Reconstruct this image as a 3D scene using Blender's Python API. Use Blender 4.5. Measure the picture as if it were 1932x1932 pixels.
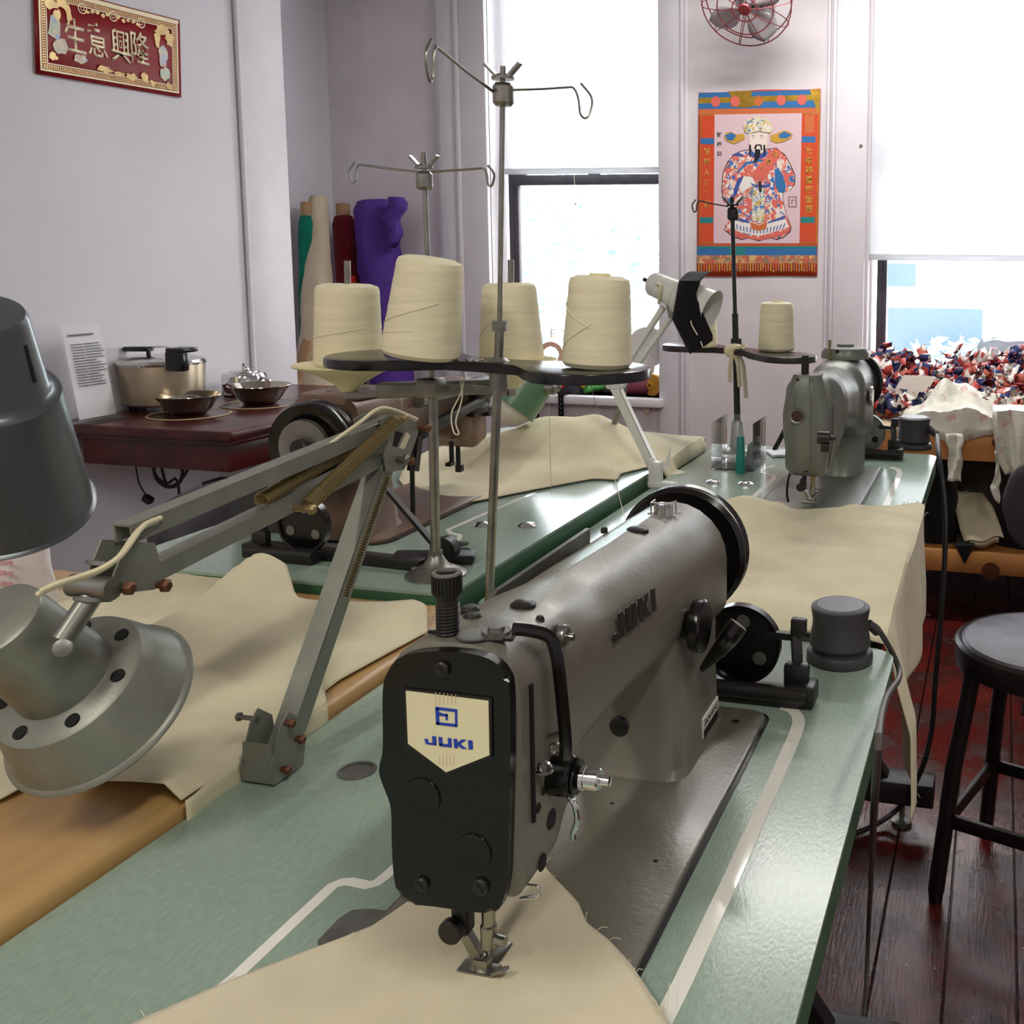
import bpy, bmesh, math, random
from math import sin, cos, pi, radians, sqrt, atan2, hypot
from mathutils import Vector as V, Matrix, noise

for _o in list(bpy.data.objects): bpy.data.objects.remove(_o)
scene = bpy.context.scene
COL = scene.collection
random.seed(7)

# ------------------------------------------------------------------ camera
FOC, YAW, PIT, ROL, PCX, PCY = 1950.0, .231616, .121449, -.007598, 1424.07, 721.24
T = .75                                   # sewing table top height
CAM = V((0, 0, T + .4525))
_f = V((-sin(YAW)*cos(PIT), cos(YAW)*cos(PIT), -sin(PIT)))
_r = V((cos(YAW), sin(YAW), 0)); _d = _f.cross(_r)
_R = _r*cos(ROL) + _d*sin(ROL); _D = -_r*sin(ROL) + _d*cos(ROL)
cam = bpy.data.cameras.new('camera'); cam_o = bpy.data.objects.new('camera', cam); COL.objects.link(cam_o)
cam_o.matrix_world = Matrix(((_R.x, -_D.x, -_f.x, CAM.x), (_R.y, -_D.y, -_f.y, CAM.y), (_R.z, -_D.z, -_f.z, CAM.z), (0, 0, 0, 1)))
cam.sensor_fit = 'HORIZONTAL'; cam.sensor_width = 36; cam.lens = 36*FOC/1932
cam.shift_x = -(PCX-966)/1932; cam.shift_y = -(966-PCY)/1932
cam.clip_start = .02; cam.clip_end = 200
scene.camera = cam_o

# ------------------------------------------------------------------ world, exposure
scene.view_settings.view_transform = 'Standard'; scene.view_settings.look = 'None'
scene.view_settings.gamma = 1; scene.view_settings.use_curve_mapping = False
scene.view_settings.exposure = 0.12
world = bpy.data.worlds.new('sky'); scene.world = world; world.use_nodes = True
_bg = world.node_tree.nodes['Background']; _bg.inputs[0].default_value = (.88, .94, 1, 1); _bg.inputs[1].default_value = 13.0

# ceiling tubes (fixtures built further down)
CEIL = 3.1
def ceiling_light(x, y, z, w, l, power, col):
    d = bpy.data.lights.new('ceiling_tube_light', 'AREA'); d.shape = 'RECTANGLE'; d.size = w; d.size_y = l
    d.energy = power; d.color = col
    o = bpy.data.objects.new('ceiling_tube_light', d); COL.objects.link(o); o.location = (x, y, z)
    return o
# (x, y, underside z, size x, size y, power, colour): one tube lamp hung near the windows, seen mirrored in the table top, two added unseen behind the camera to brighten the near tables
TUBES = [(-.45, 3.22, 2.46, 1.25, .20, 26, (1, .97, .94)), (.9, -.6, CEIL-.12, .16, 1.2, 30, (1, .96, .86)), (-1.2, -1.2, CEIL-.12, .16, 1.2, 30, (1, .96, .86))]
for x, y, z, w, l, p, c in TUBES: ceiling_light(x, y, z-.022, w, l, p, c)

# ------------------------------------------------------------------ pixel rays (photo frame 1932 x 1932)
def ray(x, y): return _R*((x-PCX)/FOC) + _D*((y-PCY)/FOC) + _f
def pz(x, y, z): d = ray(x, y); return CAM + d*((z-CAM.z)/d.z)
def py(x, y, Y): d = ray(x, y); return CAM + d*((Y-CAM.y)/d.y)
def pxx(x, y, X): d = ray(x, y); return CAM + d*((X-CAM.x)/d.x)
def mpp(p): return (p-CAM).dot(_f)/FOC     # metres per pixel at a point

# ------------------------------------------------------------------ colours and materials
def S(h, k=1):
    h = h.lstrip('#'); c = [int(h[i:i+2], 16)/255 for i in (0, 2, 4)]
    c = [(v/12.92 if v <= .04045 else ((v+.055)/1.055)**2.4)*k for v in c]
    return (*c, 1)
MATS = {}
def mat(name, col, rough=.5, metal=0, var=0, vscale=30, bump=0, bscale=200, stretch=None, coat=0, col2=None, spots=None, spec=.5, sheen=0, detail=4):
    """procedural principled material: base colour with noise variation, optional second colour, specks, bump"""
    if name in MATS: return MATS[name]
    m = bpy.data.materials.new(name); m.use_nodes = True; MATS[name] = m
    nt = m.node_tree; N = nt.nodes; L = nt.links; p = N['Principled BSDF']
    c = S(col) if isinstance(col, str) else (*col[:3], 1)
    p.inputs['Base Color'].default_value = c; p.inputs['Roughness'].default_value = rough; p.inputs['Metallic'].default_value = metal
    p.inputs['Specular IOR Level'].default_value = spec
    if coat: p.inputs['Coat Weight'].default_value = coat; p.inputs['Coat Roughness'].default_value = .15
    if sheen: p.inputs['Sheen Weight'].default_value = sheen
    tc = N.new('ShaderNodeTexCoord'); mp = N.new('ShaderNodeMapping'); L.new(tc.outputs['Object'], mp.inputs[0])
    if stretch: mp.inputs['Scale'].default_value = stretch
    out = None
    if var or col2:
        n = N.new('ShaderNodeTexNoise'); n.inputs['Scale'].default_value = vscale; n.inputs['Detail'].default_value = detail
        L.new(mp.outputs[0], n.inputs['Vector'])
        r = N.new('ShaderNodeValToRGB'); L.new(n.outputs['Fac'], r.inputs[0])
        k2 = S(col2) if col2 else tuple(min(1, v*(1+var)) for v in c[:3])+(1,)
        k1 = c if col2 else tuple(v*(1-var) for v in c[:3])+(1,)
        r.color_ramp.elements[0].position = .35; r.color_ramp.elements[1].position = .65
        r.color_ramp.elements[0].color = k1; r.color_ramp.elements[1].color = k2
        out = r.outputs[0]
    if spots:
        sc, sz, sh = spots
        v = N.new('ShaderNodeTexNoise'); v.inputs['Scale'].default_value = sc; v.inputs['Detail'].default_value = 2; L.new(mp.outputs[0], v.inputs['Vector'])
        r2 = N.new('ShaderNodeValToRGB'); L.new(v.outputs['Fac'], r2.inputs[0])
        r2.color_ramp.elements[0].position = sz; r2.color_ramp.elements[1].position = sz+.03
        mx = N.new('ShaderNodeMix'); mx.data_type = 'RGBA'; L.new(r2.outputs[0], mx.inputs[0])
        if out: L.new(out, mx.inputs[6])
        else: mx.inputs[6].default_value = c
        mx.inputs[7].default_value = S(sh); out = mx.outputs[2]
    if out: L.new(out, p.inputs['Base Color'])
    if bump:
        b = N.new('ShaderNodeTexNoise'); b.inputs['Scale'].default_value = bscale; b.inputs['Detail'].default_value = 3; L.new(mp.outputs[0], b.inputs['Vector'])
        bb = N.new('ShaderNodeBump'); bb.inputs['Strength'].default_value = bump; bb.inputs['Distance'].default_value = .002
        L.new(b.outputs['Fac'], bb.inputs['Height']); L.new(bb.outputs[0], p.inputs['Normal'])
    return m

def mat_floor():
    m = bpy.data.materials.new('painted_floor_boards'); m.use_nodes = True; nt = m.node_tree; N = nt.nodes; L = nt.links; p = N['Principled BSDF']
    tc = N.new('ShaderNodeTexCoord'); oi = N.new('ShaderNodeObjectInfo')
    ad = N.new('ShaderNodeVectorMath'); ad.operation = 'ADD'; L.new(tc.outputs['Object'], ad.inputs[0]); L.new(oi.outputs['Location'], ad.inputs[1])
    mp = N.new('ShaderNodeMapping'); mp.inputs['Scale'].default_value = (30, 3, 1); L.new(ad.outputs[0], mp.inputs[0])
    g = N.new('ShaderNodeTexNoise'); g.inputs['Scale'].default_value = 6; g.inputs['Detail'].default_value = 6; L.new(mp.outputs[0], g.inputs['Vector'])
    w = N.new('ShaderNodeTexNoise'); w.inputs['Scale'].default_value = 7; w.inputs['Detail'].default_value = 5; w.inputs['Roughness'].default_value = .65; L.new(ad.outputs[0], w.inputs['Vector'])
    r = N.new('ShaderNodeValToRGB'); L.new(w.outputs['Fac'], r.inputs[0])
    e = r.color_ramp.elements; e[0].position = .42; e[0].color = S('#661f1b'); e[1].position = .6; e[1].color = S('#3e1e1a')
    e2 = e.new(.68); e2.color = S('#5c4844')
    r2 = N.new('ShaderNodeValToRGB'); L.new(g.outputs['Fac'], r2.inputs[0]); r2.color_ramp.elements[0].color = (.55, .55, .55, 1); r2.color_ramp.elements[1].color = (1, 1, 1, 1)
    mx = N.new('ShaderNodeMix'); mx.data_type = 'RGBA'; mx.blend_type = 'MULTIPLY'; mx.inputs[0].default_value = .8
    L.new(r.outputs[0], mx.inputs[6]); L.new(r2.outputs[0], mx.inputs[7])
    s = N.new('ShaderNodeTexVoronoi'); s.inputs['Scale'].default_value = 26; L.new(ad.outputs[0], s.inputs['Vector'])
    r3 = N.new('ShaderNodeValToRGB'); L.new(s.outputs['Distance'], r3.inputs[0]); r3.color_ramp.elements[0].position = .045; r3.color_ramp.elements[0].color = (1, 1, 1, 1); r3.color_ramp.elements[1].position = .075; r3.color_ramp.elements[1].color = (0, 0, 0, 1)
    mx2 = N.new('ShaderNodeMix'); mx2.data_type = 'RGBA'; L.new(r3.outputs[0], mx2.inputs[0]); L.new(mx.outputs[2], mx2.inputs[6]); mx2.inputs[7].default_value = S('#8a7a78')
    L.new(mx2.outputs[2], p.inputs['Base Color'])
    rr = N.new('ShaderNodeMapRange'); L.new(w.outputs['Fac'], rr.inputs[0]); rr.inputs[1].default_value = .4; rr.inputs[2].default_value = .7; rr.inputs[3].default_value = .16; rr.inputs[4].default_value = .42
    L.new(rr.outputs[0], p.inputs['Roughness'])
    b = N.new('ShaderNodeBump'); b.inputs['Strength'].default_value = .35; b.inputs['Distance'].default_value = .003; L.new(g.outputs['Fac'], b.inputs['Height']); L.new(b.outputs[0], p.inputs['Normal'])
    MATS['floor'] = m; return m

def mat_wood(name, a, b, rough=.4, axis=1, scale=1, knots=False):
    m = bpy.data.materials.new(name); m.use_nodes = True; nt = m.node_tree; N = nt.nodes; L = nt.links; p = N['Principled BSDF']; MATS[name] = m
    tc = N.new('ShaderNodeTexCoord'); mp = N.new('ShaderNodeMapping'); L.new(tc.outputs['Object'], mp.inputs[0])
    s = [26*scale, 26*scale, 26*scale]; s[axis] = 1.6*scale; mp.inputs['Scale'].default_value = s
    n = N.new('ShaderNodeTexNoise'); n.inputs['Scale'].default_value = 1; n.inputs['Detail'].default_value = 5; n.inputs['Distortion'].default_value = .6; L.new(mp.outputs[0], n.inputs['Vector'])
    r = N.new('ShaderNodeValToRGB'); L.new(n.outputs['Fac'], r.inputs[0]); r.color_ramp.elements[0].position = .3; r.color_ramp.elements[1].position = .7
    r.color_ramp.elements[0].color = S(a); r.color_ramp.elements[1].color = S(b); L.new(r.outputs[0], p.inputs['Base Color']); p.inputs['Roughness'].default_value = rough
    return m

def mat_cloth(name, col, scale=900, var=.06):
    m = bpy.data.materials.new(name); m.use_nodes = True; nt = m.node_tree; N = nt.nodes; L = nt.links; p = N['Principled BSDF']; MATS[name] = m
    tc = N.new('ShaderNodeTexCoord'); c = S(col)
    w1 = N.new('ShaderNodeTexNoise'); w1.inputs['Scale'].default_value = 14; w1.inputs['Detail'].default_value = 5; L.new(tc.outputs['Object'], w1.inputs['Vector'])
    r = N.new('ShaderNodeValToRGB'); L.new(w1.outputs['Fac'], r.inputs[0]); r.color_ramp.elements[0].position = .35; r.color_ramp.elements[1].position = .65
    r.color_ramp.elements[0].color = tuple(v*(1-var) for v in c[:3])+(1,); r.color_ramp.elements[1].color = tuple(min(1, v*(1+var)) for v in c[:3])+(1,)
    L.new(r.outputs[0], p.inputs['Base Color']); p.inputs['Roughness'].default_value = .85; p.inputs['Specular IOR Level'].default_value = .15; p.inputs['Sheen Weight'].default_value = .1
    n = N.new('ShaderNodeTexNoise'); n.inputs['Scale'].default_value = scale; n.inputs['Detail'].default_value = 1; L.new(tc.outputs['Object'], n.inputs['Vector'])
    n2 = N.new('ShaderNodeTexNoise'); n2.inputs['Scale'].default_value = 30; n2.inputs['Detail'].default_value = 3; L.new(tc.outputs['Object'], n2.inputs['Vector'])
    ad = N.new('ShaderNodeMath'); ad.operation = 'MULTIPLY_ADD'; ad.inputs[1].default_value = .1; L.new(n.outputs['Fac'], ad.inputs[0]); L.new(n2.outputs['Fac'], ad.inputs[2])
    b = N.new('ShaderNodeBump'); b.inputs['Strength'].default_value = .35; b.inputs['Distance'].default_value = .004; L.new(ad.outputs[0], b.inputs['Height']); L.new(b.outputs[0], p.inputs['Normal'])
    return m

def mat_mix_transparent(name, col, fac, rough=.05, fres=.12):
    """thin see-through sheet: transparent + glossy/diffuse"""
    m = bpy.data.materials.new(name); m.use_nodes = True; nt = m.node_tree; N = nt.nodes; L = nt.links; MATS[name] = m
    N.remove(N['Principled BSDF']); o = N['Material Output']
    tr = N.new('ShaderNodeBsdfTransparent'); g = N.new('ShaderNodeBsdfGlossy'); g.inputs['Roughness'].default_value = rough
    d = N.new('ShaderNodeBsdfDiffuse'); d.inputs[0].default_value = S(col)
    fr = N.new('ShaderNodeLayerWeight'); fr.inputs[0].default_value = fres
    m1 = N.new('ShaderNodeMixShader'); m1.inputs[0].default_value = fac; L.new(tr.outputs[0], m1.inputs[1]); L.new(d.outputs[0], m1.inputs[2])
    m2 = N.new('ShaderNodeMixShader'); L.new(fr.outputs['Fresnel'], m2.inputs[0]); L.new(m1.outputs[0], m2.inputs[1]); L.new(g.outputs[0], m2.inputs[2])
    L.new(m2.outputs[0], o.inputs[0]); return m

def mat_blind():
    m = bpy.data.materials.new('blind_fabric'); m.use_nodes = True; nt = m.node_tree; N = nt.nodes; L = nt.links; MATS['blind'] = m
    N.remove(N['Principled BSDF']); o = N['Material Output']
    t = N.new('ShaderNodeBsdfTranslucent'); t.inputs[0].default_value = (.62, .62, .64, 1); d = N.new('ShaderNodeBsdfDiffuse'); d.inputs[0].default_value = (.8, .8, .82, 1)
    mx = N.new('ShaderNodeMixShader'); mx.inputs[0].default_value = .4; L.new(t.outputs[0], mx.inputs[1]); L.new(d.outputs[0], mx.inputs[2]); L.new(mx.outputs[0], o.inputs[0])

def mat_print(name, cols, scale=60, rough=.5, trans=0):
    """blotchy multi-colour print"""
    m = bpy.data.materials.new(name); m.use_nodes = True; nt = m.node_tree; N = nt.nodes; L = nt.links; p = N['Principled BSDF']; MATS[name] = m
    tc = N.new('ShaderNodeTexCoord'); v = N.new('ShaderNodeTexVoronoi'); v.inputs['Scale'].default_value = scale
    n = N.new('ShaderNodeTexNoise'); n.inputs['Scale'].default_value = scale*.7; L.new(tc.outputs['Object'], n.inputs['Vector'])
    mx = N.new('ShaderNodeMix'); mx.data_type = 'VECTOR'; mx.inputs[0].default_value = .04; L.new(tc.outputs['Object'], mx.inputs[4]); L.new(n.outputs['Color'], mx.inputs[5]); L.new(mx.outputs[1], v.inputs['Vector'])
    s = N.new('ShaderNodeSeparateColor'); L.new(v.outputs['Color'], s.inputs[0])
    r = N.new('ShaderNodeValToRGB'); r.color_ramp.interpolation = 'CONSTANT'; L.new(s.outputs[0], r.inputs[0])
    e = r.color_ramp.elements
    e[0].position = 0; e[0].color = S(cols[0][1])
    e[1].position = cols[1][0]; e[1].color = S(cols[1][1])
    for q, c in cols[2:]: k = e.new(q); k.color = S(c)
    L.new(r.outputs[0], p.inputs['Base Color']); p.inputs['Roughness'].default_value = rough
    return m

# ------------------------------------------------------------------ mesh helpers
class B:
    """collects shapes into one bmesh"""
    def __init__(s): s.bm = bmesh.new()
    def faces(s, pts, fs):
        vs = [s.bm.verts.new(p) for p in pts]
        for f in fs:
            try: s.bm.faces.new([vs[i] for i in f])
            except ValueError: pass
        return s
    def box(s, c, d, rot=None, bev=0, seg=2):
        r = bmesh.ops.create_cube(s.bm, size=1); vs = r['verts']
        m = Matrix.Translation(V(c)) @ (rot.to_4x4() if rot else Matrix()) @ Matrix.Diagonal((*d, 1))
        bmesh.ops.transform(s.bm, matrix=m, verts=vs)
        if bev:
            es = list({e for v in vs for e in v.link_edges})
            bmesh.ops.bevel(s.bm, geom=es, offset=bev, segments=seg, profile=.5, affect='EDGES', clamp_overlap=True)
        return s
    def span(s, a, b, bev=0, seg=2):
        a, b = V(a), V(b); return s.box((a+b)/2, [abs(x) for x in (b-a)], bev=bev, seg=seg)
    def bar(s, a, b, w, h, up=(0, 0, 1), bev=0):
        """rectangular bar from a to b"""
        a, b = V(a), V(b); y = (b-a).normalized(); x = y.cross(V(up)).normalized(); z = x.cross(y)
        return s.box((a+b)/2, (w, (b-a).length, h), Matrix((x, y, z)).transposed(), bev)
    def loft(s, rings, cap=True, closed=True):
        vr = [[s.bm.verts.new(p) for p in r] for r in rings]; n = len(rings[0])
        for a, b in zip(vr, vr[1:]):
            for i in range(n if closed else n-1):
                j = (i+1) % n
                try: s.bm.faces.new((a[i], a[j], b[j], b[i]))
                except ValueError: pass
        if cap:
            for q in (vr[0][::-1], vr[-1]):
                try: s.bm.faces.new(q)
                except ValueError: pass
        return s
    def tube(s, pts, r, n=8, closed=False, cap=True):
        pts = [V(p) for p in pts]; m = len(pts); rs = r if isinstance(r, (list, tuple)) else [r]*m
        rings = []; up = None
        for i, p in enumerate(pts):
            if closed: t = (pts[(i+1) % m]-pts[i-1]).normalized()
            else: t = (pts[min(i+1, m-1)]-pts[max(i-1, 0)]).normalized()
            if up is None:
                up = V((0, 0, 1)) if abs(t.z) < .9 else V((1, 0, 0))
            x = t.cross(up)
            if x.length < 1e-6: x = t.orthogonal()
            x.normalize(); y = x.cross(t).normalized(); up = y
            rings.append([p + (x*cos(a)+y*sin(a))*rs[i] for a in [2*pi*k/n for k in range(n)]])
        if closed: rings.append(rings[0]); return s.loft(rings, False)
        return s.loft(rings, cap)
    def lathe(s, prof, o=(0, 0, 0), ax=(0, 0, 1), n=32, cap=True):
        o = V(o); z = V(ax).normalized(); x = z.orthogonal().normalized(); y = z.cross(x)
        rings = [[o + z*h + (x*cos(a)+y*sin(a))*max(r, 1e-5) for a in [2*pi*k/n for k in range(n)]] for r, h in prof]
        return s.loft(rings, cap)
    def cyl(s, a, b, r, n=20, r2=None, bev=0):
        a, b = V(a), V(b); L = (b-a).length; r2 = r if r2 is None else r2
        pr = [(r-bev, 0), (r, bev), (r2, L-bev), (r2-bev, L)] if bev else [(r, 0), (r2, L)]
        return s.lathe(pr, a, b-a, n)
    def torus(s, c, ax, R, r, n=32, k=8):
        c = V(c); z = V(ax).normalized(); x = z.orthogonal().normalized(); y = z.cross(x)
        return s.tube([c+(x*cos(a)+y*sin(a))*R for a in [2*pi*i/n for i in range(n)]], r, k, True)
    def ball(s, c, r, sc=(1, 1, 1), n=16):
        q = bmesh.ops.create_uvsphere(s.bm, u_segments=n, v_segments=n//2, radius=r)
        bmesh.ops.transform(s.bm, matrix=Matrix.Translation(V(c)) @ Matrix.Diagonal((*sc, 1)), verts=q['verts']); return s
    def prism(s, poly, w, bev=0):
        """3-D planar polygon extruded along vector w"""
        w = V(w); a = [V(p) for p in poly]; b = [p+w for p in a]; n = len(a)
        va = [s.bm.verts.new(p) for p in a]; vb = [s.bm.verts.new(p) for p in b]
        fs = [s.bm.faces.new(va[::-1]), s.bm.faces.new(vb)]
        for i in range(n): fs.append(s.bm.faces.new((va[i], va[(i+1) % n], vb[(i+1) % n], vb[i])))
        if bev:
            es = list(set(fs[1].edges)); bmesh.ops.bevel(s.bm, geom=es, offset=bev, segments=2, profile=.5, affect='EDGES')
        return s
    def grid(s, P):
        vr = [[s.bm.verts.new(p) for p in r] for r in P]
        for a, b in zip(vr, vr[1:]):
            for i in range(len(a)-1): s.bm.faces.new((a[i], a[i+1], b[i+1], b[i]))
        return s

W = {}
def obj(name, b, m, parent=None, world=True, smooth=35):
    bm = b.bm
    if parent is not None and world: bmesh.ops.transform(bm, matrix=W[parent].inverted(), verts=bm.verts)
    bmesh.ops.recalc_face_normals(bm, faces=bm.faces)
    me = bpy.data.meshes.new(name); bm.to_mesh(me); bm.free()
    if smooth: me.shade_smooth(); me.set_sharp_from_angle(angle=radians(smooth))
    me.materials.append(MATS[m] if isinstance(m, str) else m)
    o = bpy.data.objects.new(name, me); COL.objects.link(o)
    if parent is not None: o.parent = parent; W[o] = W[parent]
    else: W[o] = Matrix()
    return o
def thing(name, label, cat, loc=(0, 0, 0), rotz=0, group=None):
    o = bpy.data.objects.new(name, None); COL.objects.link(o); o.location = loc; o.rotation_euler = (0, 0, rotz)
    o.empty_display_size = .05
    o['label'] = label; o['category'] = cat
    if group: o['group'] = group
    W[o] = Matrix.Translation(V(loc)) @ Matrix.Rotation(rotz, 4, 'Z'); return o
def tag(o, label, cat, group=None):
    o['label'] = label; o['category'] = cat
    if group: o['group'] = group
    return o
def rebase(o):
    """move a world-space mesh thing's origin to its own base centre"""
    me = o.data; xs = [v.co for v in me.vertices]
    c = V(((min(v.x for v in xs)+max(v.x for v in xs))/2, (min(v.y for v in xs)+max(v.y for v in xs))/2, min(v.z for v in xs)))
    me.transform(Matrix.Translation(-c)); o.location = c; W[o] = Matrix.Translation(c); return o
def solo(name, b, m, label, cat, group=None, smooth=35): return tag(rebase(obj(name, b, m, None, True, smooth)), label, cat, group)
def struct(name, b, m, smooth=35):
    o = obj(name, b, m, None, True, smooth); o['kind'] = 'structure'; return o
def text(name, body, o, u, v, m, parent, sx=1, sy=1, bold=0, depth=.0004, center=True, spacing=1):
    """lettering as flat mesh: u = reading direction, v = up, sizes in metres per em"""
    cu = bpy.data.curves.new(name, 'FONT'); cu.body = body; cu.offset = bold; cu.space_character = spacing; cu.extrude = 0
    if center: cu.align_x = 'CENTER'; cu.align_y = 'CENTER'
    to = bpy.data.objects.new(name, cu); COL.objects.link(to); bpy.context.view_layer.update()
    me = bpy.data.meshes.new_from_object(to); bpy.data.objects.remove(to); bpy.data.curves.remove(cu)
    u, v = V(u).normalized(), V(v).normalized(); w = u.cross(v)
    M4 = Matrix.Translation(V(o)) @ Matrix((u*sx, v*sy, w)).transposed().to_4x4()
    bm = bmesh.new(); bm.from_mesh(me); bpy.data.meshes.remove(me)
    bmesh.ops.transform(bm, matrix=M4, verts=bm.verts)
    if depth:
        r = bmesh.ops.extrude_face_region(bm, geom=bm.faces[:]); bmesh.ops.translate(bm, vec=w*depth, verts=[e for e in r['geom'] if isinstance(e, bmesh.types.BMVert)])
    b = B(); b.bm.free(); b.bm = bm
    return obj(name, b, m, parent, True, 0)
def solid(o, t, off=0):
    k = o.modifiers.new('thickness', 'SOLIDIFY'); k.thickness = t; k.offset = off; return o
def rrect(x0, x1, z0, z1, rt, rb, n=5):
    """rounded rectangle ring in 2-D, counter-clockwise from lower right"""
    out = []
    for cx, cz, r, a0 in ((x1, z0, rb, -90), (x1, z1, rt, 0), (x0, z1, rt, 90), (x0, z0, rb, 180)):
        sx = -1 if cx == x1 else 1; sz = 1 if cz == z0 else -1
        for k in range(n+1):
            a = radians(a0+90*k/n); out.append((cx+sx*r+r*cos(a), cz+sz*r+r*sin(a)))
    return out
def lerp(a, b, t): return a+(b-a)*t
def poly_at(pl, t):
    """point at fraction t along a polyline"""
    pl = [V(p) for p in pl]; ds = [(b-a).length for a, b in zip(pl, pl[1:])]; s = t*sum(ds)
    for (a, b), d in zip(zip(pl, pl[1:]), ds):
        if s <= d or d == ds[-1] and (a, b) == (pl[-2], pl[-1]): return a.lerp(b, min(1, s/d if d else 0))
        s -= d
    return pl[-1]
def coons(bot, right, top, left, nu, nv):
    """bot: u 0-1 at v=0; top: u 0-1 at v=1; left/right: v 0-1"""
    P = []
    c00, c10, c01, c11 = V(bot[0]), V(bot[-1]), V(top[0]), V(top[-1])
    for j in range(nv+1):
        v = j/nv; row = []
        for i in range(nu+1):
            u = i/nu
            a = poly_at(bot, u)*(1-v)+poly_at(top, u)*v; b = poly_at(left, v)*(1-u)+poly_at(right, v)*u
            c = c00*(1-u)*(1-v)+c10*u*(1-v)+c01*(1-u)*v+c11*u*v
            row.append(a+b-c)
        P.append(row)
    return P
def spiral(a, b, r, turns, n=8):
    a, b = V(a), V(b); z = (b-a).normalized(); x = z.orthogonal().normalized(); y = z.cross(x)
    N = int(turns*n); return [a.lerp(b, i/N)+(x*cos(2*pi*i/n)+y*sin(2*pi*i/n))*r for i in range(N+1)]
def smoothpts(pts, n=8):
    """Catmull-Rom through points"""
    p = [V(q) for q in pts]; p = [p[0]*2-p[1]]+p+[p[-1]*2-p[-2]]; out = []
    for i in range(1, len(p)-2):
        for k in range(n):
            t = k/n; a, b, c, d = p[i-1], p[i], p[i+1], p[i+2]
            out.append(.5*((2*b)+(c-a)*t+(2*a-5*b+4*c-d)*t*t+(3*b-a-3*c+d)*t**3))
    out.append(p[-2]); return out
# ------------------------------------------------------------------ shared materials
mat('wall_paint', '#d9d7dd', .6, var=.03, vscale=3, bump=.25, bscale=40)
mat('wall_paint_window', '#d8d0d4', .6, var=.05, vscale=5, bump=.35, bscale=30)
mat('trim_paint', '#dcd8dd', .45, var=.03, vscale=8, bump=.15, bscale=60)
mat('ceiling_paint', '#d8d6d4', .8)
mat_floor()
mat('sash_dark', '#4a4650', .5, var=.1)
mat_mix_transparent('pane_glass', '#ffffff', .03)
mat_blind()
mat('laminate', '#93a698', .2, var=.07, vscale=320, bump=.06, bscale=500, stretch=(1, .35, 1), spots=(700, .70, '#758a7c'))
mat('laminate_edge', '#3f6a4c', .4, var=.1, vscale=20)
mat('table_under', '#2b2725', .7)
mat('ivory_inlay', '#f0eee4', .08)
mat('black_iron', '#1a1817', .4, var=.1, vscale=40)
mat('black_gloss', '#0e0c0c', .22)
mat('steel', '#9a9890', .3, 1, var=.12, vscale=60)
mat('chrome', '#d8d8d8', .12, 1)
mat('dull_steel', '#8b8b85', .42, .9, var=.15, vscale=50)
mat('lamp_grey', '#85877d', .4, .35, var=.08, vscale=40, bump=.05, bscale=300)
mat('spring_brass', '#94825a', .4, .6)
mat('rust_bolt', '#6b4632', .55, .6)
mat('thread_cone', '#e9e0bd', .75, var=.06, vscale=14, stretch=(1, 1, 14), sheen=.2)
mat('cone_dish', '#ece3b4', .35)
mat('thread', '#e6dfc6', .8)
mat_cloth('canvas', '#d6cbaf')
mat_cloth('muslin', '#dcd3b3')
mat('white_enamel', '#dcdcd6', .3)
mat('dark_plastic', '#3a393b', .5, bump=.08, bscale=700)
mat('cable_grey', '#4a4542', .5)
mat('cable_black', '#141312', .5)
mat('cable_white', '#d8cfae', .5)
mat_wood('ochre_wood', '#a67e4c', '#cba56c', .35, 1, .7)
mat_wood('pine', '#b3743c', '#cf9456', .5, 0, .5)
mat_wood('mahogany', '#2e0d0c', '#571d1a', .28, 1, .6)
mat('clear_acrylic_base', '#ffffff', .1)
mat_mix_transparent('clear_acrylic', '#f0f4f4', .06, .05, .035)

# ------------------------------------------------------------------ room shell
XL, XR, YB, YF, XREC = -2.45, 2.3, -2.6, 4.0, -2.83
WT = .22                                    # window wall thickness
b = B(); b.span((-3.2, YB-.2, -.12), (XR+.2, YF+.3, -.021)); floor = struct('floor', b, 'black_iron')
PW = .118; random.seed(3)
x = -3.0; meshes = {}
while x < XR:
    y = YB - random.random()*1.2
    while y < YF:
        L = random.choice((1.6, 2.2, 2.8)); y1 = min(y+L, YF-.005); y0 = max(y, YB)
        if y1-y0 > .1:
            k = round(y1-y0, 2)
            if k not in meshes:
                bb = B(); bb.box((0, 0, 0), (PW-.003, k-.003, .02), bev=.0015, seg=1); o = obj('plank', bb, 'floor', floor, False, 0); meshes[k] = o.data
            else:
                o = bpy.data.objects.new('plank', meshes[k]); COL.objects.link(o); o.parent = floor
            o.location = (x+PW/2, (y0+y1)/2, -.010 - random.random()*.0012)
        y += L
    x += PW
b = B(); b.span((-3.3, YB-.2, CEIL), (XR+.2, YF+.3, CEIL+.1)); struct('ceiling', b, 'ceiling_paint')
b = B(); b.span((XR, YB-.2, -.02), (XR+.15, YF+.3, CEIL)); struct('wall_right', b, 'wall_paint')
b = B(); b.span((-3.3, YB-.2, -.02), (XR+.2, YB, CEIL)); struct('wall_front', b, 'wall_paint')
# left wall with the chimney breast stepping back into the corner recess
YREC = 3.2
poly = [(-3.3, YB), (XL, YB), (XL, YREC), (XREC, YREC), (XREC, YF+.02), (-3.3, YF+.02)]
b = B(); b.prism([(px_, py_, -.02) for px_, py_ in poly], (0, 0, CEIL+.02)); struct('wall_left', b, 'wall_paint', 20)
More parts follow.
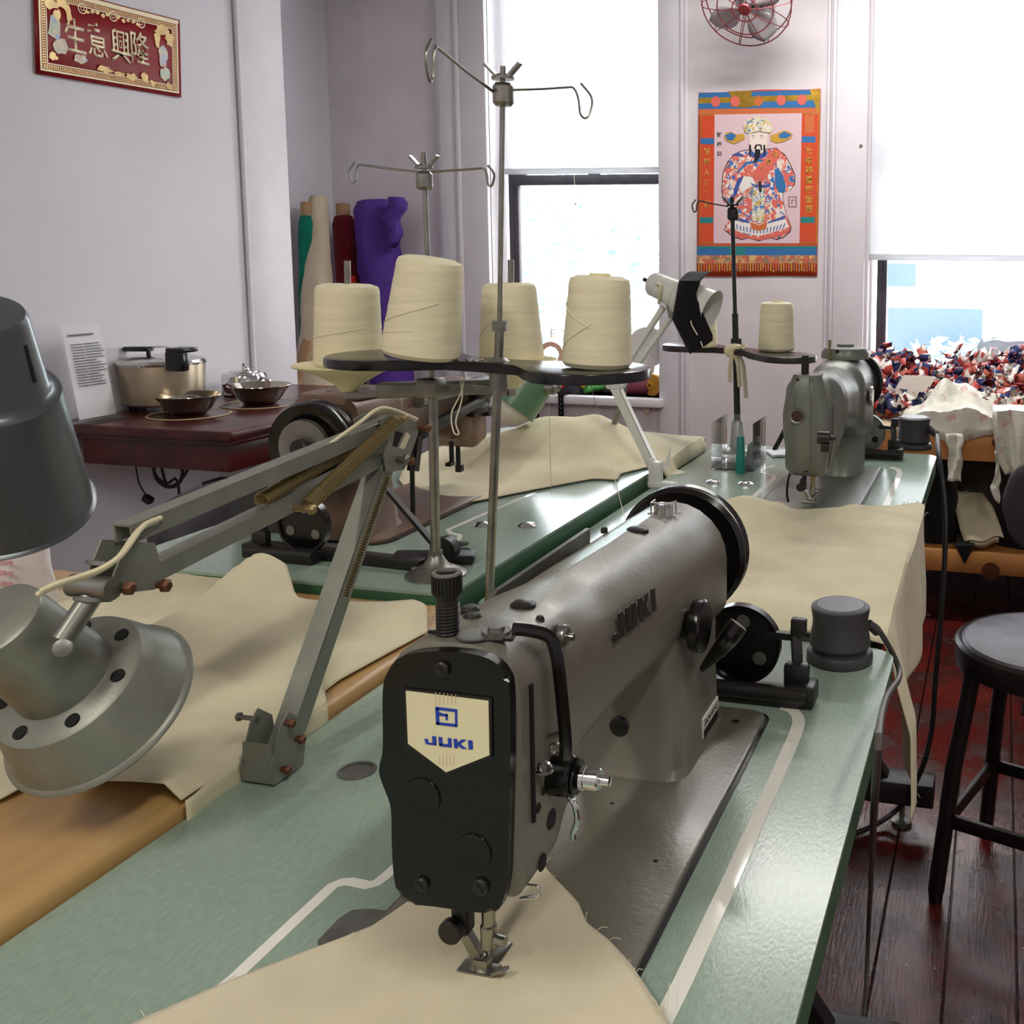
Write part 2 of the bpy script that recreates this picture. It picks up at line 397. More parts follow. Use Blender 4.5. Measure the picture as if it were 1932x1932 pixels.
# corner bead trim on the breast
b = B(); b.span((XL-.01, 2.985, 0), (XL+.012, YREC+.004, CEIL), bev=.004)
b.cyl((XL+.010, 2.985, 0), (XL+.010, 2.985, CEIL), .008, 10); struct('trim_1', b, 'trim_paint')
b = B(); b.span((XL, YB, 0), (XL+.022, 2.98, .19), bev=.004); b.span((XL, YB, .19), (XL+.014, 2.98, .225), bev=.004)
struct('baseboard_left', b, 'trim_paint')

# window wall: openings
def wx(px, y=400): return py(px, y, YF).x
W1 = (wx(926), wx(1245)); W2 = (wx(1640), wx(1640)+1.02)
SILL1 = py(1100, 745, YF).z; SILL2 = .70; HEAD = 2.75
b = B()
def wseg(x0, x1, z0, z1): b.span((x0, YF, z0), (x1, YF+WT, z1))
wseg(-3.0, W1[0], -.02, CEIL); wseg(W1[0], W1[1], -.02, SILL1); wseg(W1[0], W1[1], HEAD, CEIL)
wseg(W1[1], W2[0], -.02, CEIL); wseg(W2[0], W2[1], -.02, SILL2); wseg(W2[0], W2[1], HEAD, CEIL); wseg(W2[1], XR+.1, -.02, CEIL)
struct('wall_back', b, 'wall_paint_window', 0)
b = B(); b.span((XREC, YF-.02, 0), (W1[0]-.02, YF, .2), bev=.004); b.span((W1[1]+.06, YF-.02, 0), (W2[0]-.02, YF, .16), bev=.004)
struct('baseboard_back', b, 'trim_paint')
# casings
def casing(px_list, n):
    bb = B()
    for p0, p1, pr in px_list: bb.span((wx(p0), YF-pr, .0), (wx(p1), YF+.01, CEIL-.1), bev=.004)
    struct('trim_%d' % n, bb, 'trim_paint')
casing([(833, 840, .02), (840, 872, .032), (872, 879, .042), (879, 926, .025)], 2)
casing([(1245, 1287, .02), (1287, 1293, .03), (1293, 1300, .014)], 3)
casing([(1558, 1563, .012), (1568, 1575, .018), (1575, 1634, .022)], 4)
# sills
b = B(); b.span((W1[0]-.03, YF-.05, SILL1-.035), (W1[1]+.02, YF+WT, SILL1), bev=.005); s1 = struct('trim_5', b, 'trim_paint')
b = B(); b.span((W2[0]-.03, YF-.03, SILL2-.035), (W2[1]+.02, YF+WT, SILL2), bev=.005); struct('trim_6', b, 'trim_paint')
# chipped edge under the left sill
b = B(); q = py(1222, 770, YF-.01)
b.prism([q+V((-.03, 0, .03)), q+V((.03, 0, .03)), q+V((.012, 0, -.005)), q+V((0, 0, -.03)), q+V((-.014, 0, -.004))], (0, -.012, 0))
struct('trim_7', b, 'canvas', 0)

def window(n, x0, x1, z0, z1, Y, zmeet):
    b = B(); fr = .022
    for a, c in (((x0, z0), (x0+fr, z1)), ((x1-fr, z0), (x1, z1)), ((x0, z1-fr), (x1, z1)), ((x0, z0), (x1, z0+.03))):
        b.span((a[0], Y, a[1]), (c[0], Y+.07, c[1]), bev=.003)
    w = struct('window_%d' % n, b, 'sash_dark')
    for nm, za, zb, yy in (('lower_sash', z0+.03, zmeet+.03, Y+.005), ('upper_sash', zmeet-.01, z1-fr, Y+.036)):
        b = B(); t = .016 if n == 2 else .02
        b.span((x0+fr-.008, yy, za), (x0+fr+t, yy+.03, zb), bev=.002); b.span((x1-fr-t, yy, za), (x1-fr+.008, yy+.03, zb), bev=.002)
        b.span((x0+fr, yy, za), (x1-fr, yy+.03, za+t), bev=.002); b.span((x0+fr, yy, zb-t), (x1-fr, yy+.03, zb), bev=.002)
        if nm == 'lower_sash':
            b.span((x0+fr-.006, yy-.006, zb-.042), (x1-fr+.006, yy+.03, zb), bev=.003)
            xm = (x0+x1)/2+.02; b.box((xm, yy+.01, zb+.008), (.05, .03, .018), bev=.004); b.box((x0+fr+.03, yy+.012, zb+.004), (.05, .025, .012), bev=.003)
        so = obj(nm, b, 'sash_dark', w)
        b = B(); b.span((x0+fr+t-.004, yy+.013, za+t-.004), (x1-fr-t+.004, yy+.017, zb-t+.004)); obj('pane', b, 'pane_glass', so, True, 0)
    return w
YW = YF+.10
w1x0 = py(962, 500, YW).x; w1 = window(1, w1x0, W1[1]+.02, SILL1, HEAD, YW, py(1100, 343, YW).z)
w2x0 = py(1653, 600, YW).x; w2 = window(2, w2x0, W2[1], SILL2, HEAD, YW, 1.62)
text('lettering', 'E', py(1043, 630, YW-.002), (1, 0, 0), (0, 0, 1), mat('white_vinyl', '#ffffff', .4), w1, .055, .055, .02)
# roller blinds
def blind(x0, x1, zb, Y, label):
    t = thing('roller_blind', label, 'blind', ((x0+x1)/2, Y, zb))
    b = B(); N = 24
    b.grid([[(lerp(x0, x1, i/N), Y + .004*sin(i*1.1)+.0, lerp(zb+.012, HEAD+.05, j/6)) for i in range(N+1)] for j in range(7)])
    o = obj('blind_cloth', b, 'blind', t); 
    b = B(); b.box(((x0+x1)/2, Y, zb+.008), (x1-x0, .012, .024), bev=.004); obj('hem_bar', b, 'blind', t)
    b = B(); b.cyl((x0-.005, Y+.02, HEAD+.05), (x1+.005, Y+.02, HEAD+.05), .02); obj('roller', b, 'trim_paint', t)
    return t
YBL = YF+.035
b1 = blind(py(950, 200, YBL).x, W1[1]-.004, py(1100, 326, YBL).z, YBL, 'white roller blind glowing above the window by the fabric rolls')
b = B(); q = py(1083, 330, YBL-.01); q2 = py(1086, 385, YBL-.01); b.tube([q, q2], .0012, 6); b.ball(q2, .006); obj('pull_cord', b, 'thread', b1)
b2 = blind(py(1642, 300, YBL).x, W2[1]-.004, py(1780, 490, YBL).z, YBL, 'wide white roller blind above the bench piled with scraps')
# blind bracket knob
b = B(); q = py(1628, 275, YF-.02); b.cyl(q, q+V((0, .03, 0)), .008); b.cyl(q+V((-.004, 0, 0)), q+V((-.012, -.004, 0)), .006)
solo('blind_bracket', b, 'steel', 'small metal knob on the casing beside the wide blind', 'bracket')

# ceiling tube fixtures that carry the lamps above; the rear pair is added fill
for i, (x, y, z_, w_, l_, p_, c_) in enumerate(TUBES):
    t = thing('ceiling_lamp', ['tube lamp hung from the ceiling near the windows', 'added fill tube lamp on the ceiling at the right behind the camera side', 'added fill tube lamp on the ceiling at the left behind the camera side'][i], 'ceiling lamp', (x, y, z_-.02))
    b = B(); b.box((x, y, z_+.05), (w_+.05, l_+.05, .08), bev=.008); obj('housing', b, 'white_enamel', t)
    b = B(); b.box((x, y, z_-.005), (w_+.01, l_+.01, .03), bev=.01); obj('diffuser', b, 'white_enamel', t)
    if z_ < CEIL-.2:
        for s in (-.4, .4):
            b = B(); b.cyl((x+s, y, z_+.09), (x+s, y, CEIL), .006, 8); obj('hanging_rod', b, 'white_enamel', t)

# ------------------------------------------------------------------ outside
mat('outside_ground', '#a7a59c', .9, var=.2, vscale=2)
mat('facade_pale', '#cfd0cc', .8, var=.08, vscale=2)
mat('brick_soft', '#c09a86', .9, var=.15, vscale=14)
mat('facade_glass', '#4a5a66', .2)
mat('leaf', '#86a39b', .6, var=.15, vscale=3)
mat('bark', '#8a8078', .9)
b = B(); b.span((-12, YF+WT, -.9), (12, 16, -.8)); g_ = struct('ground', b, 'outside_ground')
def facade():
    Y = 9.5; t = thing('building', 'pale building with dark windows across the yard', 'building', (1, Y, -.8))
    b = B(); b.span((-1.3, Y, -.8), (6, Y+.4, 6)); obj('wall', b, 'facade_pale', t)
    b = B(); b.span((py(1880, 560, Y-.05).x, Y-.06, -.8), (py(1880, 560, Y-.05).x+.5, Y-.002, 6)); obj('brick_pier', b, 'brick_soft', t)
    for (xa, ya, xb, yb) in ((1675, 582, 1855, 690), (1672, 497, 1730, 540)):
        a = py(xa, yb, Y); c = py(xb, ya, Y)
        b = B(); b.span((a.x-.06, Y-.08, a.z-.06), (c.x+.06, Y-.002, c.z+.06), bev=.01); wf = obj('window', b, 'white_enamel', t)
        b = B(); b.span((a.x, Y-.1, a.z), (c.x, Y-.07, c.z)); obj('pane', b, 'facade_glass', wf)
facade()
def shrub(x, y, z, r, h, n, label, seed, group=None):
    random.seed(seed)
    t = thing('shrub', label, 'shrub', (x, y, -.8), 0, group)
    b = B()
    for i in range(5):
        a = 2*pi*i/5; b.tube([(x, y, -.8), (x+.1*cos(a), y+.1*sin(a), z*.5), (x+r*.6*cos(a), y+r*.6*sin(a), z+h*.3)], [.03, .02, .008], 6)
    obj('stem', b, 'bark', t)
    b = B()
    for i in range(n):
        d = V((random.gauss(0, 1), random.gauss(0, 1), random.gauss(0, 1))).normalized()*random.random()**.4
        c = V((x+d.x*r, y+d.y*r, z+d.z*h)); s_ = random.uniform(.04, .085)
        u = V((random.gauss(0, 1), random.gauss(0, 1), random.gauss(0, .5))).normalized(); v = u.orthogonal().normalized()
        b.faces([c-u*s_, c+v*s_*.4, c+u*s_, c-v*s_*.4+V((0, 0, .01))], [(0, 1, 2, 3)])
    o = obj('foliage', b, 'leaf', t, True, 0); o['kind'] = 'stuff'
shrub(-3.3, 8.0, .9, 1.3, 1.1, 2600, 'leafy green shrub outside the window by the fabric rolls', 1)
shrub(-6.0, 11.4, 1.6, 1.3, 1.5, 1800, 'taller pale shrub behind the leafy shrub outside', 2)
shrub(-.25, 8.3, .15, .8, .42, 1400, 'low shrub outside the window above the scrap pile', 3)
# ------------------------------------------------------------------ sewing tables
TL, TW = .775, .763
mat('juki_paint', '#716d62', .33, .1, coat=.15, var=.05, vscale=9, bump=.12, bscale=260)
mat('grey_paint', '#73776f', .38, .25, var=.08, vscale=9, bump=.08, bscale=260)
mat('brown_paint', '#7b6252', .4, .15, var=.08, vscale=9, bump=.08, bscale=260)
mat('nameplate_ivory', '#e6dcb4', .35, var=.05, vscale=8)
mat('logo_blue', '#1c3fae', .4)
mat('lettering_black', '#171513', .5)
mat('plate_white', '#dedcd2', .4)
mat('dark_hole', '#050505', .8)

def ribbon(b, pts, w, z0, z1):
    """flat strip following a path in a horizontal plane"""
    pts = [V((p[0], p[1], 0)) for p in pts]; rings = []
    for i, p in enumerate(pts):
        t = (pts[min(i+1, len(pts)-1)]-pts[max(i-1, 0)]).normalized(); n = V((-t.y, t.x, 0))*w/2
        rings.append([(p.x+n.x, p.y+n.y, z0), (p.x-n.x, p.y-n.y, z0), (p.x-n.x, p.y-n.y, z1), (p.x+n.x, p.y+n.y, z1)])
    return b.loft(rings)
def rounded_poly(x0, x1, y0, y1, r, n=6):
    return rrect(x0, x1, y0, y1, r, r, n)
def sewing_table(label, x0, x1, y0, y1, z, legs, fx=(.01, .03), r=.03):
    t = thing('sewing_table', label, 'table', ((x0+x1)/2, (y0+y1)/2, 0))
    b = B(); b.prism([(p[0], p[1], z-.004) for p in rounded_poly(x0, x1, y0, y1, r)], (0, 0, .004)); obj('table_top', b, 'laminate', t)
    b = B(); b.prism([(p[0], p[1], z-.036) for p in rounded_poly(x0+.0006, x1-.0006, y0+.0006, y1-.0006, r)], (0, 0, .032)); obj('table_edge', b, 'laminate_edge', t)
    xm = (x0+x1)/2
    for yl in legs:
        b = B(); b.box((xm, yl, (z-.036+.07)/2+.035), (.09, .05, z-.036-.07), bev=.006)
        b.box((xm, yl, z-.05), (x1-x0-.1, .05, .028), bev=.004)
        for s in (-1, 1): b.bar((xm+s*.03, yl, .32), (xm+s*.19, yl, .09), .03, .028)
        obj('leg', b, 'black_iron', t)
        b = B(); b.span((x0+fx[0], yl-.033, .057), (x1+fx[1], yl+.033, .107), bev=.004); ft = obj('foot_bar', b, 'black_iron', t)
        for s in (-1, 1):
            b = B(); b.cyl((xm+s*.225, yl, .012), (xm+s*.225, yl, .06), .006, 10); b.lathe([(.022, 0), (.022, .008), (.008, .014)], (xm+s*.225, yl, 0), n=16); obj('levelling_foot', b, 'dull_steel', ft)
    return t
NX0, NX1, NY1 = -.622, -.103, 1.16
tab_n = sewing_table('mint green sewing table under the taupe sewing machine', NX0, NX1, -.04, NY1, T, (.15, .95))
FX0, FX1, FY0, FY1 = -.652, -.128, 1.172, 2.385
tab_f = sewing_table('mint green sewing table under the grey sewing machine', FX0, FX1, FY0, FY1, T, (1.35, 2.1))
LX0, LX1, LY0, LY1 = -1.19, -.664, 1.142, 2.34
tab_l = sewing_table('mint green sewing table under the brown sewing machine', LX0, LX1, LY0, LY1, TL, (1.32, 2.16), (-.03, -.02))
# ivory ruler strips
b = B()
ribbon(b, [pz(*p, T) for p in ((1242, 1945), (1290, 1850), (1380, 1658), (1470, 1456), (1500, 1387), (1507, 1365), (1505, 1352), (1496, 1341), (1478, 1334))], .0125, T-.001, T+.0006)
obj('ivory_strip', b, 'ivory_inlay', tab_n)
b = B()
ribbon(b, [pz(*p, T) for p in ((330, 1935), (440, 1848), (560, 1735), (628, 1672), (645, 1665), (662, 1664), (695, 1671), (712, 1666), (725, 1656), (790, 1600))], .009, T-.001, T+.0006)
obj('ivory_strip', b, 'ivory_inlay', tab_n)
b = B()
ribbon(b, [pz(*p, T) for p in ((1395, 962), (1460, 902), (1458, 897), (1436, 892), (1440, 884), (1462, 880))], .009, T-.001, T+.0006)
obj('ivory_strip', b, 'ivory_inlay', tab_f)
b = B()
ribbon(b, [pz(*p, T) for p in ((1668, 962), (1693, 905), (1698, 893), (1694, 886), (1680, 882))], .0125, T-.001, T+.0006)
obj('ivory_strip', b, 'ivory_inlay', tab_f)
b = B()
ribbon(b, [pz(*p, TL) for p in ((1010, 930), (930, 963), (845, 1000), (850, 1006), (868, 1010), (866, 1018), (832, 1026))], .008, TL-.001, TL+.0006)
obj('ivory_strip', b, 'ivory_inlay', tab_l)
# thread hole and knee-lifter hole on near table, chrome discs on the others
b = B(); q = pz(674, 1455, T); b.lathe([(.0165, 0), (.0165, .0012), (.0135, .0012), (.0135, .0004)], q, n=28, cap=False); b.cyl(q, q+V((0, 0, .0003)), .0135); obj('oil_hole', b, 'dull_steel', tab_n)
for tb, z, pxs in ((tab_f, T, ((1346, 911), (1407, 914))), (tab_l, TL, ((995, 993), (912, 992)))):
    for p in pxs:
        b = B(); q = pz(*p, z); b.lathe([(.0155, 0), (.0155, .002), (.011, .0055), (0, .007)], q, n=20); obj('chrome_stud', b, 'chrome', tb)
b = B()
for p in ((870, 1027), (873, 1038)): q = pz(*p, TL); b.lathe([(.011, 0), (.011, .0012), (0, .0014)], q, n=16)
obj('screw_recess', b, 'black_iron', tab_l)
# left table machine cradle plates on the near end
b = B(); a_ = pz(470, 1040, TL); c_ = pz(690, 1048, TL)
b.bar((-1.02, 1.245, TL+.008), (-.75, 1.225, TL+.008), .022, .014, bev=.002); b.bar((-.80, 1.235, TL+.012), (-.70, 1.275, TL+.008), .03, .012, bev=.002)
b.bar((-.86, 1.30, TL+.10), (-.742, 1.262, TL+.012), .008, .006)
b.cyl((-.733, 1.263, TL+.022), (-.733, 1.247, TL+.022), .018, 20); b.box((-.742, 1.26, TL+.018), (.022, .03, .034), bev=.003)
obj('knee_lifter_bracket', b, 'black_iron', tab_l)

# wooden work table at the left, butted against the green one
WX1, WX0, WY0, WY1 = -.626, -1.55, -.5, 1.138
t = thing('work_table', 'ochre wooden table with rounded edge beside the mint green table', 'table', ((WX0+WX1)/2, .35, 0)); tab_w = t
b = B(); b.box(((WX0+WX1)/2, (WY0+WY1)/2, TW-.02), (WX1-WX0, WY1-WY0, .04), bev=.008, seg=3); obj('table_top', b, 'ochre_wood', t)
for sx in (WX0+.06, WX1-.12):
    for sy in (WY0+.08, WY1-.1):
        b = B(); b.box((sx, sy, (TW-.04)/2), (.05, .05, TW-.04), bev=.004); obj('leg', b, 'ochre_wood', t)

# ------------------------------------------------------------------ machines: shared builders
def ring_y(y, x0, x1, z0, z1, rt, rb, n=6): return [V((p[0], y, p[1])) for p in rrect(x0, x1, z0, z1, rt, rb, n)]
def interp(tab, y):
    for a, c in zip(tab, tab[1:]):
        if a[0] <= y <= c[0]:
            t = (y-a[0])/(c[0]-a[0]); t = t*t*(3-2*t); return [lerp(u, v, t) for u, v in zip(a[1:], c[1:])]
    return list(tab[-1][1:]) if y > tab[-1][0] else list(tab[0][1:])
def arm_body(tab, step=.006):
    """tab rows: y, x0, x1, z0, z1, top radius, bottom radius"""
    b = B(); y = tab[0][0]; rings = []
    while y < tab[-1][0]+1e-6:
        v = interp(tab, y); rings.append(ring_y(y, *v)); y += step
    # soft end caps
    def shrink(r, dy, k):
        c = sum(r, V())/len(r); return [V((c.x+(p.x-c.x)*k, p.y+dy, c.z+(p.z-c.z)*k)) for p in r]
    rings = [shrink(rings[0], -.004, .9)]+rings+[shrink(rings[-1], .006, .9)]
    return b.loft(rings)
def pillar(b, rows, n=6):
    """rows: z, x0, x1, y0, y1, r"""
    return b.loft([[V((p[0], p[1], z)) for p in rrect(x0, x1, y0, y1, r, r, n)] for z, x0, x1, y0, y1, r in rows])
def handwheel(b, c, r, w=.03):
    """axis along y, dished black wheel"""
    c = V(c)
    return b.lathe([(.018, -.012), (r*.55, -.012), (r*.62, 0), (r*.80, w*.15), (r*.93, w*.1), (r, w*.25), (r*.985, w*.45), (r*.94, w*.5), (r*.985, w*.58), (r, w*.8), (r*.93, w), (r*.7, w*.9), (r*.5, w*.7), (.015, w*.75), (0, w*.75)], c, (0, 1, 0), 48)
def screw(b, c, ax, r, h=.003):
    c = V(c); z = V(ax).normalized(); b.lathe([(r, 0), (r, h*.7), (r*.8, h), (0, h)], c, z, 18); return b
def needle_set(t, N, mfoot='steel', up=0., world=True, flip=1, zf=.078):
    """needle bar, clamp, presser bar and hinged foot; flip = -1 mirrors front to back"""
    x, y, z = N
    b = B(); b.cyl((x+.004, y, z+zf+.01), (x+.004, y, z+.034+up), .0042, 16); obj('needle_bar', b, mfoot, t, world)
    b = B(); b.cyl((x+.004, y, z+.036+up), (x+.004, y, z+.020+up), .0052, 16, bev=.001); b.cyl((x+.004, y, z+.020+up), (x+.004, y, z+.014+up), .004, 12, .0015); b.cyl((x+.009, y-.001*flip, z+.027+up), (x+.016, y-.002*flip, z+.027+up), .0032, 12)
    b.cyl((x+.004, y, z+.016+up), (x+.004, y, z+.002+up), .0007, 8); obj('needle_clamp', b, 'steel', t, world)
    b = B(); b.cyl((x-.012, y+.002*flip, z+zf+.01), (x-.012, y+.002*flip, z+.03+up), .0042, 14)
    b.box((x-.018, y-.004*flip, z+zf-.008+up*.5), (.018, .014, .014), bev=.002); b.box((x-.0135, y, z+.038+up), (.011, .012, .02), bev=.002)
    b.cyl((x-.0165, y-.006*flip, z+.034+up), (x-.0165, y-.013*flip, z+.034+up), .0078, 18, bev=.001)
    obj('presser_bar', b, 'black_iron', t, world)
    b = B(); b.prism([(x-.016, y-.003, z+.028+up), (x-.009, y-.003, z+.028+up), (x+.001, y-.003, z+.012+up), (x+.001, y-.003, z+.006+up), (x-.006, y-.003, z+.006+up), (x-.008, y-.003, z+.014+up)], (0, .006, 0))
    b.box((x-.001, y-.004*flip, z+.0065+up), (.026, .012, .004), bev=.001); b.box((x+.003, y+.012*flip, z+.007+up), (.012, .022, .003), bev=.001)
    b.bar((x+.010, y-.006*flip, z+.008+up), (x+.020, y-.010*flip, z+.015+up), .006, .002); b.box((x+.001, y-.003*flip, z+.011+up), (.010, .008, .008), bev=.001)
    obj('presser_foot', b, 'steel', t, world)

# ------------------------------------------------------------------ front machine (taupe, head towards camera)
N1 = V((-.302, .548, T)); nx, ny, nz = N1
t = thing('sewing_machine', 'taupe industrial sewing machine with black face plate and ivory name badge', 'sewing machine', (nx, ny+.15, T)); juki = t
b = B(); b.prism([(p[0], p[1], T+.0012) for p in rrect(nx-.092, -.209, ny-.08, .954, .014, .014, 5)], (0, 0, .004), bev=.002); obj('bed', b, 'juki_paint', t)
b = B(); b.prism([(p[0], p[1], T+.0002) for p in rrect(nx-.0955, -.2055, ny-.084, .958, .016, .016, 5)], (0, 0, .0016)); obj('bed_gasket', b, 'black_iron', t)
x0, x1 = nx-.040, nx+.044
tabJ = [(ny-.030, x0, x1, T+.078, T+.230, .030, .010), (ny+.012, x0, x1+.001, T+.080, T+.230, .030, .012), (ny+.030, x0, x1+.002, T+.095, T+.229, .032, .016),
        (ny+.052, x0-.001, x1+.003, T+.125, T+.228, .034, .02), (ny+.12, x0-.002, x1+.005, T+.128, T+.226, .046, .022), (ny+.25, x0-.006, x1+.009, T+.122, T+.222, .050, .025),
        (ny+.30, x0-.008, x1+.011, T+.115, T+.220, .052, .025), (ny+.385, x0-.010, x1+.012, T+.105, T+.217, .054, .02)]
b = arm_body(tabJ)
pillar(b, [(T+.002, x0-.016, x1+.012, .794, .945, .022), (T+.012, x0-.012, x1+.006, .800, .942, .022), (T+.07, x0-.010, x1+.004, .803, .940, .022), (T+.125, x0-.008, x1+.004, .792, .940, .022), (T+.15, x0-.006, x1+.003, .76, .94, .02), (T+.2, x0+.01, x1-.01, .75, .93, .02)])
obj('arm', b, 'juki_paint', t)
# groove line along arm side behind the head
# black face plate traced on the front plane of the head
YP = ny-.0335
fp = [(766, 1233), (745, 1258), (735, 1295), (735, 1400), (729, 1432), (729, 1452), (738, 1478), (750, 1515), (752, 1590), (757, 1650), (772, 1688), (830, 1697), (925, 1709), (948, 1704), (958, 1690), (968, 1640), (972, 1500), (974, 1400), (972, 1292), (962, 1260), (940, 1238), (905, 1226), (850, 1220), (800, 1223)]
_c = [V((x, y, 0)) for x, y in fp]; _n = len(_c); _s = []
for i in range(_n):
    p_, a_, b_, c_ = _c[i-1], _c[i], _c[(i+1) % _n], _c[(i+2) % _n]
    for k in range(4):
        u = k/4; _s.append(.5*((2*a_)+(b_-p_)*u+(2*p_-5*a_+4*b_-c_)*u*u+(3*a_-p_-3*b_+c_)*u**3))
b = B(); b.prism([py(p.x, p.y, YP) for p in _s][::-1], (0, -.007, 0), bev=.003); face = obj('face_plate', b, 'black_gloss', t, True, 12)
YQ = YP-.0072
b = B(); b.prism([py(*p, YQ) for p in ((763, 1297), (929, 1316), (930, 1428), (843, 1462), (767, 1406))][::-1], (0, -.0012, 0)); obj('badge_rim', b, 'black_iron', face)
YQ2 = YQ-.0014
b = B(); b.prism([py(*p, YQ2) for p in ((767, 1303), (922, 1322), (924, 1424), (843, 1456), (771, 1402))][::-1], (0, -.0008, 0)); badge = obj('name_badge', b, 'nameplate_ivory', face)
YL = YQ2-.0009
def badge_poly(pts): 
    b = B(); b.prism([py(680+x/3.864, 1080+y/3.864, YL) for x, y in pts][::-1], (0, -.0003, 0)); return b
b = B()
for pts in (((547, 978), (571, 982), (577, 1107), (553, 1108)), ((547, 978), (705, 998), (705, 1018), (548, 998)), ((690, 996), (706, 998), (708, 1126), (692, 1122)), ((553, 1090), (708, 1106), (708, 1126), (553, 1108)), ((588, 1026), (637, 1032), (637, 1050), (588, 1044)), ((622, 1030), (637, 1032), (637, 1076), (622, 1074)), ((571, 1020), (590, 1022), (590, 1044), (571, 1040))):
    b.prism([py(680+x/3.864, 1080+y/3.864, YL) for x, y in pts][::-1], (0, -.0003, 0))
obj('logo', b, 'logo_blue', badge, True, 0)
b = B()
for pts in (((524, 1192), (552, 1196), (556, 1260), (528, 1256)), ((467, 1212), (492, 1214), (497, 1242), (530, 1240), (556, 1260), (480, 1250)),
            ((570, 1198), (596, 1202), (600, 1254), (576, 1262)), ((638, 1206), (664, 1210), (666, 1274), (642, 1262)), ((576, 1246), (660, 1254), (666, 1274), (580, 1266)),
            ((680, 1212), (706, 1214), (710, 1281), (686, 1278)), ((706, 1240), (742, 1216), (772, 1220), (728, 1250), (776, 1286), (742, 1284), (708, 1258)),
            ((786, 1222), (818, 1226), (821, 1290), (790, 1288))):
    b.prism([py(680+x/3.864, 1080+y/3.864, YL) for x, y in pts][::-1], (0, -.0003, 0))
obj('lettering', b, 'logo_blue', badge, True, 0)
b = B()
for i in range(6):
    x = 548+i*29; b.prism([py(680+q/3.864, 1080+w/3.864, YL+.0002) for q, w in ((x, 872+i*4), (x+5, 872+i*4), (x+5, 965), (x, 965))][::-1], (0, -.0002, 0))
for i in range(5):
    x = 575+i*26; b.prism([py(680+q/3.864, 1080+w/3.864, YL+.0002) for q, w in ((x, 1330), (x+4, 1330), (x+4, 1415-abs(i-2)*8), (x, 1415-abs(i-2)*8))][::-1], (0, -.0002, 0))
obj('badge_lines', b, mat('line_tan', '#c9b98a', .5), badge, True, 0)['kind'] = 'stuff'
for p, r in (((835, 1262), .0046), ((797, 1667), .0042), ((908, 1672), .0050)):
    b = B(); q = py(*p, YQ); screw(b, q, (0, -1, 0), r, .0025); b.box(q+V((0, -.0026, 0)), (r*1.6, .0006, r*.25), Matrix.Rotation(.9, 3, 'Y')); obj('screw', b, 'black_iron', face)
for p, r in (((797, 1503), .0115), ((893, 1608), .0115)):
    b = B(); q = py(*p, YQ); b.lathe([(r, 0), (r*.98, .0008), (r*.8, .0006), (0, .0004)], q, (0, -1, 0), 32); obj('plug_cover', b, 'black_gloss', face)
# pressure regulator screw on the head top
q = pz(846, 1196, T+.230)
b = B(); b.cyl(q+V((0, 0, -.004)), q+V((0, 0, .022)), .0063, 20)
b.tube(spiral(q+V((0, 0, .0)), q+V((0, 0, .018)), .0065, 9, 14), .0007, 5)
for k in range(26):
    a = 2*pi*k/26; b.box(q+V((.0083*cos(a), .0083*sin(a), .031)), (.0012, .0012, .011), Matrix.Rotation(a, 3, 'Z'))
b.lathe([(.0055, .02), (.0083, .025), (.0083, .037), (.0062, .0375), (.0052, .033), (0, .033)], q, n=28); obj('pressure_screw', b, 'black_iron', t)
b = B(); b.lathe([(.0086, .0362), (.0084, .0378), (.0062, .0378), (.0056, .0345)], q, n=28, cap=False); obj('knurled_rim', b, 'dull_steel', t)
# domed oil plugs
for p, r in (((887, 1152), .0062), ((893, 1167), .0062), ((987, 1143), .0082), ((1203, 1001), .0095), ((1129, 1045), .003), ((1019, 1171), .0028), ((1140, 1001), .003)):
    b = B(); q = pz(*p, T+(.2285 if p[1] > 1100 else .2205)-(.004 if r < .004 else 0)); b.lathe([(r, -.002), (r, .0015), (r*.7, .0032), (0, .0036)], q, n=22); obj('oil_plug', b, 'black_iron', t)
# thread guides on top of the head
b = B(); q = pz(895, 1200, T+.231); b.lathe([(.010, 0), (.010, .0012), (0, .0014)], q, n=22); q2 = pz(937, 1196, T+.231)
b.bar(q, q2+V((.012, 0, 0)), .01, .0016); b.lathe([(.0085, 0), (.0085, .0025), (.005, .0025), (.005, .005), (0, .0052)], q2, n=20); obj('thread_guide', b, 'dull_steel', t)
# take-up lever guard: flat bent rod on the operator side
gp = [(968, 1187, ny-.012), (1000, 1190, ny-.010), (1035, 1200, ny-.008), (1046, 1222, ny-.008), (1054, 1262, ny-.008), (1062, 1340, ny-.006), (1067, 1400, ny-.004), (1066, 1428, ny-.002)]
b = B(); b.tube(smoothpts([py(x, y, Y) for x, y, Y in gp], 4), .0040, 8); obj('take_up_guard', b, 'black_gloss', t)
# slot of the take-up lever on the head side
b = B(); b.span((x1+.0005, ny-.020, T+.12), (x1+.0022, ny-.0175, T+.205)); b.span((x0+.02, ny-.020, T+.2298), (x1-.01, ny-.0175, T+.2312)); obj('lever_slot', b, 'dark_hole', t)
for dy, dz, r in ((-.012, .125, .003), (-.004, .132, .003), (.006, .108, .0065), (-.008, .088, .0055)):
    b = B(); b.lathe([(r, 0), (r*.9, .0008), (0, .001)], (x1+.0008, ny+dy, T+dz), (1, 0, 0), 18); obj('plug_cover', b, 'dark_hole', t)
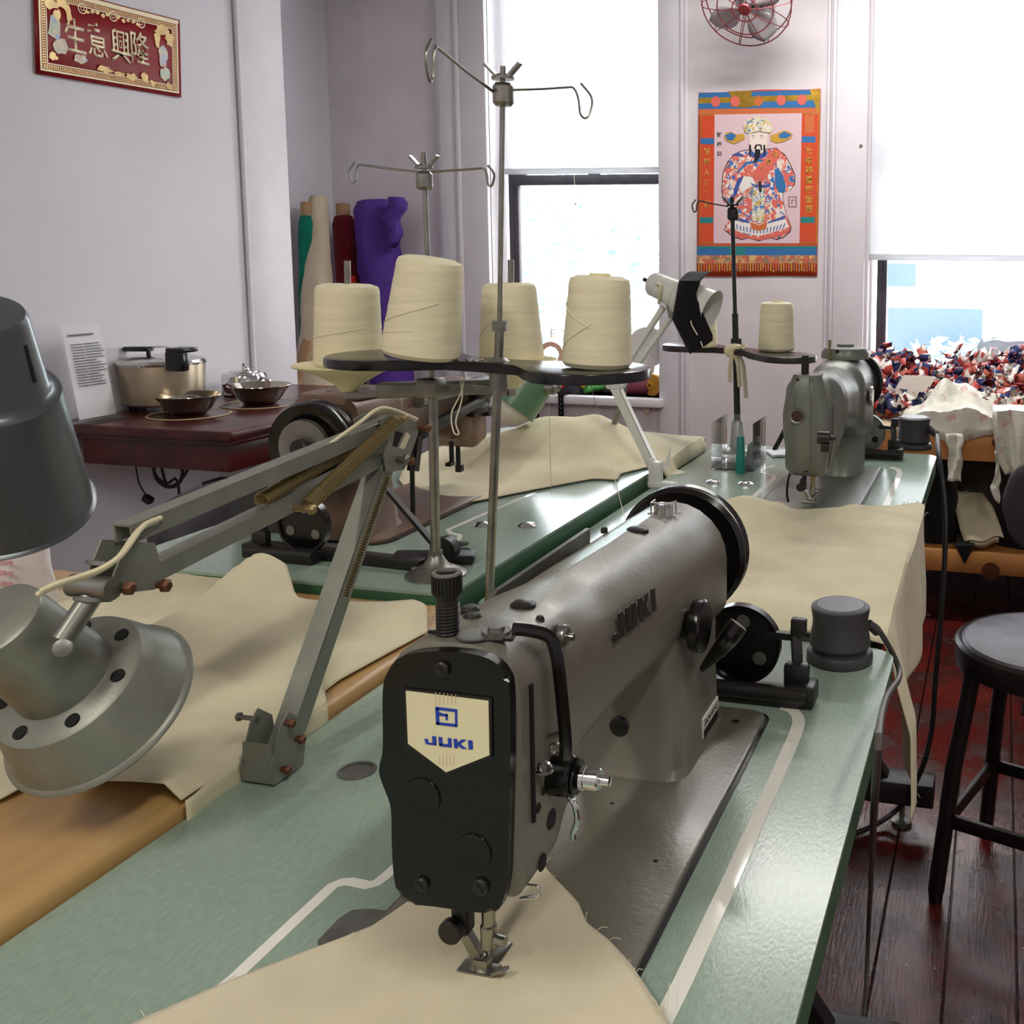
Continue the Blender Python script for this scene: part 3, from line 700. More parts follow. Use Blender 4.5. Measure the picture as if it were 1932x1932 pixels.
# tension assembly
q = pxx(1058, 1462, x1+.006)
b = B(); b.cyl((x1, q.y, q.z), (x1+.014, q.y, q.z), .0125, 26, bev=.001); b.cyl((x1+.014, q.y, q.z), (x1+.0155, q.y, q.z), .0115, 26); b.cyl((x1+.0165, q.y, q.z), (x1+.018, q.y, q.z), .0105, 26); obj('tension_disc', b, 'black_gloss', t)
b = B(); b.cyl((x1+.018, q.y, q.z), (x1+.036, q.y, q.z), .003, 12); b.lathe([(.0066, .019), (.0076, .020), (.0076, .0225), (.0068, .023), (.0068, .031), (.006, .032), (.0032, .032), (.0032, .038), (0, .0385)], (x1, q.y, q.z), (1, 0, 0), 24); obj('tension_nut', b, 'chrome', t)
b = B(); b.tube(smoothpts([(x1+.014, q.y-.006, q.z-.010), (x1+.018, q.y-.007, q.z-.014), (x1+.019, q.y-.006, q.z-.024), (x1+.0165, q.y-.006, q.z-.032), (x1+.0165, q.y-.006, q.z-.037)], 5), .0019, 8); obj('tension_lever', b, 'chrome', t)
q3 = pxx(1020, 1447, x1+.004); b = B(); b.torus(q3+V((.003, 0, 0)), (0, 1, .2), .0042, .0011, 18, 6); b.tube([q3+V((-.008, 0, -.004)), q3+V((.004, 0, -.0035))], .0013, 6); obj('check_spring', b, 'chrome', t)
q4 = pxx(1040, 1412, x1+.003); b = B(); b.torus(q4+V((.003, 0, 0)), (0, 1, 0), .0034, .0012, 16, 6); b.cyl(q4+V((-.004, 0, .006)), q4+V((.006, 0, .010)), .002, 8); obj('eyelet', b, 'steel', t)
q5 = pxx(1060, 1200, x1+.004)
b = B(); b.cyl((x1-.006, q5.y, q5.z), (x1+.012, q5.y, q5.z), .0022, 12); b.lathe([(.0062, .0), (.0066, .002), (.003, .0032)], (x1-.002, q5.y, q5.z), (1, 0, 0), 20)
b.lathe([(.0066, .003), (.007, .0036), (.007, .007), (.0058, .0078), (.0022, .0078)], (x1, q5.y, q5.z), (1, 0, 0), 22); obj('pre_tension', b, 'steel', t)
# arm lettering on the operator side
q = pxx(1194, 1166, nx+.0515)
LET = [[(0, .34), (0, 0), (.78, 0), (.78, 1), (.46, 1), (.46, .22), (.26, .22), (.26, .34)],
       [(1.06, 1), (1.06, 0), (1.84, 0), (1.84, 1), (1.54, 1), (1.54, .22), (1.36, .22), (1.36, 1)],
       [(2.12, 1), (2.12, 0), (2.42, 0), (2.42, .36), (2.66, 0), (3.04, 0), (2.70, .5), (3.0, 1), (2.64, 1), (2.42, .64), (2.42, 1)],
       [(3.26, 1), (3.26, 0), (3.56, 0), (3.56, 1)]]
la, lb = pxx(1157, 1213, nx+.0505), pxx(1236, 1150, nx+.0535); lu = (lb-la)/3.56; lv = V((-.0016, 0, .0175))
b = B()
for gl in LET: b.prism([la+lu*x_+lv*y_+V((.0002, 0, 0)) for x_, y_ in gl], (.0012, 0, 0))
obj('lettering', b, 'lettering_black', t, True, 0)
# stitch dial, reverse lever, side screw, model plate
xs = x1+.005
q = pxx(1312, 1180, xs+.012)
b = B(); b.lathe([(.011, 0), (.013, .008), (.0215, .010), (.0225, .013), (.0225, .019), (.0205, .021), (0, .0215)], (xs, q.y, q.z), (1, 0, 0), 36); obj('stitch_dial', b, 'black_gloss', t)
a1 = pxx(1325, 1262, xs+.004); a2 = pxx(1366, 1215, xs+.028); a3 = pxx(1394, 1178, xs+.040)
b = B(); b.tube(smoothpts([a1, a2, a3], 6), [.003+.0062*sin(pi*min(1, k/12)*.62) for k in range(13)], 10); obj('reverse_lever', b, 'black_gloss', t)
q = py(1167, 1372, .7995)
b = B(); b.lathe([(.0088, 0), (.0088, .0025), (.0075, .0035), (0, .0035)], (q.x, .803, q.z), (0, -1, 0), 26); b.box((q.x, .799, q.z), (.015, .0012, .0012)); obj('side_plug', b, 'black_iron', t)
q = pxx(1337, 1355, x1+.0045)
b = B(); b.span((x1+.003, q.y-.026, q.z-.011), (x1+.0068, q.y+.026, q.z+.011)); mp_ = obj('model_plate', b, 'plate_white', t)
b = B(); b.span((x1+.0066, q.y-.0245, q.z-.0095), (x1+.0071, q.y+.0245, q.z-.001)); obj('plate_band', b, 'lettering_black', mp_)
text('lettering', 'DLN-415-5', (x1+.0069, q.y, q.z+.0045), (0, 1, 0), (0, 0, 1), 'lettering_black', mp_, .0095, .0085, .02, .0002)
# handwheel, oil window, rear lifter plate
b = handwheel(B(), (nx+.001, .955, T+.158), .066); obj('handwheel', b, 'black_gloss', t)
b = B(); b.cyl((nx, .935, T+.16), (nx, .958, T+.16), .045, 36); obj('wheel_hub', b, 'black_iron', t)
q = pz(1252, 967, T+.219)
b = B(); b.lathe([(.009, -.004), (.009, .006), (.006, .0085), (0, .009)], q, n=22); obj('oil_window', b, 'chrome', t)
b = B()
for s in (-1, 1): b.tube([q+V((s*.010, -.006, -.002)), q+V((s*.010, -.006, .010)), q+V((s*.010, .006, .010)), q+V((s*.010, .006, -.002))], .0008, 5)
b.tube([q+V((-.010, -.006, .010)), q+V((.010, -.006, .010))], .0008, 5); b.bar(q+V((-.014, -.004, 0)), q+V((.016, .004, 0)), .004, .001); obj('thread_clip', b, 'chrome', t)
a = pxx(1018, 1083, x0-.012); c = pxx(1150, 985, x0-.016)
b = B(); b.prism([(x0-.012, .66, T+.165), (x0-.014, .85, T+.165), (x0-.014, .85, T+.208), (x0-.012, .67, T+.208), (x0-.012, .66, T+.204)], (.004, 0, 0)); obj('rear_cover', b, 'dull_steel', t)
for p, r in (((1237, 1627), .002), ((1155, 1518), .002), ((1388, 1363), .004)): 
    b = B(); q = pz(*p, T+.004); b.lathe([(r*1.4, 0), (r, .0012), (0, .0014)], q, n=12); obj('bed_screw', b, 'black_iron', t)
needle_set(t, (nx, ny, nz))
b = B(); b.tube(smoothpts([(x1-.004, ny-.022, T+.082), (x1+.006, ny-.024, T+.083), (x1+.004, ny-.024, T+.076), (x1-.006, ny-.024, T+.074), (x1+.007, ny-.024, T+.078)], 5), .0007, 5); obj('thread_hook', b, 'chrome', t)
b = B(); q = pz(672, 1735, T+.004); b.prism([pz(x, y, T+.001) for x, y in ((600, 1782), (640, 1740), (665, 1724), (700, 1722), (735, 1726), (720, 1745), (660, 1790), (640, 1800))], (0, 0, .003)); obj('slide_plate', b, 'dull_steel', t)
# ------------------------------------------------------------------ grey sewing machine on the far table
def machine_grey():
    N = V((-.325, 1.79, T)); nx, ny, nz = N
    t = thing('sewing_machine', 'grey sewing machine with ribbed rounded head and round medallion', 'sewing machine', (nx, ny+.2, T))
    b = B(); b.prism([(p[0], p[1], T+.0012) for p in rrect(nx-.089, -.234, ny-.08, 2.19, .012, .012, 4)], (0, 0, .004), bev=.002); obj('bed', b, 'grey_paint', t)
    b = B(); b.prism([(p[0], p[1], T+.0002) for p in rrect(nx-.093, -.230, ny-.084, 2.194, .014, .014, 4)], (0, 0, .0016)); obj('bed_gasket', b, 'black_iron', t)
    hx0, hx1 = nx-.046, nx+.040
    tabG = [(ny+.0, nx-.040, nx+.042, T+.068, T+.242, .03, .012), (ny+.03, nx-.040, nx+.060, T+.12, T+.245, .045, .02), (ny+.06, nx-.038, nx+.064, T+.145, T+.245, .05, .03),
            (ny+.14, nx-.036, nx+.058, T+.130, T+.238, .05, .03), (ny+.22, nx-.040, nx+.062, T+.115, T+.235, .05, .03), (ny+.26, nx-.046, nx+.070, T+.09, T+.245, .05, .03), (ny+.385, nx-.046, nx+.072, T+.07, T+.25, .06, .03)]
    b = arm_body(tabG)
    pillar(b, [(T+.002, nx-.036, nx+.062, ny+.272, ny+.395, .045), (T+.008, nx-.035, nx+.060, ny+.276, ny+.393, .045), (T+.06, nx-.030, nx+.060, ny+.285, ny+.39, .04), (T+.11, nx-.032, nx+.062, ny+.275, ny+.39, .04), (T+.15, nx-.035, nx+.066, ny+.25, ny+.39, .04), (T+.2, nx-.035, nx+.066, ny+.23, ny+.385, .04)])
    obj('arm', b, 'grey_paint', t)
    b = B(); b.lathe([(.05, 0), (.05, .010), (.043, .021), (.03, .024), (.018, .024), (.018, .029), (0, .029)], (nx+.018, ny+.325, T+.245), n=36); cap = obj('top_cap', b, 'grey_paint', t)
    b = B(); b.lathe([(.004, 0), (.003, .0015), (0, .0015)], (nx+.008, ny+.279, T+.262), (0, -1, .2), 12); obj('cap_hole', b, 'dark_hole', cap)
    b = B(); b.cyl((nx-.008, ny+.28, T+.24), (nx-.008, ny+.28, T+.285), .0022, 8); b.cyl((nx-.008, ny+.28, T+.27), (nx-.008, ny+.28, T+.285), .0032, 8); obj('thread_pin', b, 'spring_brass', t)
    # head cover: barrel shaped ribbed face
    rows = []
    for z, a, c, d in ((.064, -.030, .030, .006), (.072, -.033, .033, .014), (.10, -.038, .037, .019), (.14, -.044, .041, .022), (.175, -.045, .041, .022), (.205, -.040, .037, .02), (.232, -.032, .028, .017), (.245, -.026, .022, .010)):
        ring = []
        for k in range(25):
            u = k/24; x = lerp(a, c, u); yy = -d*(1-abs(2*u-1)**3.2)
            rib = .0042 if (.20 < u < .27 or .66 < u < .73) else 0
            if z > .235 or z < .07: rib = 0
            ring.append(V((nx+x, ny-.002+yy-rib, T+z)))
        ring += [V((nx+c, ny+.035, T+z)), V((nx+a, ny+.035, T+z))]
        rows.append(ring)
    b = B(); b.loft(rows); hd = obj('head_cover', b, 'grey_paint', t, True, 50)
    b = B(); q = py(1504, 785, ny-.026); b.lathe([(.0115, -.002), (.0135, .001), (.0125, .003), (.0105, .002), (.010, .0005), (0, .0005)], q, (0, -1, 0), 28); md = obj('medallion_ring', b, 'dull_steel', hd)
    b = B(); b.lathe([(.0102, .0008), (0, .0018)], q, (0, -1, 0), 24); obj('medallion', b, mat('medallion_brown', '#3a231c', .4), md)
    b = B(); q2 = py(1505, 716, ny-.016); screw(b, q2, (0, -1, 0), .003); obj('screw', b, 'black_iron', hd)
    b = B(); b.box((nx+.001, ny-.016, T+.074), (.008, .002, .002)); obj('vent_slot', b, 'dark_hole', hd)
    b = B(); b.cyl((nx-.008, ny+.012, T+.238), (nx-.008, ny+.012, T+.275), .007, 16); b.cyl((nx-.008, ny+.012, T+.25), (nx-.008, ny+.012, T+.278), .0062, 16); obj('pressure_post', b, 'black_iron', t)
    # tension, thread lever
    b = B(); q = pxx(1560, 826, nx+.05); b.cyl((nx+.035, q.y, q.z), (nx+.055, q.y, q.z), .011, 20); b.cyl((nx+.055, q.y, q.z), (nx+.065, q.y, q.z), .004, 12); b.box((nx+.048, q.y-.004, q.z-.016), (.014, .012, .014), bev=.002); obj('tension_unit', b, 'black_iron', t)
    b = B(); b.tube([(nx+.042, ny-.004, T+.08), (nx+.050, ny-.004, T+.13), (nx+.048, ny-.004, T+.19)], .0028, 8); obj('lever_guard', b, 'dull_steel', t)
    b = B(); b.tube(smoothpts([(nx-.030, ny+.02, T+.075), (nx-.037, ny+.015, T+.05), (nx-.036, ny+.0, T+.028), (nx-.031, ny-.012, T+.016)], 5), .0022, 8); obj('knee_lever', b, 'black_gloss', t)
    b = handwheel(B(), (nx+.020, ny+.395, T+.185), .068); obj('handwheel', b, 'black_gloss', t)
    b = B(); b.lathe([(.006, 0), (.018, .003), (.022, .006), (.022, .009), (.02, .010), (0, .008)], (nx+.07, ny+.30, T+.17), (1, 0, 0), 26); obj('stitch_dial', b, 'chrome', t)
    needle_set(t, (nx+.006, ny+.006, T+.004), 'spring_brass', .004)
    return t
machine_grey()

# ------------------------------------------------------------------ brown sewing machine on the left table, seen from behind
def machine_brown():
    cx, cy = -.962, 1.70
    t = thing('sewing_machine', 'brown sewing machine with black handwheel facing away', 'sewing machine', (cx, cy, TL), pi)
    def o(n, b, m, sm=35, p=None): return obj(n, b, m, p or t, False, sm)
    b = B(); b.prism([(p[0], p[1], .0012) for p in rrect(-.089, .089, -.10, .385, .03, .03, 5)], (0, 0, .005), bev=.002); o('bed', b, 'brown_paint')
    b = B(); b.prism([(p[0], p[1], .0002) for p in rrect(-.094, .094, -.105, .39, .034, .034, 5)], (0, 0, .0016)); o('bed_gasket', b, 'black_iron')
    tb = [(-.034, -.040, .040, .082, .20, .02, .014), (.0, -.042, .042, .075, .205, .02, .014), (.03, -.040, .042, .095, .205, .02, .018), (.06, -.036, .036, .135, .205, .018, .015),
          (.16, -.034, .034, .132, .205, .018, .015), (.235, -.042, .042, .125, .210, .02, .02), (.26, -.052, .052, .10, .215, .02, .02), (.385, -.055, .055, .08, .215, .02, .02)]
    b = arm_body(tb)
    pillar(b, [(.004, -.062, .062, .262, .388, .03), (.012, -.058, .058, .268, .386, .03), (.08, -.052, .052, .275, .384, .028), (.12, -.052, .052, .268, .384, .028), (.17, -.05, .05, .25, .384, .028), (.205, -.05, .05, .25, .38, .028)])
    o('arm', b, 'brown_paint')
    b = B(); b.prism([(p[0], p[1], .213) for p in rrect(-.05, .05, .25, .38, .02, .02, 4)], (0, 0, .007), bev=.003); cap = o('top_cover', b, 'brown_paint')
    for x, y, r in ((-.015, .30, .009), (.02, .34, .004), (-.03, .345, .004)):
        b = B(); b.lathe([(r, 0), (r*.8, .0012), (0, .0012)], (x, y, .2195), n=16); o('cover_screw', b, 'black_iron', 35, cap)
    b = handwheel(B(), (0, .385, .150), .066, .042); b2 = B(); b2.lathe([(.042, 0), (.04, .006), (.03, .006), (.02, .004)], (0, .427, .150), (0, 1, 0), 30)
    o('handwheel', b, 'black_gloss'); o('wheel_disc', b2, 'dull_steel')
    b = B(); b.cyl((0, .425, .150), (0, .445, .150), .014, 20, bev=.002); o('wheel_nut', b, 'black_iron')
    b = B(); b.cyl((-.046, .20, .190), (-.046, .03, .190), .010, 14, bev=.002); b.cyl((-.046, .205, .19), (-.046, .19, .19), .0125, 14); o('lifter_shaft', b, 'dull_steel')
    b = B(); b.bar((-.052, .22, .135), (-.050, .0, .165), .016, .018, bev=.003); b.bar((-.052, .22, .135), (-.052, .235, .08), .014, .014); b.tube([(-.054, .24, .11), (-.056, .245, .03), (-.058, .25, .0)], .004, 8); o('lifter_bar', b, 'black_iron')
    b = B()
    for y, z, r in ((-.012, .165, .014), (.014, .158, .012), (-.024, .14, .010), (.03, .145, .009)): b.cyl((-.030, y, z), (-.056, y, z), r, 16, bev=.002)
    b.box((-.045, 0, .185), (.03, .055, .04), bev=.006); b.box((-.047, .01, .15), (.02, .05, .02), bev=.004); o('rear_tension_gear', b, 'black_iron')
    b = B(); b.cyl((.0, .0, .08), (0, 0, .035), .0045, 12); b.box((0, -.004, .034), (.012, .014, .014), bev=.002); o('needle_bar', b, 'black_iron')
    b = B(); b.cyl((-.004, .03, .09), (-.004, .03, .052), .0045, 12); b.box((-.004, .036, .05), (.012, .02, .008), bev=.003); o('presser_foot', b, 'black_iron')
    return t
machine_brown()

# ------------------------------------------------------------------ bobbin winders standing on the tables by the handwheels
def winder(label, p, z, s=1., flip=1, mw='black_gloss', mh='dull_steel'):
    x, y = p
    t = thing('bobbin_winder', label, 'bobbin winder', (x, y, z))
    b = B(); b.box((x-.03*flip, y+.004, z+.004), (.10*s, .045*s, .008), bev=.002); b.cyl((x-.085*flip*s, y-.016, z+.014), (x+.028*flip*s, y-.016, z+.014), .0085*s, 14); b.box((x+.02*flip*s, y-.005, z+.014), (.03*s, .03*s, .022*s), bev=.003); obj('base', b, 'black_iron', t)
    b = B(); c = V((x-.048*flip*s, y+.012, z+.052*s))
    R = .042*s
    b.lathe([(.008, 0), (R*.9, 0), (R*.93, -.004), (R, -.005), (R, .007), (R*.93, .006), (R*.9, .003), (.008, .003)], c, (0, 1, 0), 44); wh = obj('friction_wheel', b, mw, t)
    for k in range(3):
        a = radians(-35+120*k); q = c+V((cos(a)*R*.58, -.0006, sin(a)*R*.58))
        b = B(); b.lathe([(.0072*s, 0), (.0072*s, .0009), (0, .001)], q, (0, -1, 0), 20); obj('wheel_hole', b, mh, wh)
    b = B(); b.bar((x+.016*flip*s, y-.002, z+.018), (x+.010*flip*s, y+.01, z+.075*s), .011*s, .008*s, bev=.002); b.box((x+.014*flip*s, y+.006, z+.078*s), (.016*s, .01, .018*s), bev=.002); b.bar((x-.02*flip*s, y+.01, z+.066*s), (x+.014*flip*s, y+.008, z+.066*s), .007, .007); b.box((x+.014*flip*s, y-.002, z+.03*s), (.026*s, .014, .026*s), bev=.004); obj('lever', b, 'black_iron', t)
    return t
winder('black bobbin winder with drilled wheel beside the taupe machine', (pz(1478, 1322, T).x, pz(1478, 1322, T).y), T)
winder('dark bobbin winder with two-hole steel wheel beside the grey machine', (pz(1672, 868, T).x, pz(1672, 868, T).y+.02), T, 1.05, 1, 'dull_steel', 'dark_hole')
winder('black bobbin winder behind the brown machine near the raised muslin', (-.985, 1.22, ), TL, .95, -1)

# ------------------------------------------------------------------ grey knob speakers on the table corners
def puck(label, p, z, r, m2=1.):
    x, y = p; t = thing('desk_speaker', label, 'speaker', (x, y, z))
    b = B(); b.lathe([(r*1.10, 0), (r*1.12, .002), (r*1.12, .009), (r*1.06, .0125), (r*.9, .0135), (r*.9, .016)], (x, y, z), n=56); obj('base', b, 'dark_plastic', t)
    b = B(); h = r*1.95
    b.lathe([(r*.92, .015), (r*1.03, .020), (r*1.02, .024), (r*.94, h*.62), (r*.93, h*.75), (r*.99, h*.94), (r*.985, h*.96), (r*.84, h), (r*.82, h), (r*.80, h-.0006), (0, h-.0006)], (x, y, z), n=64); bd = obj('body', b, 'dark_plastic', t)
    b = B(); b.lathe([(r*.80, h-.0005), (r*.80, h+.0002), (0, h+.0002)], (x, y, z), n=48); obj('top_disc', b, mat('brushed_dark', '#55545a', .38, .3), bd)
    return t, h
pn = pz(1581, 1252, T); pn = V((pn.x, pn.y+.012, T))
pk1, ph = puck('charcoal cylinder speaker at the corner beside the black bobbin winder', (pn.x, pn.y), T, .0335)
pf = pz(1723, 846, T); pk2, _ = puck('charcoal cylinder speaker near the grey machine by the bench', (pf.x, pf.y+.005), T, .039)
def cable(t, pts, r, m, name='cable'):
    b = B(); b.tube(smoothpts(pts, 8), r, 8); return obj(name, b, m, t)
# near cable: ribbed boot then down beside the table
a = pn+V((.03, .012, ph*.62))
cable(pk1, [a, a+V((.012, .012, -.012)), V((NX1+.006, pn.y+.03, T-.02)), pxx(1668, 1330, -.088), pxx(1652, 1480, -.082), pz(1640, 1720, .2), pz(1625, 1945, .02), pz(1560, 2100, .006)], .0035, 'cable_grey')
b = B()
for k in range(8):
    q = a+V((.0012*k+.001, .0012*k, -.0016*k)); b.torus(q, (1, 1, -1.3), .0042, .0014, 12, 6)
obj('cable_boot', b, 'dark_plastic', pk1)['kind'] = 'stuff'
fq = V((pf.x, pf.y, T)); a = fq+V((.034, -.006, .052))
cable(pk2, [a, a+V((.02, -.02, -.012)), py(1770, 850, 2.2), py(1783, 960, 2.12), py(1780, 1100, 2.08), py(1765, 1280, 2.05), py(1757, 1380, 2.04), py(1735, 1460, 2.03), pz(1690, 1530, .03), pz(1600, 1575, .008), pz(1500, 1560, .006)], .0055, 'cable_black')
b = B()
for k in range(6): b.torus(a+V((.0035*k+.001, -.0035*k, -.0022*k)), (1, -1, -.6), .0062, .002, 12, 6)
obj('cable_boot', b, 'dark_plastic', pk2)['kind'] = 'stuff'

# ------------------------------------------------------------------ thread stands
def cone_rings(b, base, top, rb, rt, n=40):
    base, top = V(base), V(top); L = (top-base).length
    prof = [(rb*.55, 0), (rb*.9, .001), (rb, .006)]
    for k in range(1, 12):
        u = k/12; prof.append((lerp(rb, rt, u)*(1+.004*sin(k*2.3)), .006+u*(L-.014)))
    prof += [(rt, L-.008), (rt*.95, L-.003), (rt*.75, L), (rt*.2, L+.0005), (rt*.19, L-.004), (0, L-.004)]
    return b.lathe(prof, base, top-base, n)
def cone(label, base, top, rb, rt, group=None, core=True, wraps=()):
    base, top = V(base), V(top)
    t = thing('thread_cone', label, 'thread cone', base, 0, group)
    obj('wound_thread', cone_rings(B(), base, top, rb, rt), 'thread_cone', t)
    z = (top-base).normalized(); x = z.orthogonal().normalized(); y = z.cross(x); L = (top-base).length
    for u0, u1, ph, span_ in wraps:
        pts = []
        for k in range(25):
            a = ph+span_*k/24; u = lerp(u0, u1, k/24); r = lerp(rb, rt, u)*1.008
            pts.append(base+z*(L*u)+(x*cos(a)+y*sin(a))*r)
        b = B(); b.tube(pts, .0006, 5); obj('loose_thread', b, 'thread', t)
    if core:
        b = B(); b.lathe([(rt*.34, -.006), (rt*.34, .003), (rt*.26, .003), (rt*.26, -.006)], top, z, 20, False); obj('cone_core', b, 'cone_dish', t)
    return t
def wing_nut(b, c, s=1.):
    c = V(c); b.lathe([(.009*s, 0), (.012*s, .004*s), (.012*s, .022*s), (.009*s, .026*s)], c+V((0, 0, -.03*s)), n=16)
    b.lathe([(.013*s, 0), (.013*s, .003*s), (.007*s, .006*s)], c, n=16)
    for k in (-1, 1): b.bar(c+V((k*.008*s, 0, .004*s)), c+V((k*.022*s, 0, .018*s)), .009*s, .003*s)
def guide(a, tip, drop, s, out=1, r=.0018):
    """bent wire guide: from hub a to tip, with a hanging hook; s = hook length"""
    a, tip = V(a), V(tip); d = (tip-a); d.z = 0; d.normalize()
    pts = [a, a.lerp(tip, .5), tip-d*.01, tip, tip+d*s*.16+V((0, 0, -s*.35)), tip+d*s*.22+V((0, 0, -s*.85)), tip+d*s*.40+V((0, 0, -s)), tip+d*s*.55+V((0, 0, -s*.8)), tip+d*s*.62+V((0, 0, -s*.3)), tip+d*s*.25+V((0, 0, s*.18))]
    b = B(); b.tube(smoothpts(pts, 5), r, 7); return b

# near stand behind the taupe machine
PY = 1.125
p0 = py(921, 1163, PY); p1 = py(940, 690, PY); p2 = py(943, 615, PY); p3 = py(949, 125, PY)
t = thing('thread_stand', 'tall chrome thread stand with black two-lobed plate on the near table', 'thread stand', (p0.x, PY, T)); st1 = t
b = B(); b.cyl((p0.x, PY, T), p2, .0054, 16); b.lathe([(.026, 0), (.026, .003), (.012, .01), (.008, .022)], (p0.x, PY, T), n=24); obj('pole', b, 'steel', t)
b = B(); b.cyl(p2, p3, .0031, 14); obj('upper_rod', b, 'steel', t)
b = B(); b.cyl(p2+V((0, 0, -.006)), p2+V((0, 0, .006)), .0095, 6); obj('collar', b, 'dull_steel', t)
ZP = p1.z
c1 = pz(782, 678, ZP); c2 = pz(1128, 700, ZP); tip1 = pz(652, 672, ZP); tip2 = pz(1206, 710, ZP); hub = V((p1.x, PY, ZP))
d1 = (tip1-hub); d1.z = 0; L1 = d1.length; d1.normalize(); d2 = (tip2-hub); d2.z = 0; L2 = d2.length; d2.normalize()
def lobe_outline(hub, d1, L1, d2, L2, rw, r1, r2):
    n1 = V((-d1.y, d1.x, 0)); n2 = V((-d2.y, d2.x, 0)); P = []
    def half(d, n, L, r):
        q = [hub+d*.02+n*-rw, hub+d*(L*.25)+n*-rw*1.05, hub+d*(L*.42)+n*-r*.72]; c = hub+d*(L-r)
        for k in range(13):
            a = radians(-100+200*k/12); q.append(c+d*(r*cos(a))+n*(r*sin(a)))
        q += [hub+d*(L*.42)+n*r*.72, hub+d*(L*.25)+n*rw*1.05, hub+d*.02+n*rw]; return q
    return half(d1, n1, L1, r1)+half(d2, n2, L2, r2)
b = B(); b.prism(lobe_outline(hub+V((0, 0, -.006)), d1, L1, d2, L2, .024, .085, .075), (0, 0, .012), bev=.003); pl = obj('cone_plate', b, 'black_gloss', t)
for k in (.25, .36):
    b = B(); q = hub+d1*(k*.09)+V((0, -.012, .006)); screw(b, q, (0, 0, 1), .007, .003); obj('plate_bolt', b, 'chrome', pl)
b = B(); b.cyl(hub+V((0, 0, -.03)), hub+V((0, 0, -.006)), .011, 16); b.lathe([(.014, 0), (.009, .004)], hub+V((0, 0, .006)), n=20); obj('plate_clamp', b, 'dull_steel', t)
h1 = py(949, 150, PY); b = B(); wing_nut(b, h1); obj('wing_nut', b, 'steel', t)
obj('thread_guide', guide(h1+V((-.01, 0, -.015)), py(822, 90, .98), 0, .035), 'steel', t)
obj('thread_guide', guide(h1+V((.01, 0, -.012)), py(1082, 166, 1.16), 0, .034, r=.0014), 'steel', t)
zc = ZP+.0062
ba = pz(793, 672, zc+.004); tp = py(813, 487, ba.y); s_ = mpp(ba)
cone('cream thread cone leaning askew on the black two-lobed plate', ba, tp, 73*s_, 60*s_, 'cream thread cones', False, ((.25, .6, 2.6, 2.2), (.15, .3, 2.2, 2.0)))
ba = pz(1126, 692, zc); tp = py(1132, 521, ba.y); s_ = mpp(ba)
cone('upright cream thread cone on the right lobe of the black plate', ba, tp, 66*s_, 57*s_, 'cream thread cones', True, ((.2, .5, 2.9, 1.2), (.7, .45, 2.7, 1.4)))
# loose thread looping under the plate
b = B(); b.tube(smoothpts([py(858, 690, 1.13), py(875, 705, 1.13), py(870, 740, 1.13), py(852, 780, 1.13), py(856, 815, 1.13), py(866, 818, 1.13), py(860, 795, 1.13), py(872, 750, 1.13), py(868, 712, 1.13)], 6), .0009, 5); obj('loose_thread', b, 'thread', t)

# left stand on the brown machine's table
PY2 = 1.21
q0 = py(823, 1082, PY2); q1 = py(816, 725, PY2); q2 = py(806, 480, PY2); q3 = py(799, 287, PY2)
t = thing('thread_stand', 'steel thread stand with flared round foot and cone saucers', 'thread stand', (q0.x, PY2, TL))
b = B(); b.lathe([(.040, 0), (.040, .003), (.034, .006), (.018, .014), (.011, .024), (.008, .030)], (q0.x, PY2, TL), n=36); obj('foot', b, 'dull_steel', t)
for s in (-1, 1):
    b = B(); screw(b, (q0.x+s*.03, PY2-.004, TL+.007), (0, 0, 1), .004); obj('screw', b, 'steel', t)
b = B(); b.cyl((q0.x, PY2, TL+.02), q1, .0064, 16); b.cyl((q0.x, PY2, TL+.026), (q0.x, PY2, TL+.034), .010, 6); obj('pole', b, 'steel', t)
b = B(); b.cyl(q1, q3, .0034, 12); obj('upper_rod', b, 'steel', t)
e1 = py(676, 735, PY2+.01); e2 = py(932, 728, PY2+.05)
b = B(); b.bar(e1+V((.03, 0, 0)), e2, .026, .020, bev=.004); b.box(q1+V((0, -.004, -.004)), (.03, .03, .026), bev=.004); obj('cross_arm', b, 'dull_steel', t)
for (pd, ptop, pr) in (((657, 690), (655, 492), 100), ((962, 682), (964, 490), 90)):
    d = py(*pd, PY2+.03); s_ = mpp(d); R = pr*s_
    b = B(); b.lathe([(.012, -.035), (.016, -.03), (.02, -.024), (R*.6, -.010), (R*.98, .0), (R, .002), (R*.97, .003), (R*.6, -.006), (.01, -.012), (0, -.012)], d, n=44); obj('cone_saucer', b, 'cone_dish', t)
    b = B(); b.cyl(d+V((0, 0, -.045)), py(*ptop, PY2+.03), .0042, 12); b.cyl(d+V((0, 0, -.045)), d+V((0, 0, -.036)), .008, 6); obj('spindle', b, 'steel', t)
    sx = 1 if pd[0] < 800 else -1
    b = B(); b.bar(d+V((0, 0, -.04)), d+V((sx*.05, 0, -.036)), .02, .008); obj('saucer_bracket', b, 'dull_steel', t)
h2 = py(800, 318, PY2); b = B(); wing_nut(b, h2, .9); obj('wing_nut', b, 'steel', t)
obj('thread_guide', guide(h2+V((-.01, 0, -.004)), py(676, 312, PY2+.0), 0, .022, r=.0015), 'steel', t)
obj('thread_guide', guide(h2+V((.01, 0, -.004)), py(913, 318, PY2+.0), 0, .022, r=.0015), 'steel', t)
Yc = PY2+.03
ba = py(658, 693, Yc); tp = py(655, 536, Yc); s_ = mpp(ba)
cone('cream thread cone on a pale saucer beside the fabric rolls', ba, tp, 62*s_, 57*s_, 'cream thread cones', False, ((.35, .5, 3, 2),))
ba = py(966, 684, Yc); tp = py(960, 534, Yc); s_ = mpp(ba)
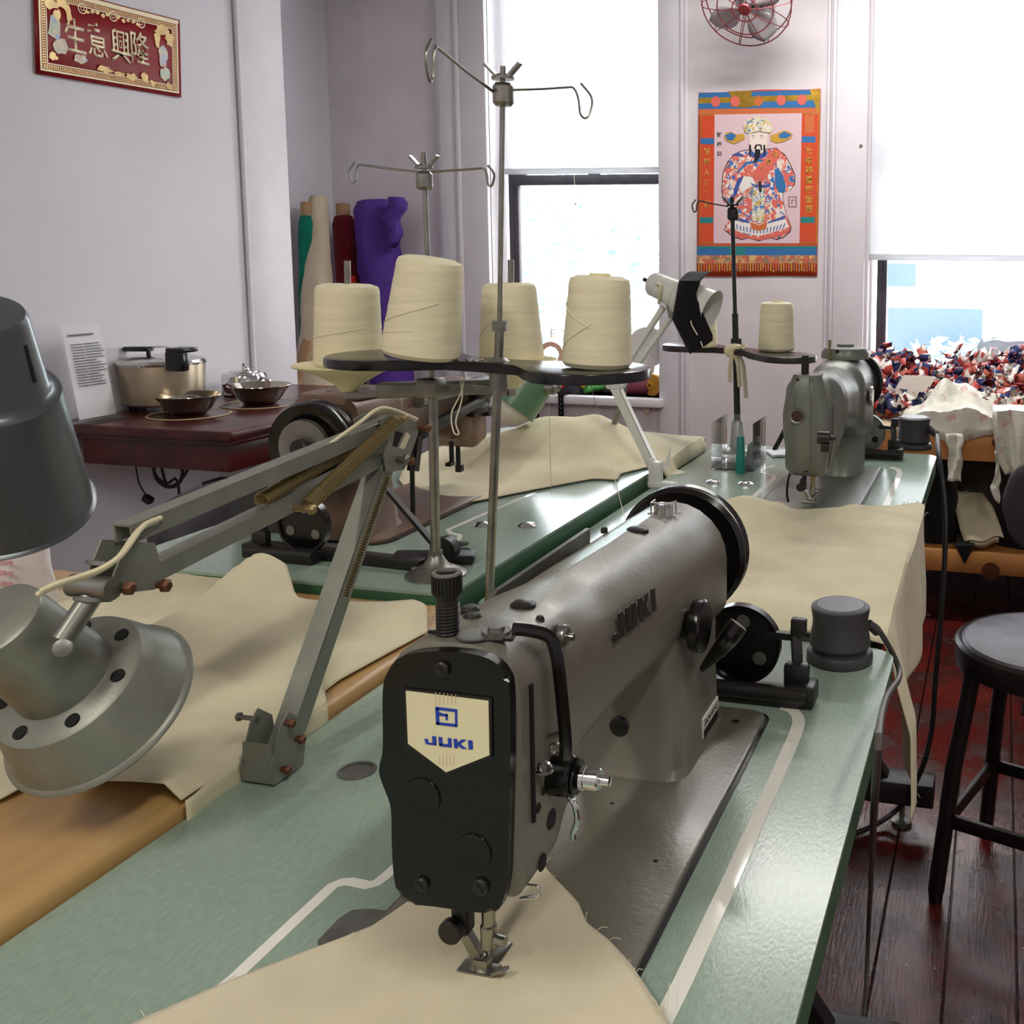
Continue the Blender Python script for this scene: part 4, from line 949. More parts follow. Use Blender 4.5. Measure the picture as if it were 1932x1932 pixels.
cone('cream thread cone on a pale saucer in front of the window', ba, tp, 60*s_, 50*s_, 'cream thread cones', False, ((.25, .65, 2.6, 1.6),))

# black stand on the far table
PY3 = 2.30
r0 = pz(1389, 850, T); r0 = V((py(1391, 850, PY3).x, PY3, T)); r1 = py(1389, 655, PY3); r2 = py(1387, 595, PY3); r3 = py(1381, 372, PY3)
t = thing('thread_stand', 'black thread stand with rag knotted round it behind the acrylic box', 'thread stand', (r0.x, PY3, T))
b = B(); b.lathe([(.030, 0), (.030, .004), (.018, .010), (.014, .07), (.010, .075)], r0, n=28); obj('foot', b, 'dull_steel', t)
b = B(); b.cyl(r0+V((0, 0, .06)), r2, .0075, 14); b.cyl(r1+V((0, 0, -.01)), r1+V((0, 0, .02)), .013, 14); obj('pole', b, 'black_iron', t)
b = B(); b.cyl(r2, r3, .005, 12); b.cyl(r2+V((0, 0, -.004)), r2+V((0, 0, .004)), .008, 10); obj('upper_rod', b, 'black_iron', t)
ZQ = r1.z-.008; hb = V((r1.x, PY3, ZQ)); ta = pz(1262, 652, ZQ); tb_ = pz(1521, 680, ZQ)
da = ta-hb; da.z = 0; La = min(da.length, .20); da.normalize(); db = tb_-hb; db.z = 0; Lb = db.length; db.normalize()
b = B(); b.prism(lobe_outline(hb+V((0, 0, -.007)), da, da.length and (ta-hb).length, db, Lb, .022, .065, .06), (0, 0, .014), bev=.003); obj('cone_plate', b, mat('brown_black', '#241c19', .3), t)
b = B(); b.ball(hb+V((0, -.014, .0)), .02, (1.3, .9, .9)); b.bar(hb+V((0, -.03, .005)), hb+V((.03, -.03, .016)), .014, .006)
for dx, L_ in ((.012, .06), (.024, .085), (-.006, .05)): b.tube(smoothpts([hb+V((dx*.4, -.025, -.01)), hb+V((dx, -.03, -.03)), hb+V((dx*1.3, -.028, -.02-L_))], 4), .005, 6)
obj('knotted_rag', b, 'canvas', t)
h3 = py(1383, 388, PY3); b = B(); wing_nut(b, h3, 1.1); obj('wing_nut', b, 'black_iron', t)
obj('thread_guide', guide(h3+V((-.01, 0, -.002)), py(1318, 380, PY3), 0, .024, r=.0016), 'black_iron', t)
obj('thread_guide', guide(h3+V((.01, 0, 0)), py(1432, 344, PY3+.12), 0, .022, r=.0016), 'black_iron', t)
zq = ZQ+.0072
ba = pz(1465, 662, zq); tp = py(1466, 570, ba.y); s_ = mpp(ba)
cone('short cream thread cone on the right of the black stand plate', ba, tp, 35*s_, 31*s_, 'cream thread cones', True, ((.8, .6, 2.6, 2),))
ba = pz(1325, 655, zq); tp = py(1322, 566, ba.y); s_ = mpp(ba)
cone('cream thread cone behind the black cloth on the white lamp', ba, tp, 30*s_, 27*s_, 'cream thread cones', True)
# ------------------------------------------------------------------ cloths
def nz(x, y, s, a, seed=0): return a*noise.noise(V((x*s+seed, y*s-seed, seed*.7)))
def fray(b, pts, n, L, seed):
    """loose yarn ends along a raw edge"""
    random.seed(seed); pts = [V(p) for p in pts]
    for i in range(n):
        q = poly_at(pts, random.random()); d = V((random.gauss(0, 1), random.gauss(0, 1), random.gauss(0, .5)))*L*random.random()
        b.tube([q, q+d*.5+V((0, 0, L*.15)), q+d], .00025, 4)
    return b
# 1: canvas under the needle of the taupe machine
zc = T+.0065
left = [pz(*p, zc) for p in ((40, 2060), (270, 1935), (440, 1856), (590, 1797), (700, 1752), (770, 1705), (860, 1650))]
right = [pz(*p, zc) for p in ((1340, 2060), (1262, 1932), (1188, 1818), (1150, 1780), (1106, 1745), (1092, 1712), (1050, 1668), (1003, 1608))]
P = coons([left[0], right[0]], right, [left[-1], right[-1]], left, 44, 70)
for r in P:
    for v in r:
        d = hypot(v.x-nx, v.y-ny); h = nz(v.x, v.y, 9, .0035, 2)+nz(v.x, v.y, 30, .0012, 5)
        k = min(1, d/.06); v.z = zc + (h+.002)*k
        v.z += .004*math.exp(-((v.x-nx+.05)/.02)**2)*math.exp(-((v.y-ny+.04)/.05)**2)
b = B(); b.grid(P); cl = solid(solo('canvas_cloth', b, 'canvas', 'cream canvas piece under the needle of the taupe machine', 'fabric'), .0012)
b = B(); fray(b, right[1:], 26, .012, 4); fray(b, left[1:], 14, .012, 5); o = obj('frayed_edge', b, 'thread', cl); o['kind'] = 'stuff'

# 2: muslin over the far table, hanging down the aisle side
def drape_far():
    zc = T+.004; xe = FX1+.004
    top_far = [pz(*p, zc) for p in ((1150, 1000), (1240, 968), (1365, 957), (1430, 958), (1500, 964), (1560, 962), (1640, 947), (1690, 945))]
    yfar = 1.885
    nu, nv = 70, 46; P = []
    xl = -.545
    for j in range(nv+1):
        v = j/nv; row = []
        for i in range(nu+1):
            u = i/nu                                   # 0 left on the table, 1 hem hanging
            fx = poly_at([(0, 0, 0), (1, 0, 0)], u).x
            wt = xe-xl; hang = lerp(.225, .155, v)
            s_ = u*(wt+.25)                            # arc length at the near edge
            hs = hang
            yb = lerp(FY0-.001, yfar, v)
            if s_ <= wt-.012:
                x = xl+s_; z = zc; y = yb
            else:
                q = (s_-(wt-.012))/(.25+.012); drop = q*hs
                a = min(1, drop/.012); x = xe-.012*(1-a)+.004*a; z = zc+.001-max(0, drop-.012)-.003*a
                x += (.010*sin(v*9+1.2)+.005*sin(v*23))*min(1, drop/.12)+.008*min(1, drop/.2)+.022*(1-v)**2*min(1, drop/.12)
                y = yb + (-.010*q) - .06*q*(v)+.05*q*(1-v)*0
            # far edge follows the picture
            if z == zc:
                edge = 1.775+.012*sin(x*40)
                y = lerp(FY0-.001, edge if x < xe-.12 else lerp(edge, yfar, (x-(xe-.12))/.12), v)
                rip = .016*math.exp(-((y-1.70+.55*(x+.33)**1*.0)/.05)**2)*math.exp(-((x+.40)/.06)**2)
                z = zc + rip + abs(nz(x, y*1.6, 6, .022, 8)) + .012*math.exp(-((x-.9*(y-1.74)+.39)/.018)**2)*max(0, min(1, (y-1.45)/.25)) + .010*math.exp(-((x-.5*(y-1.7)+.27)/.022)**2)*max(0, min(1, (y-1.4)/.3))
                pd = hypot(x+.319, y-1.80); z = lerp(zc, z, min(1, pd/.05))
                if x > xe-.06: z = lerp(z, zc+.001, (x-(xe-.06))/.06)
            row.append(V((x, y, z)))
        P.append(row)
    b = B(); b.grid(P); o = solo('muslin_cloth', b, 'muslin', 'pale muslin sheet draped over the table edge by the grey machine', 'fabric'); solid(o, .0012)
    b = B(); edge = [r[-1] for r in P]; fr = [P[-1][i] for i in range(40, nu+1)]; fray(b, fr, 40, .016, 9); fray(b, edge, 22, .016, 11); k = obj('frayed_edge', b, 'thread', o); k['kind'] = 'stuff'
drape_far()

# 3: muslin on the brown machine's table with a peaked fold
def cloth_left():
    zc = TL+.004
    near = [pz(*p, zc) for p in ((752, 905), (800, 960), (900, 945), (1000, 925), (1080, 910), (1120, 903), (1165, 905), (1172, 893), (1240, 877), (1296, 866))]
    rt = [near[-1], V((LX1+.008, near[-1].y+.02, zc)), V((LX1+.008, 2.30, zc))]
    far = [V((-1.17, 1.95, zc)), V((-1.10, 2.12, zc)), V((-.95, 2.22, zc)), V((LX1+.008, 2.30, zc))]
    lf = [near[0], V((-1.13, 1.8, zc)), far[0]]
    P = coons(near, rt, far, lf, 60, 44)
    ridge_a = pz(1110, 900, zc); ridge_b = pz(1150, 850, zc)
    pk = py(1122, 782, 2.02); 
    for j, r in enumerate(P):
        for i, v in enumerate(r):
            h = abs(nz(v.x, v.y, 6, .012, 3))
            # tent: ridge running back from the near edge
            e = j/44; along = math.exp(-((v.y-2.03)/.17)**2); cr = (v.x+.845-.10*(v.y-2.0))
            tent = max(0, 1-abs(cr)/(.36 if cr < 0 else .17))*.082*along
            tent2 = max(0, 1-abs(v.x+.98-.25*(v.y-1.9))/.10)*.018*math.exp(-((v.y-1.95)/.16)**2)
            v.z = zc + h*min(1, e*8) + (tent+tent2)*min(1, e*7+.05)
            if v.x > LX1: v.z -= .03*min(1, (v.x-LX1)/.008)
    b = B(); b.grid(P); o = solo('muslin_cloth', b, 'muslin', 'pale muslin with a tented fold on the table of the brown machine', 'fabric'); solid(o, .0012)
cloth_left()

# 4: muslin across the ochre table with a big soft roll and an overhang
def cloth_wood():
    zc = TW+.004
    near = [pz(*p, zc) for p in ((-140, 1560), (0, 1508), (60, 1480), (105, 1470), (215, 1490), (332, 1508))]
    near[-1].x = WX1+.003
    right = [near[-1], pz(480, 1400, zc), pz(590, 1325, zc), pz(612, 1305, zc), pz(640, 1283, zc), pz(745, 1225, zc), pz(806, 1192, zc)]
    for p in right[:3]: p.x = WX1+.003
    far = [pz(-60, 1150, zc), pz(120, 1118, zc), pz(250, 1090, zc), pz(400, 1070, zc), pz(520, 1090, zc), pz(560, 1148, zc), pz(700, 1140, zc), pz(778, 1138, zc), pz(806, 1160, zc), right[-1]]
    left = [near[0], pz(-120, 1350, zc), far[0]]
    P = coons(near, right, far, left, 70, 60)
    r0, r1 = pz(500, 1120, zc), pz(250, 1245, zc); rd = (r1-r0); rl = rd.length; rd.normalize(); rn = V((-rd.y, rd.x, 0))
    for j, r in enumerate(P):
        for i, v in enumerate(r):
            h = abs(nz(v.x, v.y, 7, .018, 13))+nz(v.x, v.y, 18, .003, 3)
            q = v-r0; s_ = q.dot(rd); c = q.dot(rn)
            if c < 0: g = math.exp(-(c/.020)**2)
            else: g = math.exp(-(c/.055)**2)
            amp = .062*(1/(1+math.exp(-(s_+.02)/.012)))*math.exp(-max(0, s_)/.16)
            edge = min(1, (70-i)/5)
            v.z = zc + max(0, h)*edge + g*amp*edge
    b = B(); b.grid(P)
    # overhang down to the green table
    ed = [right[0], right[1], right[2]]
    rows = []
    for k in range(7):
        u = k/6; rows.append([poly_at(ed, i/30)+V((.006*min(1, u*5)+.004*sin(i*.9)*u, 0, -.05*u*(.85+.15*sin(i*.5)))) for i in range(31)])
    for rr in rows:
        for p in rr: p.x = WX1+.003+max(0, .004*sin(p.y*60))
    b2 = B(); b2.grid(rows)
    o = solo('muslin_cloth', b, 'muslin', 'rumpled muslin with a soft roll across the ochre wooden table', 'fabric'); solid(o, .0012)
    k = obj('overhang', b2, 'muslin', o); solid(k, .0012)
cloth_wood()

# ------------------------------------------------------------------ silver spring arm lamp clamped on the near table
def bolt(b, c, ax, r=.006, L=.01):
    c = V(c); z = V(ax).normalized(); b.cyl(c-z*L*.5, c+z*L*.5, r*.55, 10); b.lathe([(r, 0), (r, r*.6), (r*.6, r)], c+z*L*.4, z, 6)
def u_arm(b, a, c, w, h, t=.0016, up=(0, 0, 1)):
    """open channel arm"""
    a, c = V(a), V(c); y = (c-a).normalized(); x = y.cross(V(up)).normalized(); z = x.cross(y); R = Matrix((x, y, z)).transposed(); m = (a+c)/2; L = (c-a).length
    b.box(m+x*(w/2), (t, L, h), R); b.box(m-x*(w/2), (t, L, h), R); b.box(m+z*(h/2), (w+t, L, t), R)
def silver_lamp():
    X = -.602
    base = pz(505, 1478, T)
    t = thing('arm_lamp', 'grey metal spring arm lamp with perforated collar shade over the muslin', 'lamp', (X, .735, T))
    A0 = pxx(530, 1402, X); A1 = pxx(722, 868, X); E0 = pxx(728, 800, X); J0 = pxx(232, 1058, X+.0); J1 = pxx(262, 1100, X); E1 = pxx(735, 862, X)
    n = V((1, 0, 0))
    b = B(); q = V((X, A0.y-.012, T))
    for s in (-1, 1):
        b.prism([q+V((s*.014, -.018, .002)), q+V((s*.014, .020, .002)), q+V((s*.014, .024, .02)), q+V((s*.014, .020, .045)), q+V((s*.014, .004, .058)), q+V((s*.014, -.006, .05)), q+V((s*.014, -.020, .02))], (s*.0016, 0, 0))
    b.box(q+V((0, 0, .004)), (.028, .034, .003)); b.box(q+V((0, -.017, .02)), (.028, .002, .035)); obj('clamp_bracket', b, 'lamp_grey', t)
    for dy, dz in ((.012, .03), (-.008, .012), (.0, .05)):
        b = B(); bolt(b, q+V((.017, dy, dz)), (1, 0, 0), .0042, .008); obj('bolt', b, 'rust_bolt', t)
    b = B(); bolt(b, q+V((-.022, .0, .05)), (-1, 0, 0), .004, .02); obj('bolt', b, 'dull_steel', t)
    b = B(); u_arm(b, A0+V((0, 0, -.01)), A1, .018, .018, up=(0, -1, .3)); obj('lower_arm', b, 'lamp_grey', t)
    # spring inside lower arm
    b = B(); m0 = A0.lerp(A1, .48); m1 = A0.lerp(A1, .93); b.tube(spiral(m0+V((.006, .004, 0)), m1+V((.006, .004, 0)), .0058, 46, 8), .0009, 5); b.tube([m0+V((.006, .004, 0)), A0.lerp(A1, .44)+V((.006, .004, 0))], .0014, 6); obj('spring', b, 'spring_brass', t)
    # elbow plate pair with two windows
    EC = pxx(735, 830, X)
    out = [pxx(*p, X) for p in ((690, 792), (716, 778), (762, 795), (766, 815), (748, 868), (738, 885), (706, 890), (700, 860), (708, 835))]
    b = B()
    for s in (-1, 1): b.prism([p+V((s*.013, 0, 0)) for p in out], (s*.0016, 0, 0))
    obj('elbow_plate', b, 'lamp_grey', t)
    b = B(); b.prism([pxx(*p, X)+V((.0148, 0, 0)) for p in ((722, 812), (735, 816), (724, 842), (716, 840))], (.0004, 0, 0)); obj('plate_slot', b, 'dark_hole', t)
    b = B(); b.prism([pxx(*p, X)+V((.0148, 0, 0)) for p in ((742, 814), (750, 820), (738, 846), (728, 844))], (.0004, 0, 0)); obj('plate_slot', b, 'canvas', t)
    for p, m in (((766, 806), 'rust_bolt'), ((724, 864), 'dull_steel'), ((735, 868), 'rust_bolt'), ((722, 788), 'spring_brass')):
        b = B(); bolt(b, pxx(*p, X)+V((.017, 0, 0)), (1, 0, 0), .0048, .016); obj('bolt', b, m, t)
    # upper pair of bars
    U0, U1 = pxx(740, 797, X), pxx(232, 1008, X); D0, D1 = pxx(712, 866, X), pxx(275, 1083, X)
    b = B(); u_arm(b, U0, U1, .014, .013); obj('upper_bar', b, 'lamp_grey', t)
    b = B(); u_arm(b, D0, D1, .014, .013); obj('lower_bar', b, 'lamp_grey', t)
    for s, p0, p1 in ((1, (718, 792), (548, 952)), (-1, (672, 842), (500, 945))):
        a, c = pxx(*p0, X)+V((.017 if s > 0 else -.004, 0, 0)), pxx(*p1, X)+V((.017 if s > 0 else -.004, 0, 0))
        b = B(); b.tube(spiral(a, c, .0062, 52, 8), .0010, 5); obj('spring', b, 'spring_brass', t)
    b = B(); q = pxx(540, 958, X); bolt(b, q+V((.012, 0, 0)), (1, 0, 0), .005, .03); obj('bolt', b, 'spring_brass', t)
    # wrist bracket
    o2 = [pxx(*p, X) for p in ((215, 1020), (268, 1022), (283, 1085), (268, 1110), (195, 1118), (178, 1110))]
    b = B()
    for s in (-1, 1): b.prism([p+V((s*.010, 0, 0)) for p in o2], (s*.0014, 0, 0))
    obj('wrist_bracket', b, 'lamp_grey', t)
    for p in ((204, 1106), (274, 1101)):
        b = B(); bolt(b, pxx(*p, X)+V((.012, 0, 0)), (1, 0, 0), .0052, .01); obj('bolt', b, 'rust_bolt', t)
    b = B(); w = pxx(182, 1108, X); b.cyl(w+V((-.02, 0, 0)), w+V((.014, 0, 0)), .008, 14); b.lathe([(.012, 0), (.012, .003)], w+V((-.004, 0, -.010)), (0, .3, 1), 16); b.lathe([(.012, 0), (.012, .003)], w+V((-.004, .012, .012)), (0, .3, 1), 16); obj('swivel', b, 'dull_steel', t)
    # shade, axis tilted down towards the right
    YS = .575
    rc = py(190, 1332, .625); k = mpp(rc)*.90; vw = (rc-CAM).normalized()
    ax = ((_R*.78+_D*.63)*.68+vw*.73).normalized(); H = 330
    top = rc-ax*(H*k)
    prof = [(0, 0), (74*k, 0), (82*k, 4*k), (85*k, 14*k), (90*k, 120*k), (96*k, 206*k), (104*k, 211*k), (138*k, 215*k), (148*k, 220*k), (154*k, 232*k), (186*k, (H-10)*k), (193*k, (H-6)*k), (196*k, H*k), (193*k, (H+5)*k), (186*k, H*k), (150*k, 240*k), (134*k, 222*k), (88*k, 214*k), (70*k, 10*k), (0, 8*k)]
    b = B(); b.lathe(prof, top, ax, 80); sh = obj('shade', b, 'lamp_grey', t)
    z = ax; x = z.orthogonal().normalized(); y = z.cross(x)
    for i in range(7):
        a = 2*pi*i/7+.35; c = top+z*(213.2*k)+(x*cos(a)+y*sin(a))*(121*k)
        b = B(); b.lathe([(14*k, -.002), (14*k, .0012), (12*k, .0014), (0, .0010)], c, -z, 22); obj('vent_hole', b, 'dark_hole', sh)
    b = B(); c = top+z*(255*k); b.ball(c, 60*k, (1, 1, 1), 20); obj('bulb', b, 'white_enamel', sh)
    stem_b = py(138, 1172, .555)
    b = B(); b.cyl(stem_b+V((-.004, -.006, -.012)), w+V((-.004, 0, -.006)), .0072, 14); b.lathe([(.006, 0), (.006, .004), (.003, .005)], stem_b+V((.004, -.012, -.014)), (.5, -.8, .3), 12); obj('stem', b, 'dull_steel', t)
    # twin cord
    for off in (0, 1):
        d = V((.0035*off, 0, .0028*off))
        pts = [py(70, 1122, .53)+d, py(100, 1108, .535)+d, py(150, 1092, .55)+d, py(190, 1076, .56)+d, py(225, 1050, .57)+d, pxx(262, 1000, X+.012)+d, pxx(292, 985, X+.008)+d, pxx(330, 962, X-.002)+d+V((0, 0, -.004)), pxx(560, 868, X-.004)+d+V((0, 0, -.004)), pxx(650, 812, X)+d+V((.008, 0, .002)), pxx(690, 780, X)+d+V((.010, 0, .002)), pxx(722, 778, X)+d+V((.010, 0, .0)), pxx(762, 802, X)+d+V((.012, 0, .004))]
        b = B(); b.tube(smoothpts(pts, 6), .0019, 7); obj('cord', b, 'cable_white', t)
silver_lamp()

# ------------------------------------------------------------------ big slate lamp shade at the left edge
def slate_lamp():
    mat('slate_enamel', '#5b6266', .28, .45, var=.04, vscale=10)
    Y = .70
    t = thing('arm_lamp', 'slate grey bell lamp shade with slotted neck above the ochre table', 'lamp', (-1.12, Y, TW))
    top = py(-42, 588, Y-.03); bot = py(-8, 952, Y+.03); ax = (bot-top).normalized(); k = mpp(top); L = (bot-top).length/k
    prof = [(0, 0), (60*k, 0), (74*k, 4*k), (79*k, 14*k), (104*k, 165*k), (112*k, 176*k), (126*k, 182*k), (128*k, 190*k), (172*k, (L-6)*k), (178*k, (L-2)*k), (180*k, L*k), (176*k, (L+4)*k), (168*k, L*k), (122*k, 194*k), (98*k, 178*k), (70*k, 16*k), (0, 8*k)]
    b = B(); b.lathe(prof, top, ax, 80); sh = obj('shade', b, 'slate_enamel', t)
    x = V((cos(.35), -sin(.35), 0)); x = (x-ax*x.dot(ax)).normalized(); yv = ax.cross(x)
    for a in (-.55, -1.6, .6):
        d = x*cos(a)+yv*sin(a); c0 = top+ax*(48*k)+d*(85.2*k); c1 = top+ax*(128*k)+d*(98.6*k)
        b = B(); b.bar(c0, c1, 7*k, .0012, up=d); obj('vent_slot', b, 'dark_hole', sh)
    b = B(); b.ball(top+ax*(250*k), 62*k, (1, 1, 1), 18); obj('bulb', b, 'white_enamel', sh)
    b = B(); post = V((-1.12, Y, TW)); j = top+V((-.10, 0, .06))
    b.cyl(post, post+V((0, 0, .26)), .008, 12); b.tube([post+V((0, 0, .26)), post+V((-.01, 0, .33)), j], .008, 10); b.tube([j, top+ax*(30*k)+V((-78*k, 0, 0))], .007, 10); obj('arm', b, 'slate_enamel', t)
    b = B(); b.lathe([(.07, 0), (.07, .008), (.06, .016), (.012, .022)], post, n=32); obj('foot', b, 'slate_enamel', t)
slate_lamp()

# ------------------------------------------------------------------ white arm lamp with black cloth
def white_lamp():
    t0 = V((LX1+.022, 1.90, T)); Y = 1.915
    t = thing('arm_lamp', 'white spring arm lamp clamped between tables with cloth over its shade', 'lamp', (-.64, Y, T))
    b = B(); q = pz(1236, 915, T)
    a = pz(1240, 918, T)
    b.box(a+V((.012, -.005, .006)), (.055, .02, .012), bev=.002); b.box(a+V((-.012, 0, .03)), (.005, .02, .05)); b.box(a+V((0, .0, .03)), (.02, .018, .04), bev=.002)
    b.prism([a+V((.008, .012, .035)), a+V((.02, .012, .035)), a+V((.024, .012, .08))], (0, .003, 0)); obj('clamp', b, 'white_enamel', t)
    A0, A1 = py(1234, 885, Y), py(1160, 728, Y); 
    b = B(); u_arm(b, A0, A1, .014, .018, up=(1, 0, .2)); obj('lower_arm', b, 'white_enamel', t)
    b = B(); bolt(b, A0+V((0, -.01, .0)), (0, -1, 0), .006, .01); obj('bolt', b, 'dull_steel', t)
    b = B(); c = py(1158, 715, Y); b.box(c, (.03, .02, .04), bev=.005); bolt(b, c+V((0, -.012, 0)), (0, -1, 0), .006, .01); obj('elbow', b, 'white_enamel', t)
    for p0, p1 in (((1158, 725), (1252, 578)), ((1172, 730), (1268, 595))):
        b = B(); u_arm(b, py(*p0, Y), py(*p1, Y), .009, .010, up=(1, 0, -.5)); obj('upper_bar', b, 'white_enamel', t)
    b = B(); c = py(1266, 577, Y); b.prism([py(*p, Y-.008) for p in ((1255, 566), (1275, 556), (1272, 598), (1262, 600), (1258, 584))], (0, .016, 0)); b.cyl(py(1272, 553, Y-.012), py(1272, 553, Y+.012), .012, 14); obj('wrist', b, 'dull_steel', t)
    top, bot = py(1226, 532, Y), py(1341, 585, Y-.02); ax = (bot-top).normalized(); k = mpp(top); L = (bot-top).length/k
    b = B(); b.lathe([(0, 0), (16*k, 0), (20*k, 3*k), (23*k, 8*k), (25*k, 40*k), (27*k, 60*k), (33*k, 66*k), (38*k, L*k), (40*k, (L+2)*k), (37*k, (L+1)*k), (30*k, 68*k), (0, 60*k)], top, ax, 44); sh = obj('shade', b, 'white_enamel', t)
    b = B(); b.tube(smoothpts([py(1238, 535, Y-.03), py(1247, 540, Y-.034), py(1244, 556, Y-.034), py(1243, 572, Y-.02)], 5), .0032, 7); obj('cord', b, 'cable_white', t)
    b = B(); b.cyl(top-ax*.001, top-ax*(14*k), .004, 10); obj('switch_knob', b, 'black_iron', sh)
    # black cloth hung over the shade
    mat_cloth('black_felt', '#17151a')
    fr = [py(*p, Y-.055) for p in ((1281, 530), (1276, 560), (1268, 602), (1283, 632), (1298, 662), (1302, 668))]
    rt = [py(*p, Y-.055) for p in ((1322, 530), (1312, 558), (1322, 580), (1335, 610), (1348, 640), (1325, 656))]
    rows = []
    for i in range(13):
        u = i/12; rows.append([poly_at(fr, u).lerp(poly_at(rt, u), j/8)+V((0, -.012*sin(pi*j/8)*(1-.4*u), .0)) for j in range(9)])
    tops = []
    for kx in range(5):
        f = kx/5; tops.append([poly_at(fr, 0).lerp(poly_at(rt, 0), j/8)+V((0, .085*(1-f), .016*sin(pi*(1-f)*.55))) for j in range(9)])
    b = B(); b.grid(tops+rows); o = solid(solo('black_cloth', b, 'black_felt', 'black felt strip hanging over the white lamp shade', 'fabric'), .0015)
    b = B(); b.tube([py(1303, 605, Y-.07), py(1306, 615, Y-.07), py(1310, 622, Y-.07), py(1316, 632, Y-.07)], .0012, 5); obj('basting_stitch', b, 'thread', o)
    b = B(); b.tube([py(1322, 644, Y-.07), py(1326, 655, Y-.068)], .0012, 5); obj('basting_stitch', b, 'thread', o)
white_lamp()

# ------------------------------------------------------------------ green lamp hanging behind the black plate
def green_lamp():
    mat('green_enamel', '#5c8163', .32); Y = 1.95
    t = thing('machine_lamp', 'green dome lamp with white bulb beyond the brown machine', 'lamp', (-.80, Y+.12, TL))
    top, bot = py(1010, 702, Y+.02), py(955, 774, Y-.02); ax = (bot-top).normalized(); k = mpp(top); L = (bot-top).length/k
    b = B(); b.lathe([(0, -8*k), (24*k, -8*k), (36*k, -2*k), (46*k, 14*k), (50*k, 36*k), (52*k, (L-12)*k), (53*k, (L-10)*k), (50*k, (L-12)*k), (44*k, 16*k), (20*k, 0), (0, 0)], top, ax, 44); sh = obj('shade', b, 'green_enamel', t)
    b = B(); b.ball(top+ax*((L-20)*k), 43*k, (1, 1, 1), 22); obj('bulb', b, mat('bulb_white', '#d6d2c6', .35), sh)
    b = B(); c = py(1036, 733, Y); b.cyl(c+V((-.012, 0, 0)), c+V((.012, 0, 0)), .013, 16); b.ball(c+V((.014, 0, .004)), .012); b.tube(smoothpts([c+V((.01, .01, .004)), c+V((.05, .05, .05)), V((-.77, Y+.10, TL+.16)), V((-.80, Y+.12, TL+.06)), V((-.80, Y+.12, TL))], 6), .006, 10); obj('gooseneck', b, 'dull_steel', t)
    b = B(); b.lathe([(.035, 0), (.035, .008), (.01, .014)], (-.80, Y+.12, TL+.03), n=24); obj('foot', b, 'black_iron', t)
green_lamp()

# fine sewing threads running from the guides
def fine(pts, label):
    b = B(); b.tube([V(p) for p in pts], .00035, 4); solo('sewing_thread', b, 'thread', label, 'thread')
fine([py(1110, 705, 1.12), py(1178, 975, .93)], 'fine thread running from the black plate down to the taupe machine')
fine([py(1034, 700, 1.12)+V((0, 0, 0)), py(1040, 930, 1.4)], 'fine thread hanging in front of the tented muslin')
